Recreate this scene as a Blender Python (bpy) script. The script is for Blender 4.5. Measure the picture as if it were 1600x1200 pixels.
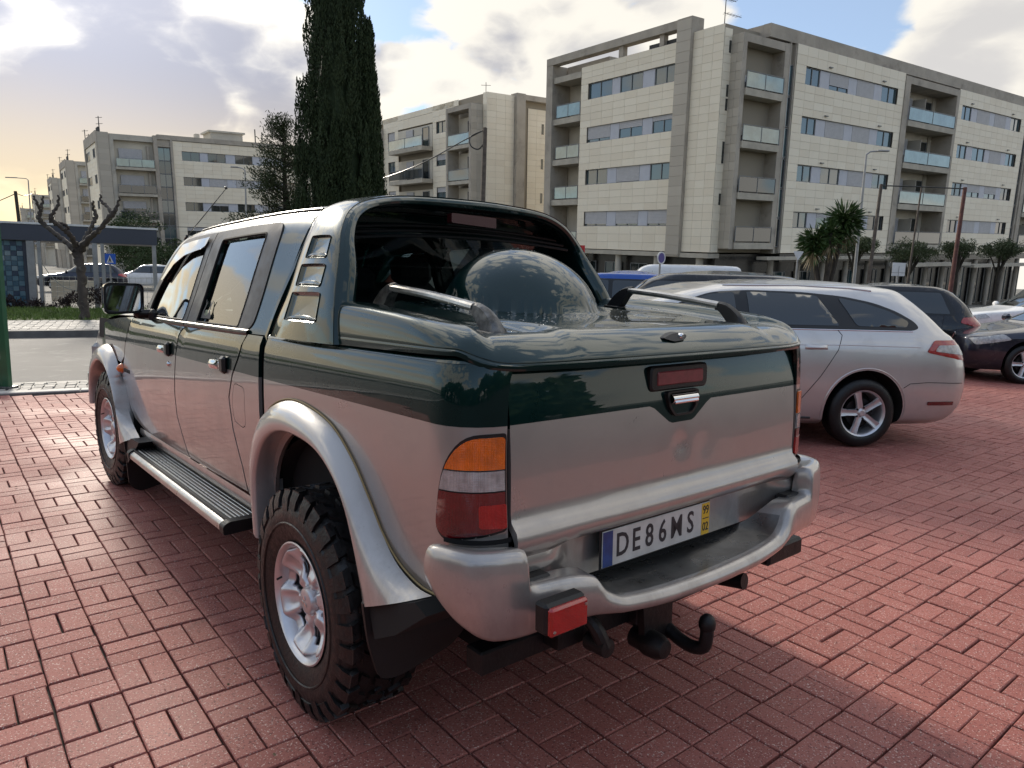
import bpy, bmesh, math, random
import numpy as np
from mathutils import Vector, Matrix
from mathutils.geometry import delaunay_2d_cdt
random.seed(7); rng = np.random.default_rng(7)
R = math.radians
for o in list(bpy.data.objects): bpy.data.objects.remove(o)
SC = bpy.context.scene
COL = SC.collection
# ------------------------------------------------------------------ camera
CAM_H, CAM_F, CAM_P, CAM_R = 1.4968, 1125.95, 0.152008, 0.028848
cam = bpy.data.objects.new('camera', bpy.data.cameras.new('camera')); COL.objects.link(cam)
cam.data.sensor_width = 36.0; cam.data.lens = 36.0 * CAM_F / 1600.0
cam.data.clip_start = 0.05; cam.data.clip_end = 3000
_cp, _sp = math.cos(CAM_P), math.sin(CAM_P)
_fw = Vector((0, _cp, -_sp)); _rt = Vector((1, 0, 0)); _up = Vector((0, _sp, _cp))
_c, _s = math.cos(CAM_R), math.sin(CAM_R)
_rt2 = _rt * _c + _up * _s; _up2 = _up * _c - _rt * _s
cam.matrix_world = Matrix(((_rt2.x, _up2.x, -_fw.x, 0), (_rt2.y, _up2.y, -_fw.y, 0), (_rt2.z, _up2.z, -_fw.z, CAM_H), (0, 0, 0, 1)))
SC.camera = cam
# ------------------------------------------------------------------ sky, sun, exposure
SUN_AZ, SUN_EL = R(-34), R(24)            # azimuth measured from +Y towards +X
sunv = Vector((math.sin(SUN_AZ) * math.cos(SUN_EL), math.cos(SUN_AZ) * math.cos(SUN_EL), math.sin(SUN_EL)))
W = bpy.data.worlds.new('World'); SC.world = W; W.use_nodes = True
nt = W.node_tree; nt.nodes.clear(); N = nt.nodes; Lk = nt.links
class G:
    """small helper for writing shader graphs"""
    def __init__(s, nt): s.nt = nt
    def n(s, t, **k):
        x = s.nt.nodes.new(t)
        for a, b in k.items(): setattr(x, a, b)
        return x
    def put(s, sock, v):
        if hasattr(v, 'is_output') or isinstance(v, bpy.types.NodeSocket): s.nt.links.new(v, sock)
        elif v is not None: sock.default_value = v
    def m(s, op, a, b=None, c=None, clamp=False):
        x = s.n('ShaderNodeMath', operation=op, use_clamp=clamp)
        for i, v in enumerate((a, b, c)):
            if v is not None: s.put(x.inputs[i], v)
        return x.outputs[0]
    def v(s, op, a, b=None):
        x = s.n('ShaderNodeVectorMath', operation=op); s.put(x.inputs[0], a)
        if b is not None: s.put(x.inputs[1], b)
        return x.outputs['Value'] if op in ('DOT_PRODUCT', 'LENGTH', 'DISTANCE') else x.outputs[0]
    def mr(s, v, a, b, c=0., d=1., smooth=True):
        x = s.n('ShaderNodeMapRange'); x.interpolation_type = 'SMOOTHSTEP' if smooth else 'LINEAR'
        s.put(x.inputs[0], v)
        for i, q in enumerate((a, b, c, d)): s.put(x.inputs[i + 1], q)
        return x.outputs[0]
    def mix(s, f, a, b, mode='MIX'):
        x = s.n('ShaderNodeMix', data_type='RGBA', blend_type=mode); x.clamp_factor = True
        s.put(x.inputs[0], f); s.put(x.inputs[6], a); s.put(x.inputs[7], b); return x.outputs[2]
    def noise(s, vec, scale, detail=4, rough=.5, dist=0., typ=None):
        x = s.n('ShaderNodeTexNoise'); s.put(x.inputs['Vector'], vec)
        x.inputs['Scale'].default_value = scale; x.inputs['Detail'].default_value = detail
        x.inputs['Roughness'].default_value = rough; x.inputs['Distortion'].default_value = dist
        return x.outputs['Fac']
def build_sky():
    g = G(nt)
    out = g.n('ShaderNodeOutputWorld'); bg = g.n('ShaderNodeBackground')
    sky = g.n('ShaderNodeTexSky', sky_type='NISHITA', sun_disc=False, sun_elevation=SUN_EL, sun_rotation=SUN_AZ)
    sky.altitude = 60; sky.air_density = 1.0; sky.dust_density = 0.25; sky.ozone_density = 3.0
    tc = g.n('ShaderNodeTexCoord').outputs['Generated']
    d = g.v('NORMALIZE', tc)
    sep = g.n('ShaderNodeSeparateXYZ'); g.put(sep.inputs[0], d)
    z = sep.outputs[2]
    # cloud layer: direction projected on a sheet overhead
    P = g.v('MULTIPLY', d, (2.1, 2.1, 3.9))
    warp = g.n('ShaderNodeTexNoise'); g.put(warp.inputs['Vector'], P); warp.inputs['Scale'].default_value = 2.2; warp.inputs['Detail'].default_value = 3
    P2 = g.v('ADD', g.v('ADD', P, SKY_SEED), g.v('MULTIPLY', warp.outputs['Color'], (.16, .16, .16)))
    big = g.noise(P2, 1.05, 5, .55, .35)
    fine = g.noise(P2, 3.4, 8, .60, .25)
    def blob(az, el, r0, r1):
        az, el = R(az), R(el)
        v = (math.sin(az) * math.cos(el), math.cos(az) * math.cos(el), math.sin(el))
        return g.mr(g.v('DOT_PRODUCT', d, v), math.cos(R(r1)), math.cos(R(r0)))
    def puff(vec):
        # upside-down ridges: rounded heads with creases between them
        no = g.n('ShaderNodeTexNoise'); no.noise_type = 'RIDGED_MULTIFRACTAL'; g.put(no.inputs['Vector'], vec); no.inputs['Scale'].default_value = 2.6; no.inputs['Detail'].default_value = 5; no.inputs['Roughness'].default_value = .50; no.inputs['Offset'].default_value = .9; no.inputs['Gain'].default_value = 1.6
        return g.m('SUBTRACT', 1.0, g.m('MULTIPLY', no.outputs['Fac'], .5))
    def field(vec, big_, fine_): return g.m('ADD', g.m('ADD', g.m('MULTIPLY', big_, .52), g.m('MULTIPLY', fine_, .24)), g.m('MULTIPLY', puff(vec), PUFF))
    f1 = field(P2, big, fine); dens = g.m('ADD', f1, PUFF_OFF)
    for (az, el, r0, r1, w) in SKY_BLOBS: dens = g.m('ADD', dens, g.m('MULTIPLY', blob(az, el, r0, r1), w))
    cov = g.mr(dens, .49, .575)
    # shading: the same field sampled a little way towards the sun tells lit rims from shaded bellies
    P3_ = g.v('ADD', P2, (-.10, .04, .16)); fine2 = g.noise(P3_, 3.4, 8, .60, .25); big2 = g.noise(P3_, 1.05, 5, .55, .35)
    lit = g.m('SUBTRACT', f1, field(P3_, big2, fine2))
    thick = g.mr(g.m('ADD', dens, g.m('MULTIPLY', lit, -1.5)), .60, .86)
    sd = g.v('DOT_PRODUCT', d, tuple(sunv))
    glow = g.m('POWER', g.m('MAXIMUM', sd, 0.), 26.0)
    low = g.mr(z, .02, .24, 1., 0.)
    warm = g.m('MULTIPLY', low, g.mr(sd, .55, .97))
    thin = g.mix(warm, (0.88, 0.84, 0.76, 1), (1.05, 0.84, 0.50, 1))
    grey = g.mix(warm, (0.35, 0.36, 0.42, 1), (0.80, 0.64, 0.40, 1))
    side = g.mr(sep.outputs[0], -.15, .30, 1.0, .50)
    tt = g.m('MULTIPLY', thick, side)
    ccol = g.mix(tt, thin, grey)
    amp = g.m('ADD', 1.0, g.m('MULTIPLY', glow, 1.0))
    amp = g.m('MULTIPLY', amp, g.mr(z, .40, .85, 1.0, 1.9))  # sky overhead, out of view, brightened as added fill light
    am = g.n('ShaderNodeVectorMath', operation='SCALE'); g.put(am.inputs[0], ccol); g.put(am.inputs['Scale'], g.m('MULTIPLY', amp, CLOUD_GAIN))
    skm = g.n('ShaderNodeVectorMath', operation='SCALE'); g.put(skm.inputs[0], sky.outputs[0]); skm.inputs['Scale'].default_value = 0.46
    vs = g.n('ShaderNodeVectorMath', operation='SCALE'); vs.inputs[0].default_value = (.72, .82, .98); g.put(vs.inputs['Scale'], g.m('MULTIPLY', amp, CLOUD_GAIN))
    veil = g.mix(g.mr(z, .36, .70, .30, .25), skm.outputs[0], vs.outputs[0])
    col = g.mix(cov, veil, am.outputs[0])
    gr = g.mix(g.mr(z, -.02, .0, 0, 1), (0.9, .85, .8, 1), col)
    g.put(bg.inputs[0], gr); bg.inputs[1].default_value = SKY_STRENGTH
    g.put(out.inputs[0], bg.outputs[0])
PUFF, PUFF_OFF = .30, .005
SKY_SEED = (1.7, -0.9, 0.35)
SKY_STRENGTH = 0.10
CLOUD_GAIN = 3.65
SKY_BLOBS = [(-28, 11.5, 2, 11, .20), (-17, 12, 2, 8, .13), (-34, 5, 1, 9, .10), (-8, 13, 1, 5, .10), (3, 16, 3, 10, .14), (12, 14, 3, 9, .12), (32, 15, 1.5, 7, .16), (-5.5, 10, 1, 4, -.10),
             (22, 21, 3, 9, -.20), (-12, 21, 2, 6, -.08), (29, 9, 2, 7, .08), (180, 62, 20, 62, -.22)]
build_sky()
sl = bpy.data.lights.new('sun', 'SUN'); sl.energy = 1.30; sl.angle = R(10.0); sl.color = (1.0, .91, .78)
sun = bpy.data.objects.new('sun', sl); COL.objects.link(sun)
sun.rotation_mode = 'QUATERNION'; sun.rotation_quaternion = sunv.to_track_quat('Z', 'Y'); sun.location = sunv * 60
SC.render.engine = 'CYCLES'
SC.view_settings.view_transform = 'Standard'; SC.view_settings.look = 'None'
SC.view_settings.exposure = 1.66; SC.view_settings.gamma = 1; SC.view_settings.use_curve_mapping = False
try:
    SC.cycles.use_denoising = True; SC.cycles.max_bounces = 8; SC.cycles.sample_clamp_indirect = 4
    SC.cycles.caustics_reflective = False; SC.cycles.caustics_refractive = False
except Exception: pass

# ------------------------------------------------------------------ object helpers
def tag(o, label=None, cat=None, group=None, kind=None):
    if label: o['label'] = label
    if cat: o['category'] = cat
    if group: o['group'] = group
    if kind: o['kind'] = kind
    return o
def empty(name, label=None, cat=None, loc=(0, 0, 0), rz=0, group=None):
    o = bpy.data.objects.new(name, None); COL.objects.link(o); o.empty_display_size = .2
    o.location = loc; o.rotation_euler = (0, 0, rz); return tag(o, label, cat, group)
def link(name, me, parent=None, loc=None):
    o = bpy.data.objects.new(name, me); COL.objects.link(o)
    if parent is not None: o.parent = parent
    if loc is not None: o.location = loc
    return o
def mk(name, V, F, mats, parent=None, mi=None, smooth=True, sharp=35):
    me = bpy.data.meshes.new(name)
    me.from_pydata([tuple(v) for v in V], [], [tuple(f) for f in F])
    if not isinstance(mats, (list, tuple)): mats = [mats]
    for m in mats: me.materials.append(m)
    if mi is not None: me.polygons.foreach_set('material_index', np.array(mi, dtype=np.int32))
    if smooth:
        me.polygons.foreach_set('use_smooth', np.ones(len(me.polygons), dtype=bool))
        if sharp:
            try: me.set_sharp_from_angle(angle=R(sharp))
            except Exception: pass
    me.update()
    return link(name, me, parent)
class MB:
    """collects shapes that belong to one piece"""
    def __init__(s): s.V = []; s.F = []; s.M = []; s.mi = 0
    def add(s, V, F):
        b = len(s.V); s.V += [tuple(v) for v in V]; s.F += [tuple(i + b for i in f) for f in F]; s.M += [s.mi] * len(F); return s
    def box(s, c, d, rot=None, bev=0.0):
        x, y, z = [q / 2 for q in d]
        if bev:
            b = min(bev, x * .9, y * .9, z * .9); V = []; idx = {}
            for sx in (-1, 1):
                for sy in (-1, 1):
                    for sz in (-1, 1):
                        idx[(sx, sy, sz)] = len(V)
                        V += [(sx * x, sy * (y - b), sz * (z - b)), (sx * (x - b), sy * y, sz * (z - b)), (sx * (x - b), sy * (y - b), sz * z)]
            F = []
            I = lambda a, b_, c_, k: idx[(a, b_, c_)] + k
            for q in (-1, 1):
                F.append([I(q, -1, -1, 0), I(q, 1, -1, 0), I(q, 1, 1, 0), I(q, -1, 1, 0)][::q])
                F.append([I(-1, q, -1, 1), I(-1, q, 1, 1), I(1, q, 1, 1), I(1, q, -1, 1)][::q])
                F.append([I(-1, -1, q, 2), I(1, -1, q, 2), I(1, 1, q, 2), I(-1, 1, q, 2)][::q])
            for a in (-1, 1):
                for b_ in (-1, 1):
                    F.append([I(a, b_, -1, 0), I(a, b_, -1, 1), I(a, b_, 1, 1), I(a, b_, 1, 0)][::-a * b_])
                    F.append([I(a, -1, b_, 0), I(a, -1, b_, 2), I(a, 1, b_, 2), I(a, 1, b_, 0)][::a * b_])
                    F.append([I(-1, a, b_, 1), I(-1, a, b_, 2), I(1, a, b_, 2), I(1, a, b_, 1)][::-a * b_])
                    for c_ in (-1, 1): F.append([I(a, b_, c_, 0), I(a, b_, c_, 1), I(a, b_, c_, 2)][::a * b_ * c_])
        else:
            V = [(sx * x, sy * y, sz * z) for sx in (-1, 1) for sy in (-1, 1) for sz in (-1, 1)]
            F = [(0, 1, 3, 2), (4, 6, 7, 5), (0, 4, 5, 1), (2, 3, 7, 6), (0, 2, 6, 4), (1, 5, 7, 3)]
        c = Vector(c)
        V = [(rot @ Vector(v) if rot is not None else Vector(v)) + c for v in V]
        return s.add(V, F)
    def tube(s, pts, rad, seg=10, caps=True):
        pts = [Vector(p) for p in pts]; n = len(pts)
        if not isinstance(rad, (list, tuple)): rad = [rad] * n
        V = []; F = []; nrm = None
        for i, p in enumerate(pts):
            t = (pts[min(i + 1, n - 1)] - pts[max(i - 1, 0)]).normalized()
            if nrm is None:
                nrm = t.orthogonal().normalized()
            else:
                nrm = (nrm - t * nrm.dot(t));
                nrm = nrm.normalized() if nrm.length > 1e-6 else t.orthogonal().normalized()
            b = t.cross(nrm)
            for k in range(seg):
                a = 2 * math.pi * k / seg
                V.append(p + (nrm * math.cos(a) + b * math.sin(a)) * rad[i])
        for i in range(n - 1):
            for k in range(seg):
                k2 = (k + 1) % seg
                F.append((i * seg + k, i * seg + k2, (i + 1) * seg + k2, (i + 1) * seg + k))
        if caps: F.append(tuple(range(seg))[::-1]); F.append(tuple((n - 1) * seg + k for k in range(seg)))
        return s.add(V, F)
    def lathe(s, prof, axis='x', seg=48, c=(0, 0, 0), closed=False):
        """prof: (along axis, radius)"""
        V = []; F = []; n = len(prof)
        for k in range(seg):
            a = 2 * math.pi * k / seg; ca, sa = math.cos(a), math.sin(a)
            for (h, r) in prof:
                p = {'x': (h, r * ca, r * sa), 'y': (r * sa, h, r * ca), 'z': (r * ca, r * sa, h)}[axis]
                V.append((p[0] + c[0], p[1] + c[1], p[2] + c[2]))
        m = n if closed else n - 1
        for k in range(seg):
            k2 = (k + 1) % seg
            for i in range(m):
                j = (i + 1) % n
                F.append((k * n + i, k * n + j, k2 * n + j, k2 * n + i))
        return s.add(V, F)
    def grid(s, f, nu, nv, closeu=False):
        V = [f(i / (nu if closeu else nu - 1), j / (nv - 1)) for i in range(nu) for j in range(nv)]; F = []
        for i in range(nu if closeu else nu - 1):
            i2 = (i + 1) % nu
            for j in range(nv - 1): F.append((i * nv + j, i2 * nv + j, i2 * nv + j + 1, i * nv + j + 1))
        return s.add(V, F)
    def prism(s, poly, f0, f1):
        """poly: 2d points; f0, f1 map them to the two end faces"""
        n = len(poly); V = [f0(*p) for p in poly] + [f1(*p) for p in poly]
        F = [tuple(range(n))[::-1], tuple(range(n, 2 * n))] + [(i, (i + 1) % n, n + (i + 1) % n, n + i) for i in range(n)]
        return s.add(V, F)
    def build(s, name, mats, parent=None, smooth=True, sharp=35, fix=False):
        mi = s.M if any(s.M) else None
        o = mk(name, s.V, s.F, mats, parent, mi, smooth, sharp)
        if fix:
            bm = bmesh.new(); bm.from_mesh(o.data); bmesh.ops.recalc_face_normals(bm, faces=bm.faces); bm.to_mesh(o.data); bm.free()
        return o
def inside(px, py, poly):
    x = np.asarray(px); y = np.asarray(py); c = np.zeros(x.shape, bool)
    P = np.asarray(poly); Q = np.roll(P, 1, 0)
    for (x1, y1), (x2, y2) in zip(P, Q):
        if y1 == y2: continue
        c ^= ((y1 > y) != (y2 > y)) & (x < (x2 - x1) * (y - y1) / (y2 - y1) + x1)
    return c
def resample(poly, step, closed=True):
    out = []; n = len(poly)
    for i in range(n if closed else n - 1):
        a = np.array(poly[i], float); b = np.array(poly[(i + 1) % n], float)
        k = max(1, int(round(np.linalg.norm(b - a) / step)))
        for t in range(k): out.append(tuple(a + (b - a) * t / k))
    if not closed: out.append(tuple(poly[-1]))
    return out
def segdist(px, py, poly):
    P = np.asarray(poly, float); Q = np.roll(P, -1, 0); d = np.full(px.shape, 1e9)
    for a, b in zip(P, Q):
        ab = b - a; L = max((ab ** 2).sum(), 1e-12)
        t = np.clip(((px - a[0]) * ab[0] + (py - a[1]) * ab[1]) / L, 0, 1)
        d = np.minimum(d, np.hypot(px - a[0] - t * ab[0], py - a[1] - t * ab[1]))
    return d
def catmull(pts, k=6, closed=False):
    P = [np.array(p, float) for p in pts]; n = len(P); out = []
    rngi = range(n) if closed else range(n - 1)
    for i in rngi:
        if closed: p0, p1, p2, p3 = P[(i - 1) % n], P[i], P[(i + 1) % n], P[(i + 2) % n]
        else: p0, p1, p2, p3 = P[max(i - 1, 0)], P[i], P[i + 1], P[min(i + 2, n - 1)]
        for j in range(k):
            t = j / k
            out.append(tuple(.5 * ((2 * p1) + (p2 - p0) * t + (2 * p0 - 5 * p1 + 4 * p2 - p3) * t * t + (3 * p1 - p0 - 3 * p2 + p3) * t ** 3)))
    if not closed: out.append(tuple(P[-1]))
    return out
def roundpoly(poly, r, k=4):
    """round the corners of a 2d polygon"""
    out = []; n = len(poly)
    for i in range(n):
        p = np.array(poly[i], float); a = np.array(poly[i - 1], float); b = np.array(poly[(i + 1) % n], float)
        ri = r[i] if isinstance(r, (list, tuple)) else r
        la, lb = np.linalg.norm(a - p), np.linalg.norm(b - p); q = min(ri, la * .48, lb * .48)
        A = p + (a - p) / la * q; Bp = p + (b - p) / lb * q
        for j in range(k + 1):
            t = j / k; out.append(tuple((1 - t) ** 2 * A + 2 * t * (1 - t) * p + t * t * Bp))
    return out
def panel(name, poly, mapf, mats, parent=None, holes=(), step=.05, fold=.012, lines=(), matf=None, out=None, grid=True, off=0.0, sharp=30):
    """a skin over the 2d outline, laid on the surface mapf(u, v); its edges are folded inwards"""
    loops = [resample(poly, step)] + [resample(h, step) for h in holes]
    pts = []; edges = []
    for lp in loops:
        b = len(pts); pts += lp; n = len(lp); edges += [(b + i, b + (i + 1) % n) for i in range(n)]
    nb = len(pts)
    for ln in lines:
        lp = resample(ln, step, False); b = len(pts); pts += lp; edges += [(b + i, b + i + 1) for i in range(len(lp) - 1)]
    P = np.array(poly); x0, y0 = P.min(0); x1, y1 = P.max(0)
    if grid:
        gx, gy = np.meshgrid(np.arange(x0 + step * .5, x1, step), np.arange(y0 + step * .5, y1, step)); gx = gx.ravel(); gy = gy.ravel()
        ok = inside(gx, gy, poly) & (segdist(gx, gy, poly) > step * .45)
        for h in holes: ok &= ~inside(gx, gy, h) & (segdist(gx, gy, h) > step * .45)
        for ln in lines:
            l2 = list(ln) + list(ln)[::-1][1:-1] if len(ln) > 2 else list(ln)
            ok &= segdist(gx, gy, l2) > step * .45
        pts += list(zip(gx[ok], gy[ok]))
    vs, es, fs, _, _, _ = delaunay_2d_cdt([Vector(p) for p in pts], edges, [], 0, 1e-5)
    vs = np.array([tuple(v) for v in vs]); fs = np.array([tuple(f) for f in fs])
    c = vs[fs].mean(1); ok = inside(c[:, 0], c[:, 1], loops[0])
    for h in loops[1:]: ok &= ~inside(c[:, 0], c[:, 1], h)
    fs = fs[ok]; c = c[ok]
    a = vs[fs[:, 1]] - vs[fs[:, 0]]; b = vs[fs[:, 2]] - vs[fs[:, 0]]; cr = a[:, 0] * b[:, 1] - a[:, 1] * b[:, 0]
    fs[cr < 0] = fs[cr < 0][:, ::-1]
    V = [Vector(mapf(*v)) for v in vs]
    # orientation: make normals point the way 'out' says
    mid = V[fs[len(fs) // 2][0]]; A, B_, C_ = [V[i] for i in fs[len(fs) // 2]]
    nrm = (B_ - A).cross(C_ - A)
    outv = out if out is not None else Vector((-1, 0, 0))
    outv = Vector(outv)
    flip = nrm.dot(outv) < 0
    # vertex normals
    vn = [Vector((0, 0, 0)) for _ in V]
    for f in fs:
        n_ = (V[f[1]] - V[f[0]]).cross(V[f[2]] - V[f[0]])
        if flip: n_ = -n_
        for i in f: vn[i] += n_
    vn = [n_.normalized() if n_.length > 1e-12 else outv for n_ in vn]
    if off: V = [v + n_ * off for v, n_ in zip(V, vn)]
    F = [tuple(int(i) for i in (f[::-1] if flip else f)) for f in fs]
    mi = [matf(*cc) for cc in c] if matf else [0] * len(F)
    if fold:
        ec = {}
        for fi, f in enumerate(F):
            for i in range(3):
                e = (f[i], f[(i + 1) % 3]); k = (min(e), max(e)); ec.setdefault(k, []).append((e, fi))
        low = {}
        for k, l in ec.items():
            if len(l) == 1:
                (a_, b_), fi = l[0]
                for q in (a_, b_):
                    if q not in low: low[q] = len(V); V.append(V[q] - vn[q] * fold)
                F.append((b_, a_, low[a_], low[b_])); mi.append(mi[fi])
    return mk(name, V, F, mats, parent, mi, True, sharp)
def inset(poly, d):
    """the outline moved inwards by d"""
    P = [np.array(p, float) for p in poly]; n = len(P); A = sum(P[i][0] * P[(i + 1) % n][1] - P[(i + 1) % n][0] * P[i][1] for i in range(n)); sg = 1 if A > 0 else -1; out = []
    for i in range(n):
        a = P[i] - P[i - 1]; b = P[(i + 1) % n] - P[i]; a = a / max(np.linalg.norm(a), 1e-9); b = b / max(np.linalg.norm(b), 1e-9)
        na = np.array([-a[1], a[0]]) * sg; nb_ = np.array([-b[1], b[0]]) * sg; m_ = na + nb_; L = max((m_ @ m_) / 2, .35); out.append(tuple(P[i] + m_ * d / L))
    return out
def mirror(o, name=None, parent=None):
    me = o.data.copy(); co = np.empty(len(me.vertices) * 3); me.vertices.foreach_get('co', co); co[0::3] *= -1
    me.vertices.foreach_set('co', co); me.flip_normals(); me.update()
    return link(name or o.name.split('.')[0], me, parent if parent is not None else o.parent)
def interp(x, xs, ys):
    """monotone-ish smooth interpolation through a few samples"""
    if x <= xs[0]: return ys[0]
    if x >= xs[-1]: return ys[-1]
    for i in range(len(xs) - 1):
        if x <= xs[i + 1]: break
    h = xs[i + 1] - xs[i]; t = (x - xs[i]) / h
    def sl(j):
        if j == 0 or j == len(xs) - 1: return 0 if j else (ys[1] - ys[0]) / (xs[1] - xs[0])
        a = (ys[j] - ys[j - 1]) / (xs[j] - xs[j - 1]); b = (ys[j + 1] - ys[j]) / (xs[j + 1] - xs[j])
        return 0 if a * b <= 0 else 2 * a * b / (a + b)
    m0, m1 = sl(i) * h, sl(i + 1) * h
    if i + 1 == len(xs) - 1: m1 = (ys[-1] - ys[-2])
    t2, t3 = t * t, t * t * t
    return (2 * t3 - 3 * t2 + 1) * ys[i] + (t3 - 2 * t2 + t) * m0 + (-2 * t3 + 3 * t2) * ys[i + 1] + (t3 - t2) * m1
def sm(a, b, x):
    t = min(1, max(0, (x - a) / (b - a))); return t * t * (3 - 2 * t)
def lerp(a, b, t): return a + (b - a) * t

# ------------------------------------------------------------------ materials
def mat(name, base=(.5, .5, .5), rough=.5, metal=0., coat=0., coat_r=.05, spec=.5, trans=0., alpha=1., emit=None, var=0., vscale=6., bump=0., bscale=60., rvar=0., coord='Object', dirt=None):
    m = bpy.data.materials.new(name); m.use_nodes = True; nt_ = m.node_tree; b = nt_.nodes['Principled BSDF']; g = G(nt_)
    b.inputs['Base Color'].default_value = (*base, 1); b.inputs['Roughness'].default_value = rough; b.inputs['Metallic'].default_value = metal
    b.inputs['Coat Weight'].default_value = coat; b.inputs['Coat Roughness'].default_value = coat_r; b.inputs['Specular IOR Level'].default_value = spec
    b.inputs['Transmission Weight'].default_value = trans; b.inputs['Alpha'].default_value = alpha
    if emit: b.inputs['Emission Color'].default_value = (*emit, 1); b.inputs['Emission Strength'].default_value = 1
    tc = g.n('ShaderNodeTexCoord').outputs[coord]
    col = None
    if var or dirt:
        f = g.noise(tc, vscale, 5, .6)
        col = g.mix(g.mr(f, .25, .75), tuple(max(0, c * (1 - var)) for c in base) + (1,), tuple(min(1, c * (1 + var)) for c in base) + (1,))
        if dirt:
            dc, ds, lo, hi = dirt
            f2 = g.noise(tc, ds, 7, .65, .4); col = g.mix(g.mr(f2, lo, hi), col, (*dc, 1))
        g.put(b.inputs['Base Color'], col)
    if rvar:
        f3 = g.noise(tc, vscale * 1.7, 6, .6); g.put(b.inputs['Roughness'], g.mr(f3, .3, .7, max(0, rough - rvar), min(1, rough + rvar)))
    if bump:
        bp = g.n('ShaderNodeBump'); bp.inputs['Strength'].default_value = bump; bp.inputs['Distance'].default_value = .01
        g.put(bp.inputs['Height'], g.noise(tc, bscale, 5, .6)); g.put(b.inputs['Normal'], bp.outputs[0])
    return m
def glassmat(name, tint=(.03, .05, .05), alpha=.75, rough=.02):
    """window glass: a tinted clear sheet under a mirror-like reflection"""
    m = bpy.data.materials.new(name); m.use_nodes = True; nt_ = m.node_tree; nt_.nodes.clear(); g = G(nt_)
    out = g.n('ShaderNodeOutputMaterial'); gl = g.n('ShaderNodeBsdfGlossy'); gl.inputs['Roughness'].default_value = rough
    tr = g.n('ShaderNodeBsdfTransparent'); tr.inputs[0].default_value = (*tint, 1)
    df = g.n('ShaderNodeBsdfDiffuse'); df.inputs[0].default_value = (.02, .025, .025, 1)
    fr = g.n('ShaderNodeFresnel'); fr.inputs[0].default_value = 1.55
    m1 = g.n('ShaderNodeMixShader'); m1.inputs[0].default_value = 1 - alpha; g.put(m1.inputs[1], tr.outputs[0]); g.put(m1.inputs[2], df.outputs[0])
    m2 = g.n('ShaderNodeMixShader'); g.put(m2.inputs[0], g.m('MULTIPLY', fr.outputs[0], 1.9, clamp=True)); g.put(m2.inputs[1], m1.outputs[0]); g.put(m2.inputs[2], gl.outputs[0])
    g.put(out.inputs[0], m2.outputs[0]); return m
M = {}
def ribbed(m, sx, sz, k=.6):
    """moulded ribs of a lamp lens"""
    nt_ = m.node_tree; b = nt_.nodes['Principled BSDF']; g = G(nt_); tc = g.n('ShaderNodeTexCoord').outputs['Object']; sp = g.n('ShaderNodeSeparateXYZ'); g.put(sp.inputs[0], tc)
    a = g.m('SINE', g.m('MULTIPLY', sp.outputs[0], sx)); c = g.m('SINE', g.m('MULTIPLY', sp.outputs[2], sz)); e = g.m('SINE', g.m('MULTIPLY', sp.outputs[1], sx))
    bp = g.n('ShaderNodeBump'); bp.inputs['Strength'].default_value = k; bp.inputs['Distance'].default_value = .003
    h = g.m('ADD', g.m('ADD', a, c), e); g.put(bp.inputs['Height'], h); g.put(b.inputs['Normal'], bp.outputs[0])
    src = b.inputs['Base Color'].links[0].from_socket if b.inputs['Base Color'].links else None
    if src is not None: g.put(b.inputs['Base Color'], g.mix(g.mr(h, -1.6, 1.6, .0, .15), src, (0, 0, 0, 1)))
def paint(name, base, metal, rough, flake=.0, dirt=.25, grime=0.):
    """car paint: pigmented base under clear coat, with dust and fine waviness"""
    m = bpy.data.materials.new(name); m.use_nodes = True; nt_ = m.node_tree; b = nt_.nodes['Principled BSDF']; g = G(nt_)
    tc = g.n('ShaderNodeTexCoord').outputs['Object']
    b.inputs['Metallic'].default_value = metal; b.inputs['Coat Weight'].default_value = 1.0; b.inputs['Coat IOR'].default_value = 1.5; b.inputs['Specular IOR Level'].default_value = .08
    d = g.noise(tc, 5.0, 7, .65, .5)
    dm = g.mr(d, .50, .75, 0, dirt)
    colr = g.mix(dm, (*base, 1), (.22, .20, .17, 1)); rg = g.mr(d, .3, .8, rough, min(1, rough + .12)); cr = g.mr(d, .45, .8, .015, .10)
    if grime:
        # road film on the sills and behind the wheels, in streaks and spatter
        sz = g.n('ShaderNodeSeparateXYZ'); g.put(sz.inputs[0], tc)
        sp = g.noise(g.v('MULTIPLY', tc, (1, 1, .45)), 9, 8, .75, .3); spk = g.noise(tc, 70, 3, .7)
        gm = g.m('MULTIPLY', g.mr(sz.outputs[2], 1.02, .52), g.mr(sp, .36, .66)); gm = g.m('ADD', gm, g.m('MULTIPLY', g.mr(spk, .63, .70), g.mr(sz.outputs[2], 1.15, .6, 0, .6)), clamp=True)
        gm = g.m('MULTIPLY', gm, grime); colr = g.mix(gm, colr, (.120, .095, .075, 1)); rg = g.m('ADD', rg, g.m('MULTIPLY', gm, .3)); cr = g.m('ADD', cr, g.m('MULTIPLY', gm, .35))
        # hairline scratches
        w1 = g.noise(g.v('MULTIPLY', tc, (3, 3, 60)), 3.0, 2, .5); sc_ = g.m('MULTIPLY', g.mr(w1, .70, .72), g.mr(d, .52, .62)); colr = g.mix(g.m('MULTIPLY', sc_, .5), colr, (.5, .48, .45, 1))
    g.put(b.inputs['Base Color'], colr); g.put(b.inputs['Roughness'], rg); g.put(b.inputs['Coat Roughness'], cr)
    bp = g.n('ShaderNodeBump'); bp.inputs['Strength'].default_value = .10; bp.inputs['Distance'].default_value = .004
    g.put(bp.inputs['Height'], g.noise(tc, 3.2, 2, .5)); g.put(b.inputs['Coat Normal'], bp.outputs[0]); g.put(b.inputs['Normal'], bp.outputs[0])
    return m
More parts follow.
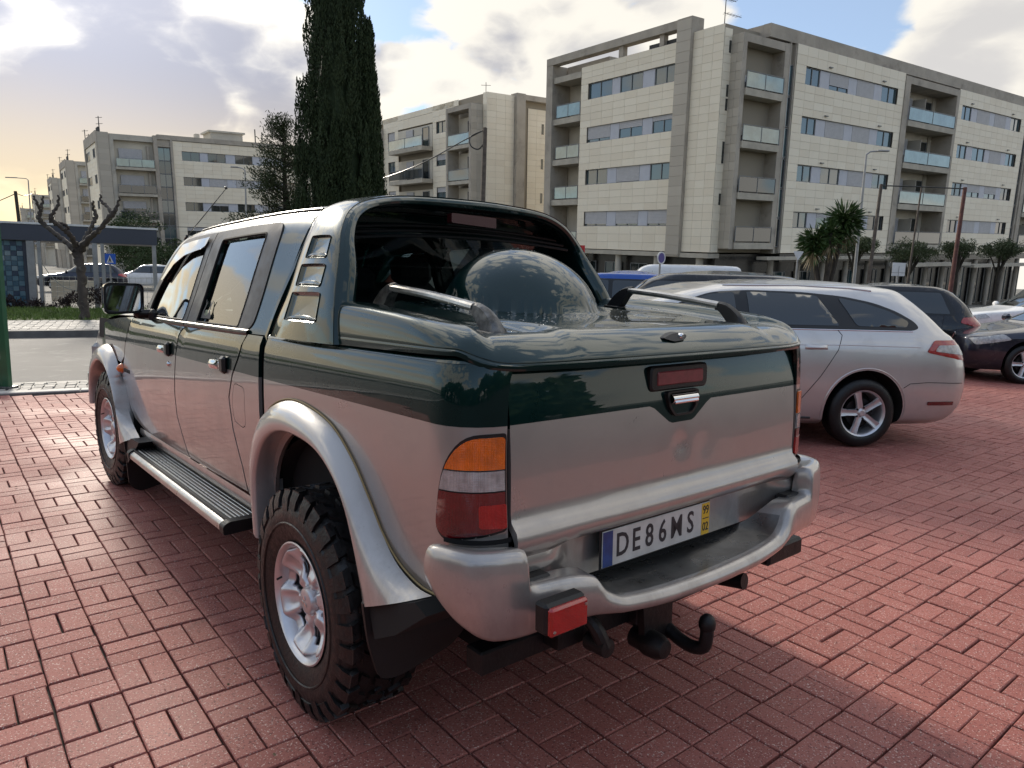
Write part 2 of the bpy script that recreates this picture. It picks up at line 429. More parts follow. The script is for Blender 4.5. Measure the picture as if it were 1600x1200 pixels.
M['green'] = paint('dark_green_paint', (.0018, .019, .018), .45, .25, dirt=.012)
M['silver'] = paint('warm_silver_paint', (.42, .392, .368), .62, .27, dirt=.10, grime=.28)
M['silver2'] = paint('silver_paint', (.56, .55, .54), .70, .30, dirt=.10)
M['flare'] = paint('flare_paint', (.50, .475, .45), .55, .30, dirt=.10, grime=.25)
M['blue'] = paint('blue_paint', (.01, .07, .33), .3, .3)
M['black'] = paint('black_paint', (.008, .008, .01), .2, .25)
M['dgrey'] = paint('graphite_paint', (.028, .030, .045), .6, .3)
M['white'] = paint('white_paint', (.72, .72, .72), .0, .35)
M['sealr'] = mat('matt_rubber_seal', (.010, .010, .011), .75, spec=.2)
M['rubber'] = mat('tyre_rubber', (.0065, .0065, .007), .44, spec=.45, var=.4, vscale=25, bump=.25, bscale=90, rvar=.14)
M['plastic'] = mat('black_plastic', (.005, .005, .0055), .5, var=.2, vscale=14, bump=.15, bscale=160)
M['wellblack'] = mat('wheel_well_black', (.006, .006, .006), .9)
M['trim'] = mat('window_trim', (.010, .011, .012), .33)
M['bframe'] = mat('grey_window_frame', (.060, .054, .051), .38, metal=.3, var=.12, vscale=9, rvar=.08)
M['chrome'] = mat('chrome', (.75, .75, .76), .09, metal=1.)
M['alloy'] = mat('alloy_wheel_metal', (.62, .62, .64), .36, metal=.75, coat=.4, coat_r=.15, var=.08, vscale=12, rvar=.06)
M['alu'] = mat('brushed_aluminium', (.48, .47, .45), .34, metal=.95, var=.12, vscale=18, rvar=.08)
M['castalu'] = mat('worn_cast_aluminium', (.10, .10, .10), .42, metal=.6, var=.7, vscale=26, bump=.3, bscale=60)
M['glass'] = glassmat('tinted_cab_glass', (.66, .74, .72), .97)
M['glassb'] = glassmat('dark_rear_glass', (.50, .58, .58), .95)
M['cglass'] = mat('dark_car_glass', (.010, .014, .014), .05, spec=.9, coat=.4, coat_r=.02)
M['mirror'] = mat('mirror_silvering', (.70, .74, .80), .03, metal=1.)
M['amber'] = mat('amber_lens', (.78, .15, .004), .16, coat=1., coat_r=.04, var=.25, vscale=20)
M['redlens'] = mat('red_lens', (.125, .002, .006), .14, coat=1., coat_r=.03, var=.25, vscale=18)
M['redbright'] = mat('bright_red_lens', (.40, .006, .006), .18, coat=1., coat_r=.03, var=.15, vscale=30)
M['pinklens'] = mat('faded_red_lens', (.20, .035, .04), .35, coat=.6, coat_r=.15, var=.2, vscale=30)
M['hooplens'] = mat('dark_red_lens', (.06, .008, .010), .4, coat=.3, coat_r=.2)
M['clearlens'] = mat('clear_lens', (.42, .42, .41), .22, metal=.25, coat=1., coat_r=.03, var=.3, vscale=30)
for _k in ('amber', 'redlens', 'redbright', 'clearlens'): ribbed(M[_k], 1500, 1500, .22)
M['seat'] = mat('grey_seat_fabric', (.05, .05, .055), .9, var=.3, vscale=30)
M['steel_dk'] = mat('worn_black_steel', (.006, .006, .007), .5, metal=.2, var=.5, vscale=18, bump=.3, bscale=50)
M['platewhite'] = mat('plate_white', (.55, .55, .52), .35, var=.12, vscale=14)
M['plateyellow'] = mat('plate_yellow', (.66, .42, .03), .35)
M['plateblue'] = mat('plate_blue', (.015, .06, .22), .35, var=.4, vscale=14)
M['ink'] = mat('plate_ink', (.02, .02, .025), .5)
# ------------------------------------------------------------------ ground, paving, road
OX, OY, TH, CELL = -1.37937, 2.06764, 0.681171, 0.2
gi = np.array([math.cos(TH), math.sin(TH)]); gj = np.array([-math.sin(TH), math.cos(TH)])
KD = np.array([.883, .469]); KN = np.array([-.469, .883])       # along the kerb, and away across the road
def kp(t, n, z=0.0):
    p = KD * t + KN * n; return (p[0], p[1], z)
def brick_color(g, rnd, tc):
    base = g.mix(rnd, (.275, .086, .070, 1), (.370, .130, .106, 1))
    big = g.noise(tc, .9, 4, .6, .3)
    base = g.mix(g.mr(big, .35, .70, 0, .45), base, (.36, .13, .10, 1))
    sp = g.noise(tc, 150, 2, .6)
    base = g.mix(g.mr(sp, .60, .68, 0, .9), base, (.62, .48, .42, 1))
    sp2 = g.noise(g.v('ADD', tc, (3.1, 7.7, 1.3)), 120, 2, .6)
    base = g.mix(g.mr(sp2, .57, .68, 0, .8), base, (.085, .022, .018, 1))
    dirt = g.noise(tc, 4.5, 7, .7, .6)
    base = g.mix(g.mr(dirt, .55, .78, 0, .6), base, (.100, .045, .037, 1))
    return base
def brick_mat(name, attr):
    m = bpy.data.materials.new(name); m.use_nodes = True; g = G(m.node_tree); b = m.node_tree.nodes['Principled BSDF']
    tc = g.n('ShaderNodeNewGeometry').outputs['Position']
    if attr:
        a = g.n('ShaderNodeAttribute'); a.attribute_name = 'rnd'; rnd = a.outputs['Fac']
    else: rnd = g.n('ShaderNodeObjectInfo').outputs['Random']
    g.put(b.inputs['Base Color'], brick_color(g, rnd, tc))
    wet = g.noise(tc, .55, 3, .5)
    g.put(b.inputs['Roughness'], g.mr(wet, .40, .62, .78, .60))
    b.inputs['Specular IOR Level'].default_value = .35
    bp = g.n('ShaderNodeBump'); bp.inputs['Strength'].default_value = .55; bp.inputs['Distance'].default_value = .003
    g.put(bp.inputs['Height'], g.noise(tc, 210, 4, .75)); g.put(b.inputs['Normal'], bp.outputs[0])
    return m
M['brick'] = brick_mat('red_paver', False); M['brickj'] = brick_mat('red_paver_field', True)
M['soil'] = mat('joint_sand', (.018, .011, .009), .95, var=.4, vscale=30, coord='Object')
M['asphalt'] = mat('asphalt', (.062, .060, .058), .80, var=.22, vscale=.7, bump=.4, bscale=140, dirt=((.16, .155, .145), 2.2, .52, .75))
M['calcada'] = mat('pale_stone_setts', (.30, .28, .25), .75, var=.3, vscale=9, bump=.5, bscale=30)
M['kerb'] = mat('pale_kerb_stone', (.42, .40, .37), .75, var=.18, vscale=5, bump=.3)
M['kerbdk'] = mat('grey_kerb_stone', (.13, .125, .12), .8, var=.3, vscale=4, bump=.4)
M['earth'] = mat('dry_ground', (.16, .15, .13), .95, var=.25, vscale=.08)
M['grassm'] = mat('turf_soil', (.06, .085, .02), .95, var=.35, vscale=1.5)
def sheet(name, pts, z, m, kind='structure'):
    o = mk(name, [(p[0], p[1], z) for p in pts], [tuple(range(len(pts)))], m, None, None, False)
    n = o.data.polygons[0].normal
    if n.z < 0: o.data.flip_normals()
    return tag(o, kind=kind)
sheet('ground', [(-900, -600), (1100, -600), (1100, 1300), (-900, 1300)], -.16, M['earth'])
# bed of the paving: a slab from below up to the joints
pb = MB(); c4 = [kp(-70, -60), kp(90, -60), kp(90, 9.62), kp(-70, 9.62)]
pb.prism([(p[0], p[1]) for p in c4], lambda x, y: (x, y, -.15), lambda x, y: (x, y, -.024))
pav = tag(pb.build('pavement', M['soil'], smooth=False), kind='structure')
KEDGE = 9.62
def brick_mesh(lx, ly, h=.055, b=.0035):
    x, y = lx / 2, ly / 2
    V = [(-x, -y, -h), (x, -y, -h), (x, y, -h), (-x, y, -h), (-x, -y, -b), (x, -y, -b), (x, y, -b), (-x, y, -b),
         (-x + b, -y + b, 0), (x - b, -y + b, 0), (x - b, y - b, 0), (-x + b, y - b, 0)]
    F = [(8, 9, 10, 11)] + [(4 + i, 4 + (i + 1) % 4, 8 + (i + 1) % 4, 8 + i) for i in range(4)] + [(i, (i + 1) % 4, 4 + (i + 1) % 4, 4 + i) for i in range(4)]
    return V, F
BL, BS = .1930, .0940
bV, bF = brick_mesh(BL, BS)
bricks = []
for i in range(-60, 110):
    for j in range(-70, 75):
        c = np.array([OX, OY]) + gi * CELL * (i + .5) + gj * CELL * (j + .5)
        n = c @ KN
        if n > KEDGE - .02 or c[1] < -2.2 or abs(c[0]) > 19 or c[1] > 21: continue
        if abs(c[0]) > 3.6 + 1.0 * max(c[1], 0): continue
        if c[1] < 0 and np.hypot(*c) > 4.5: continue
        for k in (-.25, .25):
            if (i + j) % 2 == 0: p = c + gi * CELL * k; a = TH + math.pi / 2
            else: p = c + gj * CELL * k; a = TH
            if p @ KN > KEDGE - .06: continue
            bricks.append((p[0], p[1], a))
bricks = np.array(bricks)
jz = rng.normal(0, .0011, len(bricks)); jt = rng.normal(0, .006, (len(bricks), 2)); jr = rng.normal(0, .006, len(bricks)); jp = rng.normal(0, .0012, (len(bricks), 2))
# slow settling of the bed
jz = jz + .004 * np.sin(bricks[:, 0] * 1.3 + 1) * np.sin(bricks[:, 1] * 1.1) - .004
from math import atan2
cr_, sr_ = math.cos(CAM_R), math.sin(CAM_R)
def cam_proj(P):
    P = np.asarray(P, float); d = P - np.array([0, 0, CAM_H]); z = d @ np.array(_fw); z = np.where(np.abs(z) < 1e-6, 1e-6, z)
    return 800 + CAM_F * (d @ np.array(_rt2)) / z, 600 - CAM_F * (d @ np.array(_up2)) / z, z
bx_, by_, bz_ = cam_proj(np.column_stack([bricks[:, :2], np.zeros(len(bricks))]))
vis = (bz_ > .3) & (bx_ > -20) & (bx_ < 1620) & (by_ < 1215)
lx_, ly_ = bricks[:, 0], bricks[:, 1]
dist = np.where(vis, bz_, 1e3 + bz_)
# the truck stands over these, they are hidden from view
tl = np.stack([(bricks[:, 0] - .0553) * math.cos(.691) + (bricks[:, 1] - 2.7718) * math.sin(.691), -(bricks[:, 0] - .0553) * math.sin(.691) + (bricks[:, 1] - 2.7718) * math.cos(.691)], 1)
hid = (np.abs(tl[:, 0]) < .85) & (tl[:, 1] > .1)
dist = dist + np.where(hid, 500, 0)
order = np.argsort(dist); single = set(order[:300].tolist())
me_b = bpy.data.meshes.new('brick'); me_b.from_pydata(bV, [], bF); me_b.materials.append(M['brick']); me_b.update()
for k in order[:300]:
    o = bpy.data.objects.new('brick', me_b); COL.objects.link(o); o.parent = pav
    o.location = (bricks[k, 0] + jp[k, 0], bricks[k, 1] + jp[k, 1], jz[k]); o.rotation_euler = (jt[k, 0], jt[k, 1], bricks[k, 2] + jr[k])
rest = order[300:]
bv = np.array(bV); nv = len(bv); n = len(rest)
A = bricks[rest, 2] + jr[rest]; ca, sa = np.cos(A), np.sin(A)
X = bv[None, :, 0]; Y = bv[None, :, 1]; Z = bv[None, :, 2] + X * jt[rest, 1][:, None] + Y * jt[rest, 0][:, None] + jz[rest][:, None]
VX = X * ca[:, None] - Y * sa[:, None] + (bricks[rest, 0] + jp[rest, 0])[:, None]; VY = X * sa[:, None] + Y * ca[:, None] + (bricks[rest, 1] + jp[rest, 1])[:, None]
Vb = np.stack([VX, VY, Z], 2).reshape(-1, 3)
Fb = (np.array(bF)[None] + (np.arange(n) * nv)[:, None, None]).reshape(-1, 4)
me = bpy.data.meshes.new('brick_field'); me.from_pydata(Vb.tolist(), [], Fb.tolist()); me.materials.append(M['brickj'])
at = me.attributes.new('rnd', 'FLOAT', 'FACE'); at.data.foreach_set('value', np.repeat(rng.random(n), len(bF)).astype(np.float32)); me.update()
bf = link('brick_field', me, pav); bf['kind'] = 'stuff'
# kerb stones along the edge of the paving, setts, road, far kerb and footway
def strip(name, t0, t1, n0, n1, z0, z1, m, parent=None, kind='structure'):
    b = MB(); p = [kp(t0, n0), kp(t1, n0), kp(t1, n1), kp(t0, n1)]
    b.prism([(q[0], q[1]) for q in p], lambda x, y: (x, y, z0), lambda x, y: (x, y, z1))
    o = b.build(name, m, parent, smooth=False)
    return tag(o, kind=kind) if kind else o
kerbn = strip('kerb', -70, 90, 9.62, 9.80, -.155, .004, M['kerbdk'])
t = -14
while t < 26:
    p = kp(t + .48, 9.71); b = MB(); b.box((0, 0, 0), (.95, .17, .10), None, .006); o = b.build('kerb_stone', M['kerb'], kerbn, smooth=False)
    o.location = (p[0], p[1], -.030); o.rotation_euler = (0, 0, atan2(KD[1], KD[0])); t += .96
setts = strip('footpath', -70, 90, 9.80, 10.64, -.155, -.012, M['calcada'])
# stone setts, ragged squares
def settfield(name, t0, t1, n0, n1, z, size, m, parent, gap=.012):
    V = []; F = []; nt_ = int((t1 - t0) / size); nn = int((n1 - n0) / size)
    for a in range(nt_):
        for b in range(nn):
            ct = t0 + (a + .5) * size + random.uniform(-.1, .1) * size; cn = n0 + (b + .5) * size; h = z + random.uniform(-.004, .004); r = size / 2 - gap / 2
            i = len(V)
            V += [kp(ct - r, cn - r, h - .02), kp(ct + r, cn - r, h - .02), kp(ct + r, cn + r, h - .02), kp(ct - r, cn + r, h - .02),
                  kp(ct - r * .86, cn - r * .86, h), kp(ct + r * .86, cn - r * .86, h), kp(ct + r * .86, cn + r * .86, h), kp(ct - r * .86, cn + r * .86, h)]
            F += [(i + 4, i + 5, i + 6, i + 7)] + [(i + q, i + (q + 1) % 4, i + 4 + (q + 1) % 4, i + 4 + q) for q in range(4)]
    o = mk(name, V, F, m, parent, None, False); o['kind'] = 'stuff'; return o
settfield('stone_setts', -12, 8, 9.82, 10.60, .004, .115, M['calcada'], setts)
road = strip('road', -160, 160, 10.64, 17.1, -.158, -.03, M['asphalt'])
kf = strip('kerb', -160, 160, 17.1, 17.32, -.158, .10, M['kerbdk'])
fw = strip('footpath', -160, 160, 17.32, 20.2, -.158, .092, M['calcada'])
settfield('stone_setts', -14, 8, 17.36, 20.15, .102, .16, M['calcada'], fw)
turf = strip('lawn', -160, 60, 20.2, 25.2, -.158, .10, M['grassm'])
# blades of grass
def grass(name, t0, t1, n0, n1, z, cnt, h, m):
    T = rng.uniform(t0, t1, cnt); Nn = rng.uniform(n0, n1, cnt); a = rng.uniform(0, 6.28, cnt); hh = h * rng.uniform(.5, 1.2, cnt); w = .012
    P = KD[None] * T[:, None] + KN[None] * Nn[:, None]; dx = np.cos(a) * w; dy = np.sin(a) * w; lean = rng.normal(0, .03, (cnt, 2))
    V = np.zeros((cnt, 3, 3)); V[:, 0, :2] = P + np.stack([dx, dy], 1); V[:, 1, :2] = P - np.stack([dx, dy], 1); V[:, 2, :2] = P + lean
    V[:, :2, 2] = z; V[:, 2, 2] = z + hh
    o = mk(name, V.reshape(-1, 3).tolist(), np.arange(cnt * 3).reshape(-1, 3).tolist(), m, None, None, False)
    return tag(o, 'short green grass of the verge across the road', 'grass', kind='stuff')
M['blade'] = mat('grass_blades', (.10, .15, .03), .8, var=.5, vscale=2.5)
M['stain'] = mat('oil_stain', (.03, .016, .014), .35)
grass('grass', -18, 3, 20.22, 25.1, .10, 26000, .09, M['blade'])
# ------------------------------------------------------------------ the pickup truck
YW, RK = .691006, .032169
Mt = Matrix.Rotation(YW, 4, 'Z') @ Matrix.Rotation(-RK, 4, 'X')
truck = empty('pickup_truck', 'dark green and silver double cab pickup with roll bar, domed bed cover and mud tyres', 'pickup truck')
truck.matrix_world = Matrix.Translation(Vector((.05534, 2.77182, .40372)) - (Mt.to_3x3() @ Vector((0, 0, .40552)))) @ Mt
T = truck
def gz(y): return RK * y                     # height of the paving in the truck's own frame
ZB = [.38, .50, .56, .62, .70, .80, .90, .98, 1.05, 1.10, 1.16, 1.21, 1.245, 1.262]
XB = [.735, .772, .786, .797, .806, .813, .818, .820, .8195, .818, .815, .810, .800, .786]
def XS(y, z):
    x = interp(z, ZB, XB)
    if y > 2.6: x -= .055 * ((y - 2.6) / 1.5) ** 2
    return x
def sidemap(y, z): return (-XS(y, z), y, z)
CR = .135
def bedmap(s, z):
    """bed side: s runs rearwards from the front of the bed and round the rear corner"""
    x0 = XS(0, z); L = 1.172
    if s <= L: return (-x0, .55 - s, z)
    a = (s - L) / CR
    if a <= math.pi / 2: return (-x0 + CR * (1 - math.cos(a)), .55 - L - CR * math.sin(a), z)
    return (-x0 + CR + (s - L - CR * math.pi / 2), .55 - L - CR, z)
SE = 1.172 + CR * math.pi / 2                # the s where the corner faces the rear
# ---- bed side (two tone), with the wheel arch and the lamp cut out
def arc(cy, cz, ry, rz, a0, a1, n=26): return [(cy + ry * math.cos(R(a0 + (a1 - a0) * i / n)), cz + rz * math.sin(R(a0 + (a1 - a0) * i / n))) for i in range(n + 1)]
lampo = roundpoly([(1.374, 1.078), (1.268, 1.076), (1.212, 1.01), (1.186, .92), (1.170, .828), (1.20, .801), (1.374, .828)], [.012, .04, .06, .08, .03, .02, .012])
arch_r = arc(1.172 + .62 - 1.172 - .17 + 0.0, .60, .40, .365, 180, 0, 28)   # in s: centre s = .45
arch_r = [(.45 + .42 * math.cos(R(180 - 180 * i / 28)), .555 + .41 * math.sin(R(180 - 180 * i / 28))) for i in range(29)]
bed_out = [(0, 1.256), (0, .44)] + [(.03, .44)] + arch_r + [(.88, .60), (1.172 - .03, .62), (1.172 + .1, .66), (SE - .004, .70), (SE - .004, 1.252), (SE - .05, 1.256)]
two = lambda u, v: 0 if v > 1.097 else 1
def body_panel(name, poly, f, holes=(), step=.045, inset_=True, **k):
    us = [p[0] for p in poly]
    poly = inset(poly, .0028) if inset_ else poly
    o = panel(name, poly, f, [M['green'], M['silver']], T, holes, step, .014, [((min(us) + .001, 1.097), (max(us) - .001, 1.097))] if k.pop('line', True) else (), two, **k)
    return o
bs = body_panel('bed_side', bed_out, bedmap, [lampo], .04); bs2 = mirror(bs)
# rolled rail along the top of the bed
def rail_bm():
    b = MB(); path = [bedmap(s, 1.25) for s in np.linspace(0, SE, 40)]
    prof = [(.0, .002), (.006, .010), (.018, .016), (.04, .017), (.05, .010), (.05, -.02)]
    def f(u, v):
        i = u * 39; k = min(int(i), 38); p = Vector(path[k]).lerp(Vector(path[k + 1]), i - k); s = u * SE
        a = max(0, min(math.pi / 2, (s - 1.172) / CR)); nrm = Vector((math.cos(a), math.sin(a), 0))
        q = v * (len(prof) - 1); j = min(int(q), len(prof) - 2); w = q - j
        d, h = lerp(prof[j][0], prof[j + 1][0], w), lerp(prof[j][1], prof[j + 1][1], w)
        return p + nrm * d + Vector((0, 0, h))
    b.grid(f, 60, 16); return b
o = rail_bm().build('bed_rail', M['green'], T, sharp=60, fix=True); o.data.flip_normals() if False else None; mirror(o)
# ---- cab sides: doors, rear quarter, front wing
def gap(poly, d=.0035):
    """shrink a door outline a little so that a real gap shows"""
    c = np.mean(poly, 0); return poly
doorR = [(1.615, 1.256), (1.70, 1.20), (1.745, 1.10), (1.80, .90), (1.80, .78), (1.73, .66), (1.69, .575), (.845, .585), (.845, .60), (.86, .69), (.93, .84), (.955, .98), (.905, 1.08), (.83, 1.16), (.775, 1.256)]
doorF = [(1.624, 1.256), (1.709, 1.20), (1.754, 1.10), (1.809, .90), (1.809, .78), (1.739, .66), (1.699, .572), (2.58, .560), (2.86, .62), (3.03, .78), (3.06, .88), (2.95, 1.0), (2.90, 1.09), (2.80, 1.19), (2.74, 1.256)]
body_panel('rear_door', doorR, sidemap); body_panel('front_door', doorF, sidemap)
body_panel('rear_door', doorR, sidemap, out=(-1, 0, 0)).name = 'rear_door'
_tmp = [o for o in T.children if o.name.startswith('rear_door')][-1]
co = np.empty(len(_tmp.data.vertices) * 3); _tmp.data.vertices.foreach_get('co', co); co[0::3] *= -1; _tmp.data.vertices.foreach_set('co', co); _tmp.data.flip_normals()
mirror([o for o in T.children if o.name.startswith('front_door')][0])
quart = [(.767, 1.256), (.822, 1.158), (.897, 1.078), (.947, .98), (.922, .84), (.852, .69), (.837, .60), (.837, .577), (.70, .578), (.60, .56), (.585, .60), (.60, .80), (.60, 1.256)]
fuel = roundpoly([(.885, 1.050), (.76, 1.040), (.765, .885), (.80, .868), (.905, .885), (.915, .96)], .03)
qp = body_panel('rear_quarter_panel', quart, sidemap, [fuel], .035); mirror(qp)
fl = panel('fuel_flap', [((u - .835) * .955 + .835, (v - .96) * .965 + .96) for u, v in fuel], sidemap, M['silver'], T, (), .03, .01)
# front wing with its arch
FY = 3.31; FZ = .491; AY = 3.34
arch_f = [(AY + .43 * math.cos(R(198 - 198 * i / 26 + 0)), FZ + .09 + .40 * math.sin(R(198 - 198 * i / 26))) for i in range(27)]
wing = [(2.808, 1.19), (2.908, 1.09), (2.958, 1.0), (3.068, .88), (3.038, .78), (2.868, .62), (2.72, .585)] + [p for p in arch_f if p[1] > .60] + [(3.62, .60), (4.05, .62), (4.10, .80), (4.08, 1.0), (4.02, 1.06), (3.8, 1.16), (3.45, 1.215), (3.05, 1.25), (2.75, 1.262)]
wing[0:6] = [(2.748, 1.262), (2.808, 1.19), (2.908, 1.09), (2.958, 1.0), (3.068, .88), (3.038, .78), (2.868, .62)]; wing.pop(-1)
archc = [p for p in arch_f if p[1] > .60]
wing = [(2.748, 1.262), (2.808, 1.19), (2.908, 1.09), (2.958, 1.0), (3.066, .90), (3.066, .88)]
wing_lo = 1.0
wing = [(2.748, 1.262), (2.808, 1.19), (2.908, 1.09), (2.958, 1.0), (3.068, .955)] + [(y, z) for y, z in arch_f if z > .95 and y > 3.08][0:] + [(y, z) for y, z in arch_f if z <= .95 and y > 3.2 and z > .60] + [(4.20, .60), (4.27, .80), (4.23, 1.0), (4.15, 1.07), (3.9, 1.165), (3.5, 1.22), (3.05, 1.25)]
wo = body_panel('front_wing', wing, sidemap, (), .045); mirror(wo)
# sills
def sill_f(u, v):
    y = lerp(2.75, .59, u); z = lerp(.572, .50, v); return (-XS(y, z) - .012 * math.sin(math.pi * v), y, z)
b = MB(); b.grid(sill_f, 30, 6); b.grid(lambda u, v: (-.775 + .1 * v, lerp(2.75, .59, u), .50 - .03 * v), 30, 3)
o = b.build('sill', M['silver'], T, fix=False); mirror(o)
b = MB(); b.box((0, 1.7, .60), (1.42, 4.5, .10)); b.box((0, 1.0, .47), (.9, 3.4, .14)); b.box((-.40, 1.6, .36), (.09, 4.2, .12)); b.box((.40, 1.6, .36), (.09, 4.2, .12))
b.tube([(0, 2.9, .42), (0, .1, .40)], .04); b.tube([(-.62, .1, .385), (.62, .1, .385)], .045); b.lathe([(-.13, .02), (-.10, .12), (.10, .12), (.13, .02)], 'x', 24, (0, .1, .385))
b.build('chassis', M['steel_dk'], T)
# inner wheel wells and bed box so that nothing can be seen through
for s in (-1, 1):
    for (cy, cz) in ((.10, .50), (AY, FZ + .06)):
        b = MB()
        b.grid(lambda u, v: (s * lerp(.80, .42, v), cy + .47 * math.cos(math.pi * (u * 1.1 - .05)), cz + .44 * math.sin(math.pi * (u * 1.1 - .05))), 24, 3)
        b.box((s * .42, cy, cz + .1), (.01, 1.0, .75)); b.build('wheel_well', M['wellblack'], T)
b = MB(); b.box((0, -.08, .92), (1.46, 1.22, .60)); b.build('bed_tub', M['wellblack'], T)

# black sheets behind the skin, painting in the shade of the panel gaps
for s in (-1, 1):
    b = MB(); b.grid(lambda u, v: (s * (XS(1, lerp(.57, 1.25, v)) - .020), lerp(.60, 2.86, u), lerp(.57, 1.25, v)), 6, 12); b.build('gap_shade_sheet', M['wellblack'], T)
    b = MB(); b.grid(lambda u, v: (s * (XS(3.2, lerp(1.08, 1.22, v)) - .022), lerp(2.86, 3.9, u), lerp(1.08, 1.22, v)), 6, 4); b.build('wing_gap_shade', M['wellblack'], T)
    b = MB(); b.box((s * .672, -.700, .93), (.05, .02, .58)); b.build('corner_gap_shade', M['wellblack'], T)
    b = MB(); b.box((s * .775, .585, .90), (.02, .09, .66)); b.build('bed_gap_shade', M['wellblack'], T)
# ---- wheel arch flares
def flare(name, outer, inner, xo, xi, m):
    """a lip swept from the body (outer line) to the tyre side (inner line)"""
    n = 60
    def at(pts, u):
        P = catmull(pts, 8); L = np.cumsum([0] + [math.dist(P[i], P[i + 1]) for i in range(len(P) - 1)]); q = u * L[-1]; i = min(np.searchsorted(L, q, 'right') - 1, len(P) - 2)
        w = (q - L[i]) / max(L[i + 1] - L[i], 1e-9); return np.array(P[i]) + (np.array(P[i + 1]) - np.array(P[i])) * w
    O = [at(outer, i / n) for i in range(n + 1)]; I = [at(inner, i / n) for i in range(n + 1)]
    prof = [(0, 0), (.10, .36), (.28, .72), (.50, .92), (.74, 1.0), (.92, .99), (1.0, .94), (1.03, .80), (1.04, .3), (1.04, -.6)]
    V = []; F = []; k = len(prof)
    for i in range(n + 1):
        for (t_, h) in prof:
            p = O[i] + (I[i] - O[i]) * t_; V.append((-(xo + (xi - xo) * h), p[0], p[1]))
    for i in range(n):
        for j in range(k - 1): F.append((i * k + j, (i + 1) * k + j, (i + 1) * k + j + 1, i * k + j + 1))
    F.append(tuple(range(k))); F.append(tuple(n * k + j for j in range(k))[::-1])
    o = mk(name, V, F, m, T, None, True, 50)
    bm = bmesh.new(); bm.from_mesh(o.data); bmesh.ops.recalc_face_normals(bm, faces=bm.faces)
    fc = [f for f in bm.faces if len(f.verts) == 4 and abs(f.normal.x) > .8]
    if fc and sum(f.normal.x for f in fc) > 0: bmesh.ops.reverse_faces(bm, faces=bm.faces)
    bm.to_mesh(o.data); bm.free(); return o
rfo = [(.585, .55), (.60, .72), (.585, .86), (.52, .965), (.42, 1.022), (.28, 1.052), (.12, 1.045), (-.05, 1.005), (-.18, .92), (-.27, .82), (-.34, .73), (-.42, .665), (-.52, .632), (-.60, .632)]
rfi = [(.50, .50), (.515, .70), (.485, .80), (.42, .88), (.32, .935), (.20, .957), (.05, .953), (-.07, .928), (-.17, .872), (-.24, .795), (-.285, .70), (-.315, .62), (-.335, .57), (-.345, .53)]
fr = flare('wheel_arch_flare', rfo, rfi, .815, .888, M['flare']); mirror(fr)
ffo = [(2.62, .53), (2.76, .575), (2.90, .66), (3.02, .775), (3.09, .885), (3.18, .965), (3.30, 1.025), (3.46, 1.052), (3.62, 1.035), (3.78, .985), (3.92, .90), (4.0, .78), (4.02, .64)]
ffo = [(2.66, .526), (2.84, .60), (2.97, .70), (3.05, .80), (3.11, .89), (3.19, .965), (3.31, 1.025), (3.46, 1.052), (3.62, 1.035), (3.76, .975), (3.86, .88), (3.91, .76), (3.92, .62)]
ffi = [(2.885, .455), (2.905, .56), (2.94, .68), (3.00, .78), (3.09, .86), (3.19, .91), (3.30, .938), (3.43, .948), (3.55, .935), (3.67, .89), (3.76, .82), (3.81, .72), (3.82, .60)]
ff = flare('wheel_arch_flare', ffo, ffi, .816, .890, M['flare']); mirror(ff)
# thin beige seal between rear flare and body
b = MB(); P = catmull(rfo, 5)[6:]; b.tube([(-XS(y, z) - .004, y, z) for y, z in P], .0035, 6)
M['seal'] = mat('aged_seal', (.30, .22, .10), .7)
o = b.build('flare_seal', M['seal'], T); mirror(o)
# mud flaps
def flap(poly, y_bend, name='mud_flap'):
    b = MB(); b.prism(poly, lambda x, z: (x, y_bend(x, z), z), lambda x, z: (x, y_bend(x, z) + .012, z)); return b.build(name, M['plastic'], T, smooth=False)
pl = roundpoly([(-.888, .545), (-.58, .60), (-.545, .40), (-.60, .345), (-.78, .295), (-.845, .30), (-.876, .42)], [.01, .01, .03, .04, .06, .05, .04])
o = flap(pl, lambda x, z: -.352 - .10 * (x + .88) - .04 * (.53 - z)); mirror(o)
b = MB(); b.prism([(-.345, .530), (-.60, .628), (-.655, .61), (-.50, .50), (-.38, .44)], lambda y, z: (-.868, y, z), lambda y, z: (-.66, y, z)); o = b.build('flap_bracket', M['wellblack'], T, smooth=False); mirror(o)
pl2 = roundpoly([(-.882, .49), (-.62, .53), (-.60, .20), (-.80, .15), (-.86, .20)], [.01, .01, .04, .05, .05])
o = flap(pl2, lambda x, z: 2.77 + .12 * (.5 - z)); mirror(o)
b = MB(); b.prism([(2.80, .475), (2.64, .53), (2.45, .535), (2.62, .43), (2.78, .35)], lambda y, z: (-.868, y, z), lambda y, z: (-.70, y, z)); o = b.build('flap_bracket', M['plastic'], T, smooth=False); mirror(o)

